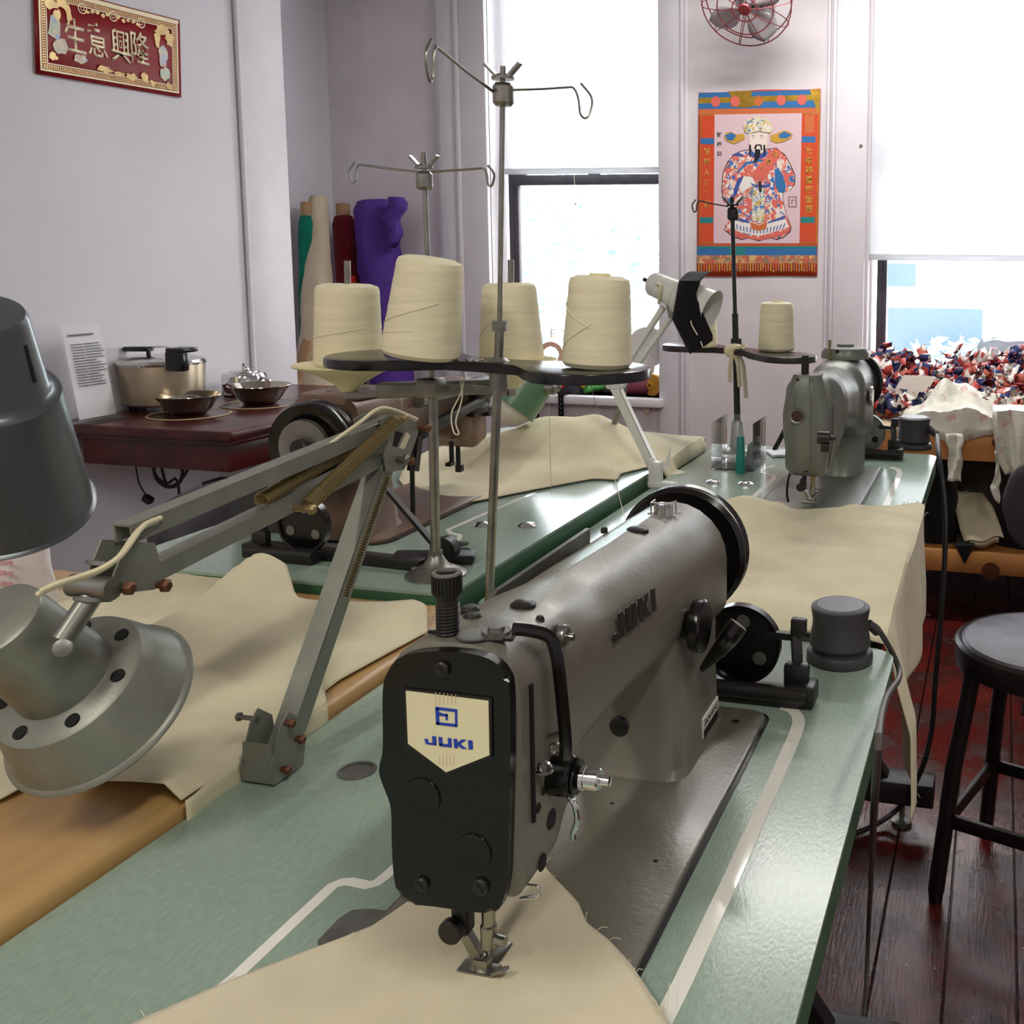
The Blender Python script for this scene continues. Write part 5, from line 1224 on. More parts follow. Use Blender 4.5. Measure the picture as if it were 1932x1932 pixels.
# ------------------------------------------------------------------ wall sign (red and gold)
mat('sign_red', '#8e1016', .3, var=.05, vscale=6)
mat('sign_edge', '#5e0c12', .4)
mat('gold_foil', '#d9bb84', .3, .55, var=.15, vscale=30)
mat('gold_pale', '#e8d9b4', .35, .3)
mat_print('pastel_print', [(0, '#d8d0c0'), (.3, '#c8d4c4'), (.5, '#d9b9ae'), (.68, '#b8c4d8'), (.84, '#e4d8b8')], 70, .4)
def red_sign():
    TLc, TRc, BRc, BLc = [pxx(*p, XL+.006) for p in ((60, -10), (338, 38), (341, 184), (68, 139))]
    TLc = BLc+(TRc-BRc)
    t = thing('wall_sign', 'red and gold sign with four large characters on the left wall', 'sign', (XL+.006, (TLc.y+TRc.y)/2, BLc.z))
    def S2(u, v, d=0):
        p = BLc.lerp(BRc, u).lerp(TLc.lerp(TRc, u), v); return V((XL+.006+d+.004*sin(u*7)*.4, p.y, p.z))
    b = B(); n = 24; rows = []
    for k in range(n+1): rows.append([S2(k/n, v, 0) for v in (0, .5, 1)])
    b.grid(rows); sh = solid(obj('board', b, 'sign_red', t), .003)
    def band(m0, w, mt, d, nm):
        b = B()
        for (a0, a1, b0, b1) in ((m0, 1-m0, m0*2.1, m0*2.1+w*2.1), (m0, 1-m0, 1-m0*2.1-w*2.1, 1-m0*2.1), (m0, m0+w, m0*2.1, 1-m0*2.1), (1-m0-w, 1-m0, m0*2.1, 1-m0*2.1)):
            N = 12; b.grid([[S2(lerp(a0, a1, i/N), lerp(b0, b1, j), d) for j in (0, 1)] for i in range(N+1)])
        return obj(nm, b, mt, t, True, 0)
    band(.022, .010, 'gold_pale', .0026, 'gold_border'); band(.036, .022, 'gold_foil', .0026, 'key_border'); band(.062, .006, 'gold_pale', .0026, 'gold_border')
    b = B(); N = 12; b.grid([[S2(lerp(.02, .985, i/N), v, .0030) for v in (.945, .985)] for i in range(N+1)]); obj('gold_border', b, 'gold_pale', t, True, 0)
    # fine key pattern lines over the border
    b = B()
    for i in range(70):
        u = lerp(.04, .95, i/69)
        for v0, v1 in ((.082, .115), (.885, .918)):
            b.grid([[S2(u, v0, .0032), S2(u, v1, .0032)], [S2(u+.005, v0, .0032), S2(u+.005, v1, .0032)]])
    for i in range(26):
        v = lerp(.12, .86, i/25)
        for u0, u1 in ((.039, .055), (.945, .961)): b.grid([[S2(u0, v, .0032), S2(u0, v+.012, .0032)], [S2(u1, v, .0032), S2(u1, v+.012, .0032)]])
    obj('key_pattern', b, 'sign_red', t, True, 0)['kind'] = 'stuff'
    L = (BRc-BLc).length
    for ch, cp in zip('生意興隆', ((142, 74), (184, 82), (228, 92), (263, 96))):
        q = pxx(*cp, XL+.0085)
        text('character', ch, q, (0, 1, -.02), (0, 0, 1), 'gold_pale', t, .072, .098, .008, .0008)
    def blob(u, v, ru, rv, nm, m, k=14, seed=0, d=.0032, wob=.25):
        random.seed(seed); b = B(); ring = []
        for i in range(k):
            a = 2*pi*i/k; r = 1+random.uniform(-wob, wob); ring.append(S2(u+ru*r*cos(a), v+rv*r*sin(a), d))
        b.prism(ring, (.0006, 0, 0)); return obj(nm, b, m, t, True, 0)
    for i, (u, v, ru, rv) in enumerate(((.11, .55, .04, .14), (.15, .36, .045, .10), (.86, .48, .035, .12), (.87, .27, .035, .09), (.27, .25, .05, .06))): blob(u, v, ru, rv, 'printed_figure', 'pastel_print', 12, i+3)
    for i, (u, v, ru, rv) in enumerate(((.09, .82, .04, .06), (.16, .85, .045, .07), (.20, .75, .02, .09), (.13, .70, .02, .06), (.86, .80, .05, .06), (.82, .70, .02, .10), (.91, .70, .03, .07), (.10, .22, .025, .045), (.62, .15, .04, .05), (.72, .17, .03, .07), (.78, .12, .02, .04), (.90, .12, .025, .04), (.44, .18, .05, .05), (.54, .16, .04, .03))): blob(u, v, ru, rv, 'blossom', 'gold_foil', 11, i+30, wob=.4)
    for i in range(6):
        for s in (-1, 1):
            if i: blob(.5+s*i*.036, .83+.015*sin(i*2.2), .016, .022, 'ribbon_curl', 'gold_foil', 8, i+70, wob=.4)
    for u in (.29, .5, .70):
        b = B()
        for r0, r1 in ((.030, .024), (.013, .009)):
            N = 24; b.grid([[S2(u+r*cos(2*pi*i/N), .84+r*2.1*sin(2*pi*i/N), .0034) for r in (r0, r1)] for i in range(N+1)])
        obj('coin', b, 'gold_pale', t, True, 0)
red_sign()

# ------------------------------------------------------------------ poster of a robed figure on the pier
for n_, c_ in (('poster_red', '#cf4a26'), ('poster_orange', '#c96a3a'), ('poster_pink', '#d9bcc2'), ('poster_blue', '#2f6ea8'), ('poster_teal', '#1f7f80'), ('poster_white', '#e6e0da'), ('poster_coral', '#d8665a'), ('poster_black', '#1a1a22'), ('poster_gold', '#c79a3a'), ('poster_skin', '#e8d8cc'), ('poster_navy', '#3a55a0')): mat(n_, c_, .3)
mat('poster_foil', '#cfa640', .2, .8, var=.25, vscale=25)
mat_print('robe_print', [(0, '#d8665a'), (.36, '#e3ddd6'), (.55, '#3a6cae'), (.68, '#d98a7a'), (.86, '#e7c9b0')], 85, .35)
mat_print('crown_print', [(0, '#d8cfb0'), (.4, '#c9a84a'), (.6, '#e6e0da'), (.8, '#4b82b8')], 110, .3)
mat_print('fringe_print', [(0, '#c4634a'), (.35, '#c99a6a'), (.55, '#8a7a6a'), (.7, '#b07a5a'), (.88, '#d8b070')], 75, .4)
def poster():
    Yp = YF-.004
    t = thing('poster', 'orange bordered poster of a bearded robed figure between the windows', 'poster', (py(1430, 520, Yp).x, Yp, py(1430, 520, Yp).z))
    def q(x, y, d=0): return py(1300+x/5.223, 160+y/5.223, Yp-d)
    def sh(pts, m, d, nm): 
        b = B(); b.prism([q(x, y, d) for x, y in pts], (0, -.0002, 0)); return obj(nm, b, m, t, True, 0)
    def rect(x0, y0, x1, y1): return [(x0, y0), (x1, y0), (x1, y1), (x0, y1)]
    b = B(); n = 14
    L_ = lambda u: (lerp(95, 1298, u), 75-40*u+6*sin(u*9)); R_ = lambda u: (lerp(76, 1262, u), 1885+4*sin(u*7))
    rows = []
    for i in range(n+1): rows.append([q(lerp(L_(i/n)[0], R_(i/n)[0], j/10), lerp(L_(i/n)[1], R_(i/n)[1], j/10), .0005) for j in range(11)])
    b.grid(rows); solid(obj('sheet', b, 'poster_red', t), .0008)
    d = .0016
    sh([(95, 80), (1296, 45), (1292, 225), (93, 240)], 'poster_blue', d, 'header_band'); sh([(95, 130), (1294, 95), (1293, 150), (95, 185)], 'poster_foil', d+.0003, 'gold_band')
    sh([(380, 66), (620, 55), (610, 130), (700, 200), (560, 225), (400, 215), (440, 140)], 'poster_foil', d+.0005, 'foil_glare'); sh([(1190, 48), (1296, 44), (1285, 260), (1262, 260), (1225, 150)], 'poster_foil', d+.0005, 'foil_glare')
    sh([(98, 240), (1290, 222), (1282, 280), (97, 296)], 'poster_orange', d, 'orange_band')
    for x, y in ((262, 165), (455, 162), (908, 152), (1112, 148)):
        sh([(x+46*cos(a), y+52*sin(a)) for a in [2*pi*k/18 for k in range(18)]], 'poster_coral', d+.0008, 'roundel')
    sh([(688, 100), (740, 160), (688, 218), (636, 160)], 'poster_orange', d+.0008, 'diamond')
    sh([(112, 296), (1286, 280), (1260, 1562), (100, 1565)], 'poster_foil', d, 'gold_line'); sh([(120, 303), (1278, 288), (1252, 1555), (106, 1558)], 'poster_red', d+.0002, 'side_panel')
    sh([(252, 293), (1112, 280), (1088, 1562), (242, 1562)], 'poster_pink', d+.0004, 'pink_field')
    for x0, x1, y0, y1, m in ((113, 247, 525, 585, 'poster_blue'), (1112, 1246, 508, 568, 'poster_blue'), (105, 238, 1305, 1362, 'poster_teal'), (1100, 1240, 1302, 1360, 'poster_teal')): sh(rect(x0, y0, x1, y1), m, d+.0006, 'side_tile')
    sh([(1145, 300), (1235, 300), (1230, 470), (1140, 480)], 'poster_orange', d+.0006, 'corner_motif')
    sh([(80, 1590), (1262, 1588), (1260, 1680), (78, 1680)], 'poster_blue', d, 'lower_band'); sh([(80, 1590), (1262, 1588), (1262, 1612), (80, 1614)], 'poster_teal', d+.0003, 'lower_line'); sh([(400, 1612), (560, 1612), (560, 1676), (400, 1676)], 'poster_teal', d+.0003, 'lower_patch')
    sh([(78, 1680), (1260, 1680), (1260, 1760), (78, 1760)], 'fringe_print', d, 'bead_band'); 
    for i in range(46):
        x = 92+i*25.3; sh([(x, 1762), (x+13, 1762), (x+13, 1838+5*sin(i*2.)), (x, 1838+5*sin(i*2.))], ['poster_gold', 'fringe_print', 'poster_orange', 'fringe_print'][i % 4], d, 'tassel')
    # figure: outline, robe and details
    body = [(440, 690), (500, 655), (560, 640), (700, 640), (860, 620), (950, 690), (1010, 800), (1048, 890), (1045, 980), (1000, 1040), (930, 1060), (925, 1130), (965, 1290), (1010, 1400), (1000, 1450), (930, 1510), (860, 1530), (780, 1500), (690, 1545), (590, 1510), (520, 1530), (430, 1500), (345, 1430), (360, 1380), (410, 1330), (400, 1190), (340, 1150), (318, 1040), (330, 870), (375, 760)]
    sh(body, 'poster_black', d+.0008, 'outline'); c = (680, 1050)
    sh([(c[0]+(x-c[0])*.978, c[1]+(y-c[1])*.982) for x, y in body], 'robe_print', d+.0012, 'robe')
    sh([(420, 1335), (520, 1365), (600, 1340), (690, 1380), (780, 1345), (880, 1340), (950, 1320), (985, 1400), (900, 1430), (800, 1460), (690, 1490), (560, 1465), (460, 1425), (375, 1400)], 'poster_white', d+.0016, 'skirt_hem')
    sh([(370, 1420), (470, 1440), (560, 1480), (690, 1510), (800, 1480), (900, 1450), (990, 1420), (975, 1455), (860, 1500), (690, 1535), (530, 1500), (420, 1470)], 'poster_coral', d+.0018, 'skirt_band')
    for i in range(16):
        x = 430+i*34; y = 1365+50*sin(pi*i/15); sh([(x, y), (x+10, y), (x+4+(8-i)*2, y+50), (x-6+(8-i)*2, y+50)], 'poster_navy', d+.0019, 'pleat')
    sh([(600, 1350), (690, 1385), (770, 1345), (760, 1420), (690, 1440), (615, 1420)], 'poster_orange', d+.0021, 'sash_end')
    sh([(622, 1000), (745, 1000), (745, 1340), (690, 1365), (620, 1330)], 'crown_print', d+.0021, 'apron')
    sh([(420, 1290), (520, 1320), (600, 1350), (590, 1365), (410, 1320)], 'poster_navy', d+.0021, 'robe_hem'); sh([(770, 1355), (940, 1290), (950, 1315), (780, 1365)], 'poster_navy', d+.0021, 'robe_hem')
    sh([(842, 830), (880, 820), (930, 900), (955, 1000), (945, 1055), (885, 1060), (855, 1000), (848, 920)], 'poster_blue', d+.0021, 'sleeve_lining')
    sh([(480, 930), (540, 895), (560, 920), (500, 980), (470, 1080), (430, 1120), (440, 1040)], 'poster_navy', d+.0021, 'cuff'); sh([(540, 900), (620, 905), (660, 980), (600, 1010), (520, 1060), (495, 1000)], 'poster_white', d+.0023, 'inner_sleeve'); sh([(600, 965), (660, 985), (760, 985), (800, 965), (800, 1000), (740, 1015), (640, 1010)], 'poster_navy', d+.0025, 'belt')
    sh([(560, 870), (640, 920), (735, 935), (690, 1010), (600, 960), (480, 860)], 'poster_coral', d+.0022, 'scroll_end'); sh([(835, 625), (922, 660), (740, 935), (600, 905), (640, 850)], 'poster_coral', d+.0026, 'scroll')
    sh([(870, 730), (915, 760), (905, 830), (865, 810)], 'poster_skin', d+.0024, 'hand')
    sh([(470, 860), (560, 760), (720, 735), (725, 750), (570, 785), (485, 868)], 'poster_blue', d+.0024, 'collar'); sh([(420, 690), (480, 665), (535, 690), (530, 710)], 'poster_navy', d+.0022, 'shoulder_trim')
    face_ = [(590, 480), (770, 480), (770, 590), (740, 660), (690, 690), (640, 670), (598, 600)]
    sh(face_, 'poster_skin', d+.0026, 'face'); sh([(578, 690), (600, 640), (690, 700), (760, 640), (768, 700), (690, 730)], 'poster_navy', d+.0025, 'neck')
    sh([(640, 625), (655, 590), (690, 585), (715, 590), (722, 640), (710, 650), (700, 600), (670, 600), (660, 640)], 'poster_black', d+.003, 'moustache'); sh([(650, 635), (700, 635), (706, 690), (670, 750), (640, 778), (646, 700)], 'poster_black', d+.003, 'beard')
    for x in (600, 740): sh([(x-8, 590), (x+10, 590), (x+12, 660), (x, 705), (x-8, 660)], 'poster_black', d+.003, 'sideburn')
    for x in (632, 716): sh([(x-24, 505), (x, 494), (x+24, 503), (x, 500)], 'poster_black', d+.003, 'brow'); sh([(x-18, 522), (x, 514), (x+18, 520), (x, 519)], 'poster_black', d+.003, 'eye')
    sh([(550, 470), (532, 400), (560, 350), (620, 330), (690, 305), (760, 335), (815, 370), (830, 430), (800, 480), (690, 452), (600, 480)], 'crown_print', d+.0032, 'hat'); 
    sh([(345, 500), (370, 470), (415, 462), (470, 490), (540, 480), (550, 530), (500, 560), (440, 582), (380, 560), (350, 530)], 'poster_gold', d+.0028, 'hat_wing'); sh([(800, 500), (860, 480), (935, 450), (990, 462), (1022, 490), (1000, 530), (930, 560), (860, 575), (805, 550)], 'poster_gold', d+.0028, 'hat_wing')
    sh([(352, 500), (415, 470), (468, 500), (430, 550), (380, 545)], 'poster_blue', d+.0031, 'wing_inlay'); sh([(885, 490), (940, 460), (1012, 492), (960, 530), (890, 525)], 'poster_blue', d+.0031, 'wing_inlay')
    sh(rect(978, 1100, 1062, 1208), mat('seal_grey', '#8a6a70', .5), d+.0008, 'seal'); sh(rect(990, 1112, 1050, 1196), 'poster_pink', d+.001, 'seal_field'); sh(rect(1008, 1130, 1020, 1180), 'seal_grey', d+.0012, 'seal_stroke'); sh(rect(1008, 1130, 1042, 1142), 'seal_grey', d+.0012, 'seal_stroke')
    U = (1, 0, 0); Z = (0, 0, 1); k = 1/5.223*mpp(q(600, 900))
    for i, ch in enumerate('家有福星四面照'): text('character', ch, q(1182, 655+i*96, .0024), U, Z, 'poster_gold', t, 78*k, 78*k, .02, .0002)
    for i, ch in enumerate('招财人進宝到'): text('character', ch, q(172, 660+i*104, .0024), U, Z, 'poster_gold', t, 70*k, 70*k, .02, .0002)
    for i, ch in enumerate('財神到'): text('character', ch, q(297, 495+i*95, .0024), U, Z, 'poster_black', t, 52*k, 52*k, .02, .0002)
    for i, ch in enumerate('招財進宝'): text('character', ch, q(850-i*58, 690+i*70, .0052), (1, 0, .35), (-.35, 0, 1), 'poster_gold', t, 60*k, 60*k, .02, .0002)
poster()

# ------------------------------------------------------------------ wall fan above the poster
def wall_fan():
    mat('fan_red', '#8a3a3c', .35, .3); mat('fan_blade', '#b4b0b2', .4, .2); mat('fan_grey', '#8b878a', .4, .3)
    c = py(1408, 8, 3.74); t = thing('wall_fan', 'grey wall fan with red wire cage above the poster', 'fan', (c.x, YF, c.z))
    ax = V((.02, -.72, -.62)).normalized(); x = V((1, 0, 0)); x = (x-ax*x.dot(ax)).normalized(); y = ax.cross(x)
    k = mpp(c); R = 86*k
    b = B()
    for r, o_ in ((R, 0), (R*.97, -.05), (R*.62, .03), (R*.28, .038)): b.torus(c+ax*o_, ax, r, .0024, 44, 6)
    for i in range(10):
        a = 2*pi*i/10; d = x*cos(a)+y*sin(a); b.tube(smoothpts([c+ax*-.06+d*R*.3, c+ax*-.05+d*R*.97, c+d*R, c+ax*.03+d*R*.62, c+ax*.038+d*R*.28, c+ax*.04], 4), .0018, 5)
    obj('wire_cage', b, 'fan_red', t)
    b = B(); b.lathe([(0, .045), (.02, .044), (.024, .038), (0, .036)], c, ax, 24); obj('cage_badge', b, 'fan_red', t)
    for i in range(4):
        a0 = 2*pi*i/4+.5; rows = []
        for j in range(9):
            r = lerp(.02, R*.92, j/8); w = 1.0*sin(pi*min(1, .12+.8*j/8))+.12
            rows.append([c+(x*cos(a0+w*(s-.5))+y*sin(a0+w*(s-.5)))*r+ax*((s-.5)*-.03) for s in (0, .25, .5, .75, 1)])
        b = B(); b.grid(rows); solid(obj('blade', b, 'fan_blade', t), .0015)
    b = B(); b.lathe([(.03, .0), (.032, -.02), (.05, -.035), (.052, -.10), (.03, -.115), (0, -.115)], c, ax, 30); b.lathe([(0, .015), (.016, .012), (.022, 0)], c, ax, 20); obj('motor', b, 'fan_grey', t)
    m = c+ax*-.07; w = V((m.x, YF-.012, m.z+.02))
    b = B(); b.bar(m, w, .03, .03); b.span((w.x-.05, YF-.018, w.z-.07), (w.x+.05, YF, w.z+.07), bev=.004); obj('bracket', b, 'fan_grey', t)
wall_fan()

# ------------------------------------------------------------------ red side table with kitchen things
RZ = .75
def red_table():
    x0, x1, y0, y1 = XL+.008, pz(436, 816, RZ).x, pz(436, 816, RZ).y, 3.10
    t = thing('side_table', 'dark red wooden table with moulded edge against the left wall', 'table', ((x0+x1)/2, (y0+y1)/2, 0))
    b = B(); b.span((x0, y0, RZ-.028), (x1, y1, RZ), bev=.007, seg=3); b.span((x0+.01, y0+.012, RZ-.04), (x1-.012, y1-.012, RZ-.026), bev=.004); obj('table_top', b, 'mahogany', t)
    b = B(); b.span((x0+.07, y0+.03, RZ-.112), (x1-.035, y1-.03, RZ-.036), bev=.004); obj('apron', b, 'mahogany', t)
    for lx, ly in ((x1-.085, y0+.06), (x1-.085, y1-.06), (x0+.10, y1-.06)):
            b = B(); b.loft([[V((lx+sx*s, ly+sy*s, z)) for sx, sy in ((-1, -1), (1, -1), (1, 1), (-1, 1))] for z, s in ((RZ-.14, .034), (.4, .03), (0, .022))]); obj('leg', b, mat('black_leg', '#14100f', .3), t)
    return x0, x1, y0, y1
red_table()
def cooker():
    mat('brushed_tan', '#b3a48c', .34, .85, var=.1, vscale=5, stretch=(1, 1, .3)); mat('steel_bright', '#c9c6c0', .18, 1)
    Y = 2.50; c = py(311, 772, Y); k = mpp(c); c = V((c.x, Y, RZ)); R = 73*k; H = py(311, 682, Y).z
    t = thing('rice_cooker', 'wood-toned metal rice cooker with steel lid and black handle', 'rice cooker', c)
    b = B(); b.lathe([(R*.85, .016), (R*.9, .018), (R*.93, .022), (R, H-RZ-.004), (R*.99, H-RZ)], c, n=56); obj('body', b, 'brushed_tan', t)
    b = B(); b.lathe([(R*1.02, H-RZ-.006), (R*1.03, H-RZ), (R*.98, H-RZ+.008), (R*.7, H-RZ+.016), (0, H-RZ+.020)], c, n=56); lid = obj('lid', b, 'steel_bright', t)
    z1 = H+.042
    b = B(); b.bar((c.x-.095, Y-.03, z1-.006), (c.x-.01, Y-.025, z1-.004), .026, .014, bev=.004); b.cyl((c.x-.03, Y-.015, H+.008), (c.x-.03, Y-.015, z1), .006, 10); obj('lid_handle', b, 'black_gloss', lid)
    b = B(); b.tube(smoothpts([(c.x-.03, Y-.02, z1), (c.x+.03, Y-.02, z1+.003), (c.x+.07, Y-.02, z1-.004)], 5), .003, 8); obj('lid_wire', b, 'chrome', lid)
    q = py(347, 680, Y-R*.75)
    b = B(); b.box((q.x, Y-R*.97, q.z), (.056, .03, .055), bev=.006); b.box((q.x, Y-R*.8, q.z+.03), (.056, .06, .014), bev=.004); obj('side_handle', b, 'black_gloss', t)
    for i in range(3):
        a = 2*pi*i/3-1.9; b = B(); b.cyl((c.x+cos(a)*R*.78, Y+sin(a)*R*.78, RZ), (c.x+cos(a)*R*.78, Y+sin(a)*R*.78, RZ+.018), .008, 12, .012); obj('foot', b, 'black_gloss', t)
cooker()
def canister():
    Y = 2.92; p = pz(463, 762, RZ); Y = 2.82; c = py(463, 762, Y); c.z = RZ; k = mpp(c); R = 39*k; h = py(463, 703, Y).z-RZ
    t = thing('teapot', 'polished steel teapot behind the steel bowls', 'teapot', c)
    b = B(); b.lathe([(R*.9, 0), (R, .004), (R, h*.85), (R*.92, h), (R*.5, h+.004)], c, n=40); obj('body', b, 'chrome', t)
    b = B(); b.lathe([(R*.7, h), (R*.65, h+.006), (0, h+.010)], c, n=32); b.cyl(c+V((0, 0, h+.008)), c+V((0, 0, h+.03)), .004, 10); b.ball(c+V((.025, -.02, h+.012)), .012); obj('lid', b, 'chrome', t)
    b = B(); b.cyl(c+V((.0, -R*.95, h*.4)), c+V((.01, -R*1.5, h*.75)), .02, 18, .010); obj('spout', b, 'chrome', t)
    b = B(); b.tube(smoothpts([c+V((R*.95, 0, h*.8)), c+V((R*1.4, 0, h*.7)), c+V((R*1.4, 0, h*.3)), c+V((R*.95, 0, h*.2))], 5), .005, 8); obj('handle', b, 'chrome', t)
canister()
def bowl(px_, py_, rp, label, mlabel):
    c = pz(px_, py_, RZ); k = mpp(c); R = rp*k
    mt = thing('placemat', mlabel, 'placemat', c)
    b = B(); b.lathe([(R*1.20, 0), (R*1.24, .002), (R*1.20, .0035), (R*1.17, .002)], c, n=56, cap=False); obj('rim', b, mat('mat_rim', '#c9b48e', .5), mt)
    b = B(); b.lathe([(R*1.19, .0005), (R*1.19, .0015), (0, .0015)], c, n=48); obj('disc', b, mat('mat_dark', '#3a1a18', .3), mt)
    t = thing('steel_bowl', label, 'bowl', c+V((0, 0, .002)), 0, 'steel bowls on the red table')
    b = B(); h = R*.66
    b.lathe([(R*.46, .003), (R*.5, .004), (R*.68, h*.35), (R*.82, h*.72), (R*.88, h*.82), (R, h), (R*.995, h+.0015), (R*.86, h*.83), (R*.78, h*.72), (R*.6, h*.3), (R*.4, .008), (0, .008)], c, n=56); obj('body', b, mat('bowl_steel', '#b8b0a2', .14, 1), t)
bowl(357, 783, 58, 'wide rimmed steel bowl in front of the rice cooker', 'round dark placemat with pale rim under the bowl by the cooker')
bowl(491, 763, 56, 'wide rimmed steel bowl in front of the teapot', 'round dark placemat with pale rim under the bowl by the teapot')
def info_card():
    Y = 2.40; a = pz(178, 787, RZ); X = XL+.11
    p = [pxx(*q, X) for q in ((140, 612), (222, 618), (224, 786), (148, 786))]
    t = thing('info_card', 'printed white card in a clear acrylic holder against the left wall', 'card', (X, p[2].y, RZ))
    zb = RZ+.004
    y0, y1, z1 = p[3].y, p[2].y, p[0].z
    lean = .04
    def q(u, v, d): return V((X-lean*v+d, lerp(y0, y1, u), lerp(zb, z1, v)))
    b = B(); b.prism([q(0, 0, 0), q(1, 0, 0), q(1, 1, 0), q(0, 1, 0)], (.002, 0, 0)); b.span((X-.03, y0, RZ), (X+.04, y1, RZ+.003)); obj('holder', b, 'clear_acrylic', t, True, 0)
    b = B(); b.prism([q(.04, .03, -.002), q(.96, .03, -.002), q(.96, .97, -.002), q(.04, .97, -.002)], (.001, 0, 0)); obj('card', b, mat('card_white', '#e4e2e4', .5), t, True, 0)
    b = B(); random.seed(5)
    for i in range(16):
        v = .78-i*.028*1.0; w = .55+random.random()*.25
        for u0, u1 in ((.15, .15+w*.4), (.17+w*.4, .15+w)): b.prism([q(u0, v, .0022), q(u1, v, .0022), q(u1, v+.009, .0022), q(u0, v+.009, .0022)], (.0003, 0, 0))
    b.prism([q(.13, .87, .0022), q(.75, .87, .0022), q(.75, .888, .0022), q(.13, .888, .0022)], (.0003, 0, 0))
    obj('printed_lines', b, mat('ink_grey', '#6a6a70', .6), t, True, 0)['kind'] = 'stuff'
info_card()
# cords below the red table
def cords():
    Y = 2.32; X = pz(436, 816, RZ).x-.25
    b = B()
    pts = []
    for i in range(60):
        a = -pi/2+2*pi*i/20; r = .050+.007*sin(i*.7); pts.append(py(312, 882, 2.40)+V((.004*i/10, 0, 0))+V((cos(a)*r*1.1, 0, sin(a)*r)))
    q_ = py(335, 900, 2.40); pts = [V((q_.x-.06, 2.40, .635))]+pts+[V((q_.x, 2.40, .56)), V((q_.x+.005, 2.40, .40)), V((q_.x+.005, 2.45, .004)), V((q_.x+.1, 2.6, .004))]
    b.tube(smoothpts(pts, 3), .004, 7); solo('coiled_cord', b, 'cable_black', 'coiled black power cord hanging below the red table', 'cord')
    b = B(); a0 = py(255, 872, 2.38); b.tube(smoothpts([V((a0.x, a0.y, .62)), a0, py(262, 910, 2.38), py(276, 935, 2.38)], 5), .0025, 6); q = py(279, 942, 2.38)
    o = solo('dangling_plug', b, 'cable_black', 'thin black cord with small plug dangling below the red table', 'cord')
    b = B(); b.box(q, (.026, .02, .02), Matrix.Rotation(.5, 3, 'Y'), bev=.003); obj('plug', b, 'black_gloss', o)
cords()

# ------------------------------------------------------------------ fabric rolls in the corner
def roll(base, top, r, m, label, core=None, bulge=0, lump=0, seed=1, taper=0):
    base, top = V(base), V(top); t = thing('fabric_roll', label, 'fabric roll', base, 0, 'fabric rolls in the corner')
    z = (top-base).normalized(); x = z.orthogonal().normalized(); y = z.cross(x); L = (top-base).length; rings = []
    n = 36
    for k in range(41):
        u = k/40; ring = []
        for i in range(n):
            a = 2*pi*i/n; rr = r*(1+bulge*sin(u*pi)+taper*max(0, .92-u))*(1+lump*noise.noise(V((cos(a)*1.5, sin(a)*1.5, u*L*9+seed)))+lump*.5*noise.noise(V((cos(a)*4, sin(a)*4, u*L*26+seed))))
            if u > .985: rr *= .8
            ring.append(base+z*(L*u)+(x*cos(a)+y*sin(a))*rr)
        rings.append(ring)
    b = B(); b.loft(rings); obj('wound_fabric', b, m, t, True, 60)
    if core:
        b = B(); b.lathe([(core*.999, 0), (core, L+.055), (core*.8, L+.055), (core*.8, L-.02), (0, L-.02)], base, z, 20); obj('cardboard_core', b, mat('cardboard', '#a3805c', .7), t)
    return t
mat_cloth('green_cotton', '#0f6b55', 300, .15); mat_cloth('beige_twill', '#c2b29a', 300); mat_cloth('wine_cotton', '#7a1f2c', 300, .2); mat_cloth('red_cotton', '#a3201c', 300, .15)
m = mat('purple_lace', '#4a2484', .75, var=.35, vscale=160, bump=.8, bscale=160)
roll((-2.66, 3.52, 0), py(578, 408, 3.68), .030, 'green_cotton', 'narrow green fabric roll with cardboard core in the corner', .022, .1, .12, 3)
roll((-2.56, 3.42, 0), py(600, 372, 3.74), .040, 'beige_twill', 'beige fabric roll leaning between green and wine rolls', None, .1, .14, 5, 1.9)
roll((-2.50, 3.66, 0), py(648, 410, 3.90), .046, 'wine_cotton', 'wine red fabric roll with cardboard core beside purple roll', .028, 0, .08, 7)
p_ = py(706, 380, 3.87); roll((-2.40, 3.80, 0), p_, .088, 'purple_lace', 'thick purple lace fabric roll by the window casing', None, .0, .12, 9)
b = B(); c = py(690, 500, 3.80); rr = []
for k in range(20):
    u = k/19; rr.append([V((py(715, 400, 3.79).x, 3.79, lerp(1.40, .35, u)))+V((.07*cos(a)*(1+.15*noise.noise(V((u*8, a, 2)))), .02*sin(a), 0))+V((.03*(u-.2), 0, 0)) for a in [2*pi*i/16 for i in range(16)]])
# loose purple flap over the roll top
fl = thing('fabric_flap', 'loose purple lace end draped over the thick purple roll', 'fabric', py(745, 620, 3.82))
b = B(); b.loft([[py(745+6*sin(k*1.3), 372+k*12, 3.78)+V((.042*sin(pi*min(1, .25+k/9))*cos(a)*(1+.2*sin(3*a+k)), .03*sin(a), 0)) for a in [2*pi*i/14 for i in range(14)]] for k in range(9)]); obj('lace', b, 'purple_lace', fl, True, 60)
b = B(); b.loft([[py(664, 520+k*40, 3.80)+V((.022*cos(a), .02*sin(a), 0)) for a in [2*pi*i/12 for i in range(12)]] for k in range(5)])
solo('red_cloth', b, 'red_cotton', 'bright red cloth end hanging below the wine red roll', 'fabric')
roll((-2.79, 3.26, 0), py(583, 640, 3.36), .022, 'cardboard', 'bare cardboard tube standing in front of the rolls', None, 0, 0, 2)

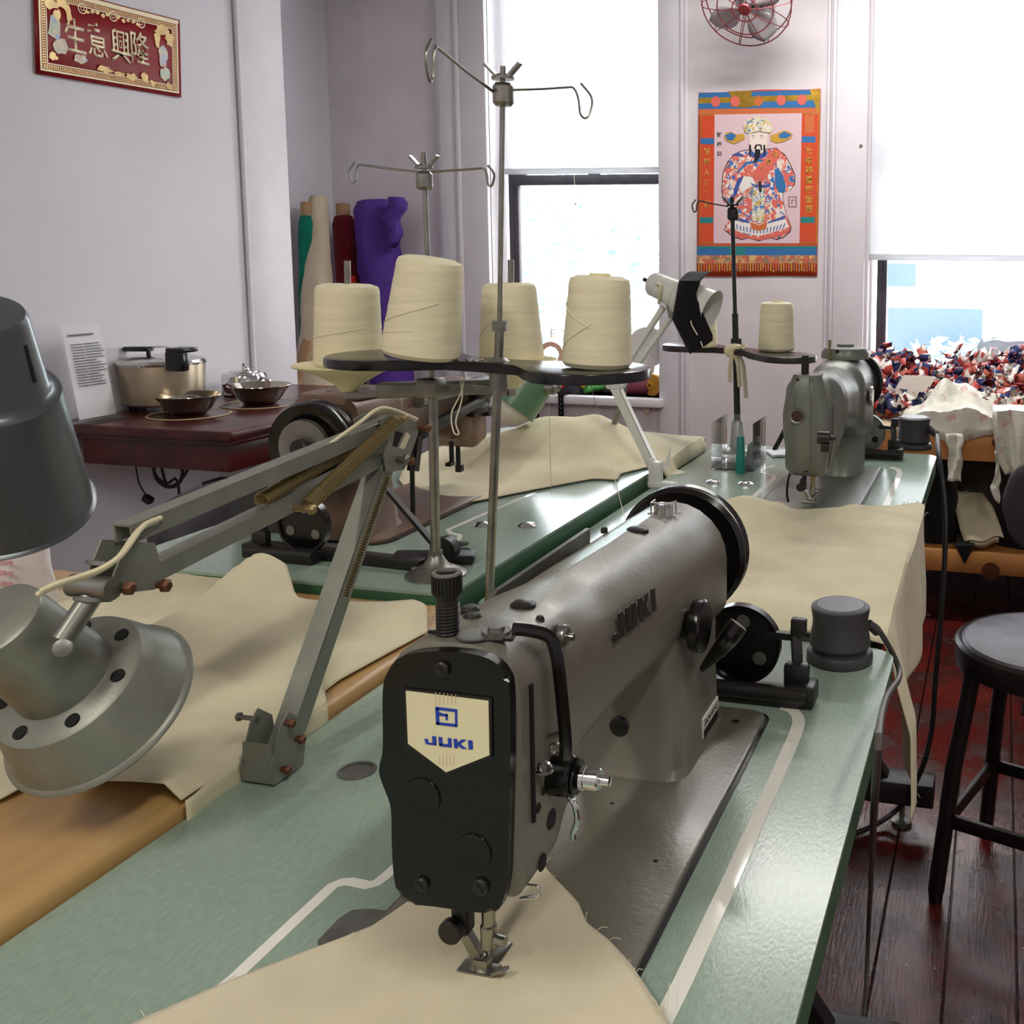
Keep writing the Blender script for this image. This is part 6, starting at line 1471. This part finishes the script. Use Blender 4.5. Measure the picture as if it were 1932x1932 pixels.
# ------------------------------------------------------------------ things on the left window sill
def sill_things():
    Y = YF+.06; z = SILL1
    def spool(px_, label, rb, rt, L, m, ax, core, cat='thread spool'):
        c = py(*px_, Y); r = max(rb, rt); c.z = z+r
        t = thing('thread_spool', label, cat, (c.x, Y, z)); ax = V(ax).normalized()
        b = B(); b.lathe([(.012, 0), (rb*.95, 0), (rb, .004), (rt, L-.004), (rt*.95, L), (.012, L)], c-ax*L/2, ax, 30); obj('wound_thread', b, m, t)
        b = B(); b.lathe([(.008, -.012), (.014, -.012), (.014, L+.006), (.008, L+.006)], c-ax*L/2, ax, 16, False); obj('core', b, core, t)
    mat('green_thread', '#5fae5a', .5, var=.15, vscale=60); mat('maroon_thread', '#6a2438', .6, var=.1, vscale=60); mat('mustard_thread', '#c08a28', .6, var=.1, vscale=60); mat('yellow_plastic', '#d8a820', .4)
    spool((1120, 728), 'shiny green thread spool with yellow core lying on the window sill', .040, .030, .085, 'green_thread', (.75, .8, 0), 'yellow_plastic')
    spool((1200, 733), 'maroon thread spool lying on the window sill', .036, .036, .11, 'maroon_thread', (1, .15, 0), 'white_enamel')
    spool((1236, 728), 'mustard thread spool with open end facing the room', .046, .046, .05, 'mustard_thread', (.35, 1, 0), 'mustard_thread')
    # stacked white cone ends above
    for pxy, R, lb in (((1222, 655), .085, 'large white paper cone end with centre hole behind the white lamp arm'), ((1208, 692), .060, 'smaller white paper cone end below the large one')):
        c = py(*pxy, YF+.05); t = thing('paper_cone', lb, 'cone', (c.x, YF+.05, c.z-R))
        b = B(); b.lathe([(R, 0), (R, .004), (R*.4, .05), (.012, .06), (.010, .055), (R*.4, .045), (R*.95, .001)], c, (-.2, 1, .1), 36, False); b.lathe([(.006, -.002), (R*.97, -.002), (R, 0), (.006, .0)], c, (-.2, 1, .1), 36, False); obj('cone', b, mat('paper_white', '#d8d4d2', .6), t)
        b = B(); b.lathe([(.008, -.003), (.0, -.003)], c, (-.2, 1, .1), 14); obj('centre_hole', b, 'dark_hole', t)
    # tape roll and dark bag
    c = py(1042, 668, YF+.06); t = thing('tape_roll', 'peach tape roll standing above the window sill', 'tape', (c.x, YF+.06, c.z-.06))
    b = B(); b.lathe([(.034, 0), (.055, 0), (.055, .03), (.034, .03), (.034, 0)], c, (.2, -1, 0), 36, False); obj('roll', b, mat('peach_tape', '#d8ab96', .5), t)
    mat('dark_bag', '#2c2a36', .7, var=.3, vscale=20)
    c = py(1065, 728, Y); b = B(); b.loft([[V((c.x+lerp(.11, .08, u)*cos(a)*(1+.15*noise.noise(V((a, u*3, 1)))), Y+.045*sin(a), z+.10*u+.001)) for a in [2*pi*i/20 for i in range(20)]] for u in [k/6 for k in range(7)]])
    bag = solo('dark_pouch', b, 'dark_bag', 'dark pouch with red trim on the window sill beside the green spool', 'pouch')
    b = B(); q = py(1052, 722, Y-.05); b.tube(smoothpts([q+V((-.03, 0, .02)), q, q+V((.02, 0, -.02)), q+V((.03, 0, .01))], 5), .006, 8); obj('red_trim', b, mat('red_trim', '#b8242e', .5), bag)
    # straps hanging from the sill
    for px0, px1, lb in (((1058, 735), (1058, 794), 'black punched belt hanging from the window sill'), ((1012, 770), (1010, 800), 'black strap hanging behind the green lamp')):
        a, c = py(*px0, YF-.06), py(*px1, YF-.06); a.z = max(a.z, SILL1+.002)
        t = thing('belt', lb, 'belt', (a.x, YF-.058, c.z)); b = B(); b.span((a.x-.012, YF-.062, c.z), (a.x+.012, YF-.058, a.z), bev=.001); b.span((a.x-.012, YF-.062, SILL1+.001), (a.x+.012, YF+.02, SILL1+.005)); st = obj('strap', b, 'black_gloss', t)
        for i in range(6):
            b = B(); b.lathe([(.0022, 0), (.0022, .001), (0, .001)], (a.x, YF-.0622, lerp(c.z+.015, a.z-.02, i/5)), (0, -1, 0), 8); obj('eyelet', b, 'chrome', st)
sill_things()

# ------------------------------------------------------------------ acrylic box, green tube, papers on the far table
def far_bits():
    a, c, d = pz(1342, 886, T), pz(1422, 890, T), pz(1452, 868, T)
    x0, x1, y0, y1 = a.x, c.x, a.y, a.y+.13; h = py(1342, 797, y0).z-T
    t = thing('acrylic_box', 'clear open acrylic box on the far green table', 'box', ((x0+x1)/2, (y0+y1)/2, T)); w = .003
    for p0, p1 in (((x0, y0), (x1, y0+w)), ((x0, y1-w), (x1, y1)), ((x0, y0+w), (x0+w, y1-w)), ((x1-w, y0+w), (x1, y1-w))):
        b = B(); b.span((*p0, T+.003), (*p1, T+h)); obj('side_panel', b, 'clear_acrylic', t, True, 0)
    b = B(); b.span((x0, y0, T+.0005), (x1, y1, T+.003)); obj('base_panel', b, 'clear_acrylic', t, True, 0)
    q = pz(1397, 892, T); k = mpp(q)
    b = B(); b.lathe([(9.5*k, 0), (9.8*k, .002), (7.2*k, 68*k), (6*k, 70*k), (0, 70*k)], q, n=28)
    solo('green_tube', b, mat('teal_plastic', '#1f7d74', .4), 'teal tapered plastic tube in front of the acrylic box', 'tube')
    b = B(); q = V(((x0+x1)/2+.022, y0+.05, T+.0035)); b.prism([q+V((-.02, 0, 0)), q+V((.025, 0, 0)), q+V((.02, 0, .03)), q+V((.022, 0, .062)), q+V((.0, 0, .045)), q+V((-.004, 0, .02))], (0, .02, 0), bev=.002); solo('metal_guide', b, mat('dark_cast', '#55565a', .5), 'dark cast metal guide inside the acrylic box', 'machine part')
    q = pz(1470, 858, T); b = B(); b.box(q+V((0, 0, .004)), (.05, .07, .006), Matrix.Rotation(.5, 3, 'Z'), bev=.001); o = solo('paper_pad', b, mat('pad_white', '#dcdce4', .5), 'white paper pad lying beside the grey machine', 'paper'); 
    q = py(1462, 832, 2.36); b = B(); b.bar(pz(1452, 862, T)+V((0, .05, .006)), q+V((.03, 0, .04)), .008, .008); solo('pen', b, 'black_gloss', 'black pen standing beside the paper pad', 'pen')
far_bits()

# ------------------------------------------------------------------ bench under the right window with scraps
BY, BZ = 3.38, py(1800, 808, 3.38).z
def bench():
    x0, x1 = py(1560, 840, BY).x, 1.25; t = thing('work_bench', 'pine bench with open lower shelf under the wide blind', 'bench', ((x0+x1)/2, BY+.3, 0))
    b = B(); b.span((x0, BY-.004, BZ-.02), (x1, YF-.035, BZ), bev=.002); obj('bench_top', b, mat('bench_top_pale', '#cdbb94', .4), t)
    zb = py(1800, 868, BY).z
    b = B(); b.span((x0, BY, zb), (x1, BY+.025, BZ-.021), bev=.002); obj('front_rail', b, 'pine', t)
    z1, z0 = py(1850, 1043, BY).z, py(1850, 1083, BY).z
    b = B(); b.span((x0, BY, z0), (x1, BY+.025, z1), bev=.002); obj('lower_rail', b, 'pine', t)
    b = B(); b.span((x0, BY+.026, z0+.012), (x1, YF-.04, z1-.01), bev=.002); obj('shelf', b, 'pine', t)
    for lx in (x0+.03, x1-.03):
        for ly in (BY+.055, YF-.08):
            b = B(); b.span((lx-.025, ly-.025, 0), (lx+.025, ly+.025, BZ-.02), bev=.002); obj('leg', b, 'pine', t)
    b = B(); b.span((x0, YF-.06, z1), (x1, YF-.045, BZ-.02)); obj('back_panel', b, mat('bench_dark', '#2a2422', .8), t)
    q = py(1880, 835, BY-.0015); b = B(); b.lathe([(.014, 0), (.010, .0006), (0, .0008)], q, (0, -1, 0), 16); obj('knot', b, mat('knot_brown', '#5c3018', .5), t)
    q = py(1869, 1078, BY-.0015); b = B(); b.lathe([(.03, 0), (.02, .0006), (0, .0008)], q, (0, -1, 0), 16); obj('knot', b, 'knot_brown', t)
    return x0, x1, z1
bx0, bx1, bz1 = bench()
# scraps: a heap of crumpled strips, uncountable
mat_print('scrap_print', [(0, '#a8322c'), (.26, '#26346a'), (.48, '#ded6cc'), (.64, '#b9604c'), (.78, '#1a2248'), (.90, '#e8e2da')], 34, .6)
def scraps():
    random.seed(21); b = B()
    xa, xb = py(1612, 700, 3.8).x, 1.1
    def height(x, yy): return (.16+.06*noise.noise(V((x*6, 1, 0))))*min(1, .25+1.1*yy)*min(1, (x-xa)/.12+.3)
    # lumpy body of the heap
    NX, NY = 60, 14
    rows = [[V((lerp(xa+.03, xb, i/NX), lerp(BY+.13, YF-.05, j/NY), BZ+.004+max(0, (height(lerp(xa+.03, xb, i/NX), j/NY)*.8+.02*noise.noise(V((i*.55, j*.6, 4)))))*min(1, j/3, i/2, (NX-i)/2))) for i in range(NX+1)] for j in range(NY+1)]
    b.grid(rows)
    for i in range(1700):
        x = random.uniform(xa, xb); yy = random.random(); y = lerp(BY+.10, YF-.06, yy)
        z = BZ+.01+height(x, yy)*random.uniform(.55, 1.12)
        if W2[0]+.08 < x < W2[1]-.1 and random.random() < 0: y = random.uniform(YF-.02, YF+.03); z = max(z, SILL2+.03+random.random()*.06)
        r = random.uniform(.014, .036); a0 = random.random()*6; n = 7; ax_ = V((random.gauss(0, 1), random.gauss(0, 1), random.gauss(0, .6))).normalized(); u = ax_.orthogonal().normalized(); w = ax_.cross(u); sp = random.uniform(1.8, 5.2); wd = random.uniform(.014, .04)
        rows = []
        for k in range(n+1):
            a = a0+sp*k/n; rr = r*(1+.35*sin(k*1.7+i)); c = V((x, y, max(z, BZ+.03)))+(u*cos(a)+w*sin(a))*rr
            tw = ax_+.6*u*sin(a*1.3+i); rows.append([c-tw*wd*.5, c+tw*wd*.5+u*.006*sin(k*2)])
        for q in rows:
            for p in q:
                p.z = max(p.z, BZ+.002)
                if not (W2[0] < p.x < W2[1] and p.z > SILL2): p.y = min(p.y, YF-.034)
        b.grid(rows)
    o = obj('fabric_scraps', b, 'scrap_print', None, True, 60); tag(o, 'heap of red white and navy fabric scraps on the pine bench', 'fabric scraps'); o['kind'] = 'stuff'; rebase(o); solid(o, .001)
scraps()
# beige card wedged in the heap
q = py(1705, 772, BY+.14); b = B(); b.prism([V((q.x-.09, q.y, BZ+.004)), V((q.x+.03, q.y-.02, BZ+.004)), V((q.x+.10, q.y+.06, BZ+.14)), V((q.x-.01, q.y+.07, BZ+.14))], (0, .008, .004)); solo('card_offcut', b, mat('greige_card', '#b3a79c', .7), 'beige card offcut propped in the scraps on the bench', 'card')
# floral plastic cloth heap with a dangling tail
mat_print('floral_cloth', [(0, '#dedacb'), (.62, '#e6e2d6'), (.8, '#cfd6c4'), (.88, '#d6cdbc'), (.95, '#d8b8b2')], 48, .4)
def floral(label, px0, px1, zt, d0, d1, seed, hang=()):
    x0, x1 = py(px0, 780, BY+.05).x, py(px1, 780, BY+.05).x; rows = []; N = 40; M = 26
    for j in range(M+1):
        v = j/M; row = []
        for i in range(N+1):
            u = i/N; x = lerp(x0, x1, u); y = lerp(BY-.012+d0, BY+d1, v)
            env = max(0, sin(pi*u))**.5*max(0, sin(pi*min(1, v*.9+.03)))**.8
            h = zt*env*(.65+.5*noise.noise(V((u*4+seed, v*3, seed))))+.018*env*abs(noise.noise(V((u*11, v*9+seed, 3))))+.006
            z = BZ+max(.004, h)
            if v < .12: z -= (.12-v)/.12*.05*(1+.4*sin(u*9+seed)); y = min(y, BY-.010-.004*sin(u*14))
            row.append(V((x+.02*noise.noise(V((v*4, u*3, seed))), y, z)))
        rows.append(row)
    b = B(); b.grid(rows); o = solid(solo('floral_cloth', b, 'floral_cloth', label, 'fabric'), .0012)
    for k, hg in enumerate(hang):
        b = B(); pts = [py(*p, BY-.02) for p in hg[0]]; w = hg[1]; rr = []
        for i in range(15):
            q = poly_at(pts, i/14); ww = w*(hg[2] if i < 4 else 1)*(1+.10*sin(i*.9)); rr.append([q+V((ww*(s-.5)*mpp(q), -.008*sin(i*.4+s*7), 0)) for s in (0, .2, .4, .6, .8, 1)])
        b.grid(rr); solid(obj('hanging_tail', b, 'floral_cloth', o), .0012)
floral('bunched white floral cloth on the bench with a knotted tail', 1700, 1905, .17, 0, .26, 3, [([(1800, 818), (1803, 866), (1800, 908)], 26, 1.2)])
def floral_drop():
    t = thing('floral_cloth', 'white floral cloth spilling off the bench with a long strip', 'fabric', py(1900, 870, BY-.03))
    b = B(); rr = []
    L = [(1873, 775), (1872, 800), (1878, 840), (1884, 870), (1896, 895)]; Rr = [(1990, 775), (2000, 800), (2000, 840), (1995, 880), (1985, 905)]
    for i in range(17):
        u = i/16; a = py(*poly_at([(x, y, 0) for x, y in L], u)[:2], BY-.025); c = py(*poly_at([(x, y, 0) for x, y in Rr], u)[:2], BY-.025)
        rr.append([a.lerp(c, j/14)+V((0, -.016*sin(j*1.1+u*3)-.006*sin(j*2.7), 0)) for j in range(15)])
    tops = [[p+V((0, .05*k, .012*(k > 0)-.004*k)) for p in rr[0]] for k in (3, 2, 1)]
    b.grid(tops+rr); solid(obj('cloth', b, 'floral_cloth', t), .0012)
    pts = [py(*p, BY-.02) for p in ((1882, 850), (1883, 880), (1882, 905), (1876, 920), (1884, 950))]; b = B(); rr = []
    for i in range(17):
        q = poly_at(pts, i/16); ww = [11, 11, 10, 9, 8, 8, 9, 10, 12, 14, 15, 16, 16, 15, 13, 9, 3][i]; rr.append([q+V((ww*(s-.5)*mpp(q), -.004*sin(i+s*5), 0)) for s in (0, .33, .66, 1)])
    b.grid(rr); solid(obj('strip', b, 'floral_cloth', t), .0012)
floral_drop()
# pale blue plastic bag behind the scraps on the right sill
b = B(); c = py(1900, 705, YF+.06); b.loft([[V((c.x+.18*lerp(1, .55, u)*cos(a)*(1+.2*noise.noise(V((a*1.5, u*4, 6)))), YF+.05+.05*sin(a)*(1-.3*u), SILL2+.0+.19*u+.02*noise.noise(V((a*2, u, 2))))) for a in [2*pi*i/26 for i in range(26)]] for u in [k/8 for k in range(9)]])
solo('plastic_bag', b, mat('bag_blue', '#b9c9d6', .3, var=.1, vscale=12), 'pale blue plastic bag on the sill behind the scraps', 'bag')
# under the bench: folded cloth, dark sacks
def under_bench():
    z = bz1-.009; Y = BY+.06
    pts = [py(*p, BY+.0) for p in ((1792, 928), (1835, 940), (1875, 960), (1895, 1012), (1818, 1020), (1805, 960))]
    b = B(); rows = []
    A = [(1790, 925), (1805, 970), (1812, 1000), (1820, 1022)]; C = [(1850, 925), (1873, 955), (1885, 985), (1894, 1014)]
    for i in range(13):
        u = i/12; a = py(*poly_at([(x, y, 0) for x, y in A], u)[:2], lerp(BY+.26, BY+.02, u)); c = py(*poly_at([(x, y, 0) for x, y in C], u)[:2], lerp(BY+.26, BY+.02, u)); rows.append([a.lerp(c, j/8)+V((0, -.012*sin(j*.8), .006*sin(j*1.2))) for j in range(9)])
    b.grid(rows); o = solid(solo('folded_cloth', b, 'muslin', 'folded pale cloth spilling over the lower shelf of the bench', 'fabric'), .004)
    b = B(); q = rows[-1]; b.grid([[p+V((0, .004, -.006)) for p in q[1:8]], [p+V((0, .03, -.03)) for p in q[1:8]]]); solid(obj('under_fold', b, 'muslin', o), .003)
    mat_cloth('black_bag', '#1d1b1e'); mat_cloth('grey_bag', '#4a4442')
    for px_, w, h, lb, sd in (((1765, 985), .085, .26, 'black sack on the bench shelf behind the cable', 1), ((1945, 990), .13, .17, 'black folded bag on the bench shelf beside the folded cloth', 2), ((1860, 930), .11, .24, 'dark grey sack at the back of the bench shelf', 3)):
        c = py(*px_, BY+.2+(.12 if sd == 3 else 0)); rr = []
        for k in range(9):
            u = k/8; rr.append([V((c.x+w*cos(a)*(1-.35*u*u)*(1+.12*noise.noise(V((a, u*3, sd)))), c.y+.10*sin(a)*(1-.3*u), z+.001+h*u)) for a in [2*pi*i/20 for i in range(20)]])
        b = B(); b.loft(rr); solo('cloth_sack', b, 'grey_bag' if sd == 3 else 'black_bag', lb, 'sack')
    a = [py(*p, BY-.006) for p in ((1803, 1030), (1838, 1030), (1820, 1065))]; b = B(); b.prism([a[0], a[1], a[2]], (0, -.003, 0)); b.prism([a[0], a[1], a[1]+V((0, .10, .012)), a[0]+V((0, .10, .012))], (0, 0, .002)); solo('felt_offcut', b, 'black_bag', 'pointed black felt offcut hanging over the lower rail of the bench', 'fabric')
under_bench()

# ------------------------------------------------------------------ stool and chairs
def stool():
    mat('stool_metal', '#2b2524', .38, .6, var=.2, vscale=14); mat('stool_seat', '#5d5a62', .42, .35, var=.2, vscale=18, bump=.1, bscale=60)
    Zs = .50; c = V((.105, 1.915, 0)); t = thing('stool', 'dark steel stool with round worn seat in the aisle', 'stool', c)
    R = .165
    b = B(); b.lathe([(R*.93, Zs-.004), (R*.9, Zs+.002), (R*.88, Zs), (0, Zs-.003)], (c.x, c.y, 0), n=64); obj('seat_pad', b, 'stool_seat', t)
    b = B(); b.lathe([(R*.95, Zs-.045), (R, Zs-.045), (R*1.01, Zs-.02), (R*1.0, Zs-.006), (R*.96, Zs), (R*.93, Zs-.003)], (c.x, c.y, 0), n=64, cap=False); obj('seat_rim', b, 'stool_metal', t)
    feet = [V((-.078, 1.845, 0)), V((.011, 2.109, 0)), V((.275, 2.020, 0)), V((.186, 1.756, 0))]; mid = sum(feet, V())/4
    tops = [mid+(f-mid)*.72 for f in feet]
    for f, tp in zip(feet, tops):
        b = B(); b.tube([f+V((0, 0, .02)), f.lerp(tp, .5)+V((0, 0, .26)), tp+V((0, 0, Zs-.09)), tp+(mid-tp)*.06+V((0, 0, Zs-.02))], .0155, 12); lg = obj('leg', b, 'stool_metal', t)
        b = B(); b.cyl(f, f+V((0, 0, .025)), .013, 12, .015); obj('foot_cap', b, 'black_gloss', lg)
    for i in range(4):
        a, d = feet[i], feet[(i+1) % 4]; h = .16
        A, D = a.lerp(tops[i], h/.45)+V((0, 0, h)), d.lerp(tops[(i+1) % 4], h/.45)+V((0, 0, h)); b = B(); b.bar(A, D, .012, .026, bev=.002); obj('stretcher', b, 'stool_metal', t)
stool()
def posture_chair(label, c, yaw, zs, zb, w, h, m, tilt=.15, rs=.19):
    t = thing('work_chair', label, 'chair', c, yaw)
    def o(n, b, mm): return obj(n, b, mm, t, False)
    b = B(); rows = []
    for k in range(9):
        v = k/8; row = []
        for i in range(15):
            u = i/14*2-1; ww = w/2*(1-.5*abs(2*v-1)**4); row.append(V((u*ww, .17+.05*u*u*-1+tilt*(v-.5)*h, zb+(v-.5)*h*(1-.25*u**4))))
        rows.append(row)
    rings = []
    for i in range(25):
        u = i/24*2-1; e_ = (1-abs(u)**5)**.5; cx_, cy_ = u*w/2, .17-.05*u*u
        rings.append([V((cx_, cy_+.028*max(.15, e_)*cos(a)*abs(cos(a))**-.3 if abs(cos(a)) > 1e-4 else cy_, zb+h/2*max(.12, e_)*sin(a)*(abs(sin(a))**-.3 if abs(sin(a)) > 1e-4 else 1)+tilt*.0)) for a in [2*pi*q/20+.01 for q in range(20)]])
    b.bm.free(); b = B(); b.loft(rings); o('backrest', b, m)
    b = B(); b.lathe([(.0, zs-.03), (rs*.9, zs-.03), (rs, zs-.012), (rs*.95, zs), (0, zs+.004)], (0, 0, 0), n=40); o('seat', b, m)
    b = B(); b.tube(smoothpts([(0, .05, zs-.04), (0, .19, zs-.02), (0, .20, zb)], 5), .012, 10); o('back_post', b, 'black_iron')
    for i in range(4):
        a = pi/4+i*pi/2; b = B(); b.tube([(cos(a)*.1, sin(a)*.1, zs-.03), (cos(a)*.2, sin(a)*.2, 0.0)], .012, 10); o('leg', b, 'black_iron')
    b = B(); b.torus((0, 0, .2), (0, 0, 1), .16, .007, 40, 8); o('foot_ring', b, 'black_iron')
    return t
mat('chair_grey', '#433e41', .7, 0, spec=.2, var=.12, vscale=20)
c = py(320, 985, 1.62)
posture_chair('grey padded work chair beyond the ochre table by the left wall', (-1.36, 1.74, 0), radians(96), .45, .680, .46, .12, 'chair_grey', .2)
posture_chair('grey backed work chair beside the bench behind the stool', (.245, 2.86, 0), pi, .40, .565, .44, .26, 'chair_grey', .15, .15)
# grey bin on the left table end
q = pz(375, 1040, TL); b = B()
cbin = V((-1.10, 1.36, TL))
b.loft([[cbin+V((sx*s, sy*s*.7, z)) for sx, sy in ((-1, -1), (1, -1), (1, 1), (-1, 1))] for z, s in ((.001, .035), (.075, .05))]); solo('parts_bin', b, mat('bin_grey', '#3a383c', .45), 'dark grey parts bin on the table behind the lamp arm', 'bin')
# plastic carrier bag with pink print at the left
def carrier():
    mat_mix_transparent('bag_film', '#e6dcdc', .75, .2)
    c = pz(40, 1145, TW); c = V((-1.30, .86, TW)); c = py(40, 1150, .98); c.z = TW
    t = thing('carrier_bag', 'crumpled white plastic bag with faint pink print on the ochre table', 'bag', c); k = mpp(c)
    rows = []
    for j in range(15):
        u = j/14; rows.append([c+V((74*k*cos(a)*(1-.25*u)*(1+.18*noise.noise(V((a*1.3, u*3, 4)))), 50*k*sin(a)*(1-.2*u)*(1+.2*noise.noise(V((a*1.1, u*3, 9)))), .004+145*k*u+.012*noise.noise(V((a*2, u*2, 1)))*u)) for a in [2*pi*i/32 for i in range(32)]])
    b = B(); b.loft(rows); obj('film', b, mat('bag_white', '#e3d9da', .35, var=.06, vscale=30), t, True, 60)
    b = B(); random.seed(2)
    for i in range(5):
        z = 30+i*20
        for s in range(5):
            x0 = -42+s*18; b.prism([c+V((x*k, -54*k*(1-.2*z/145), yv*k)) for x, yv in ((x0, z), (x0+13, z+1), (x0+13, z+9), (x0, z+8))], (0, -.0006, 0))
    obj('printed_lines', b, mat('pink_ink', '#d9a3a6', .5), t, True, 0)['kind'] = 'stuff'
carrier()
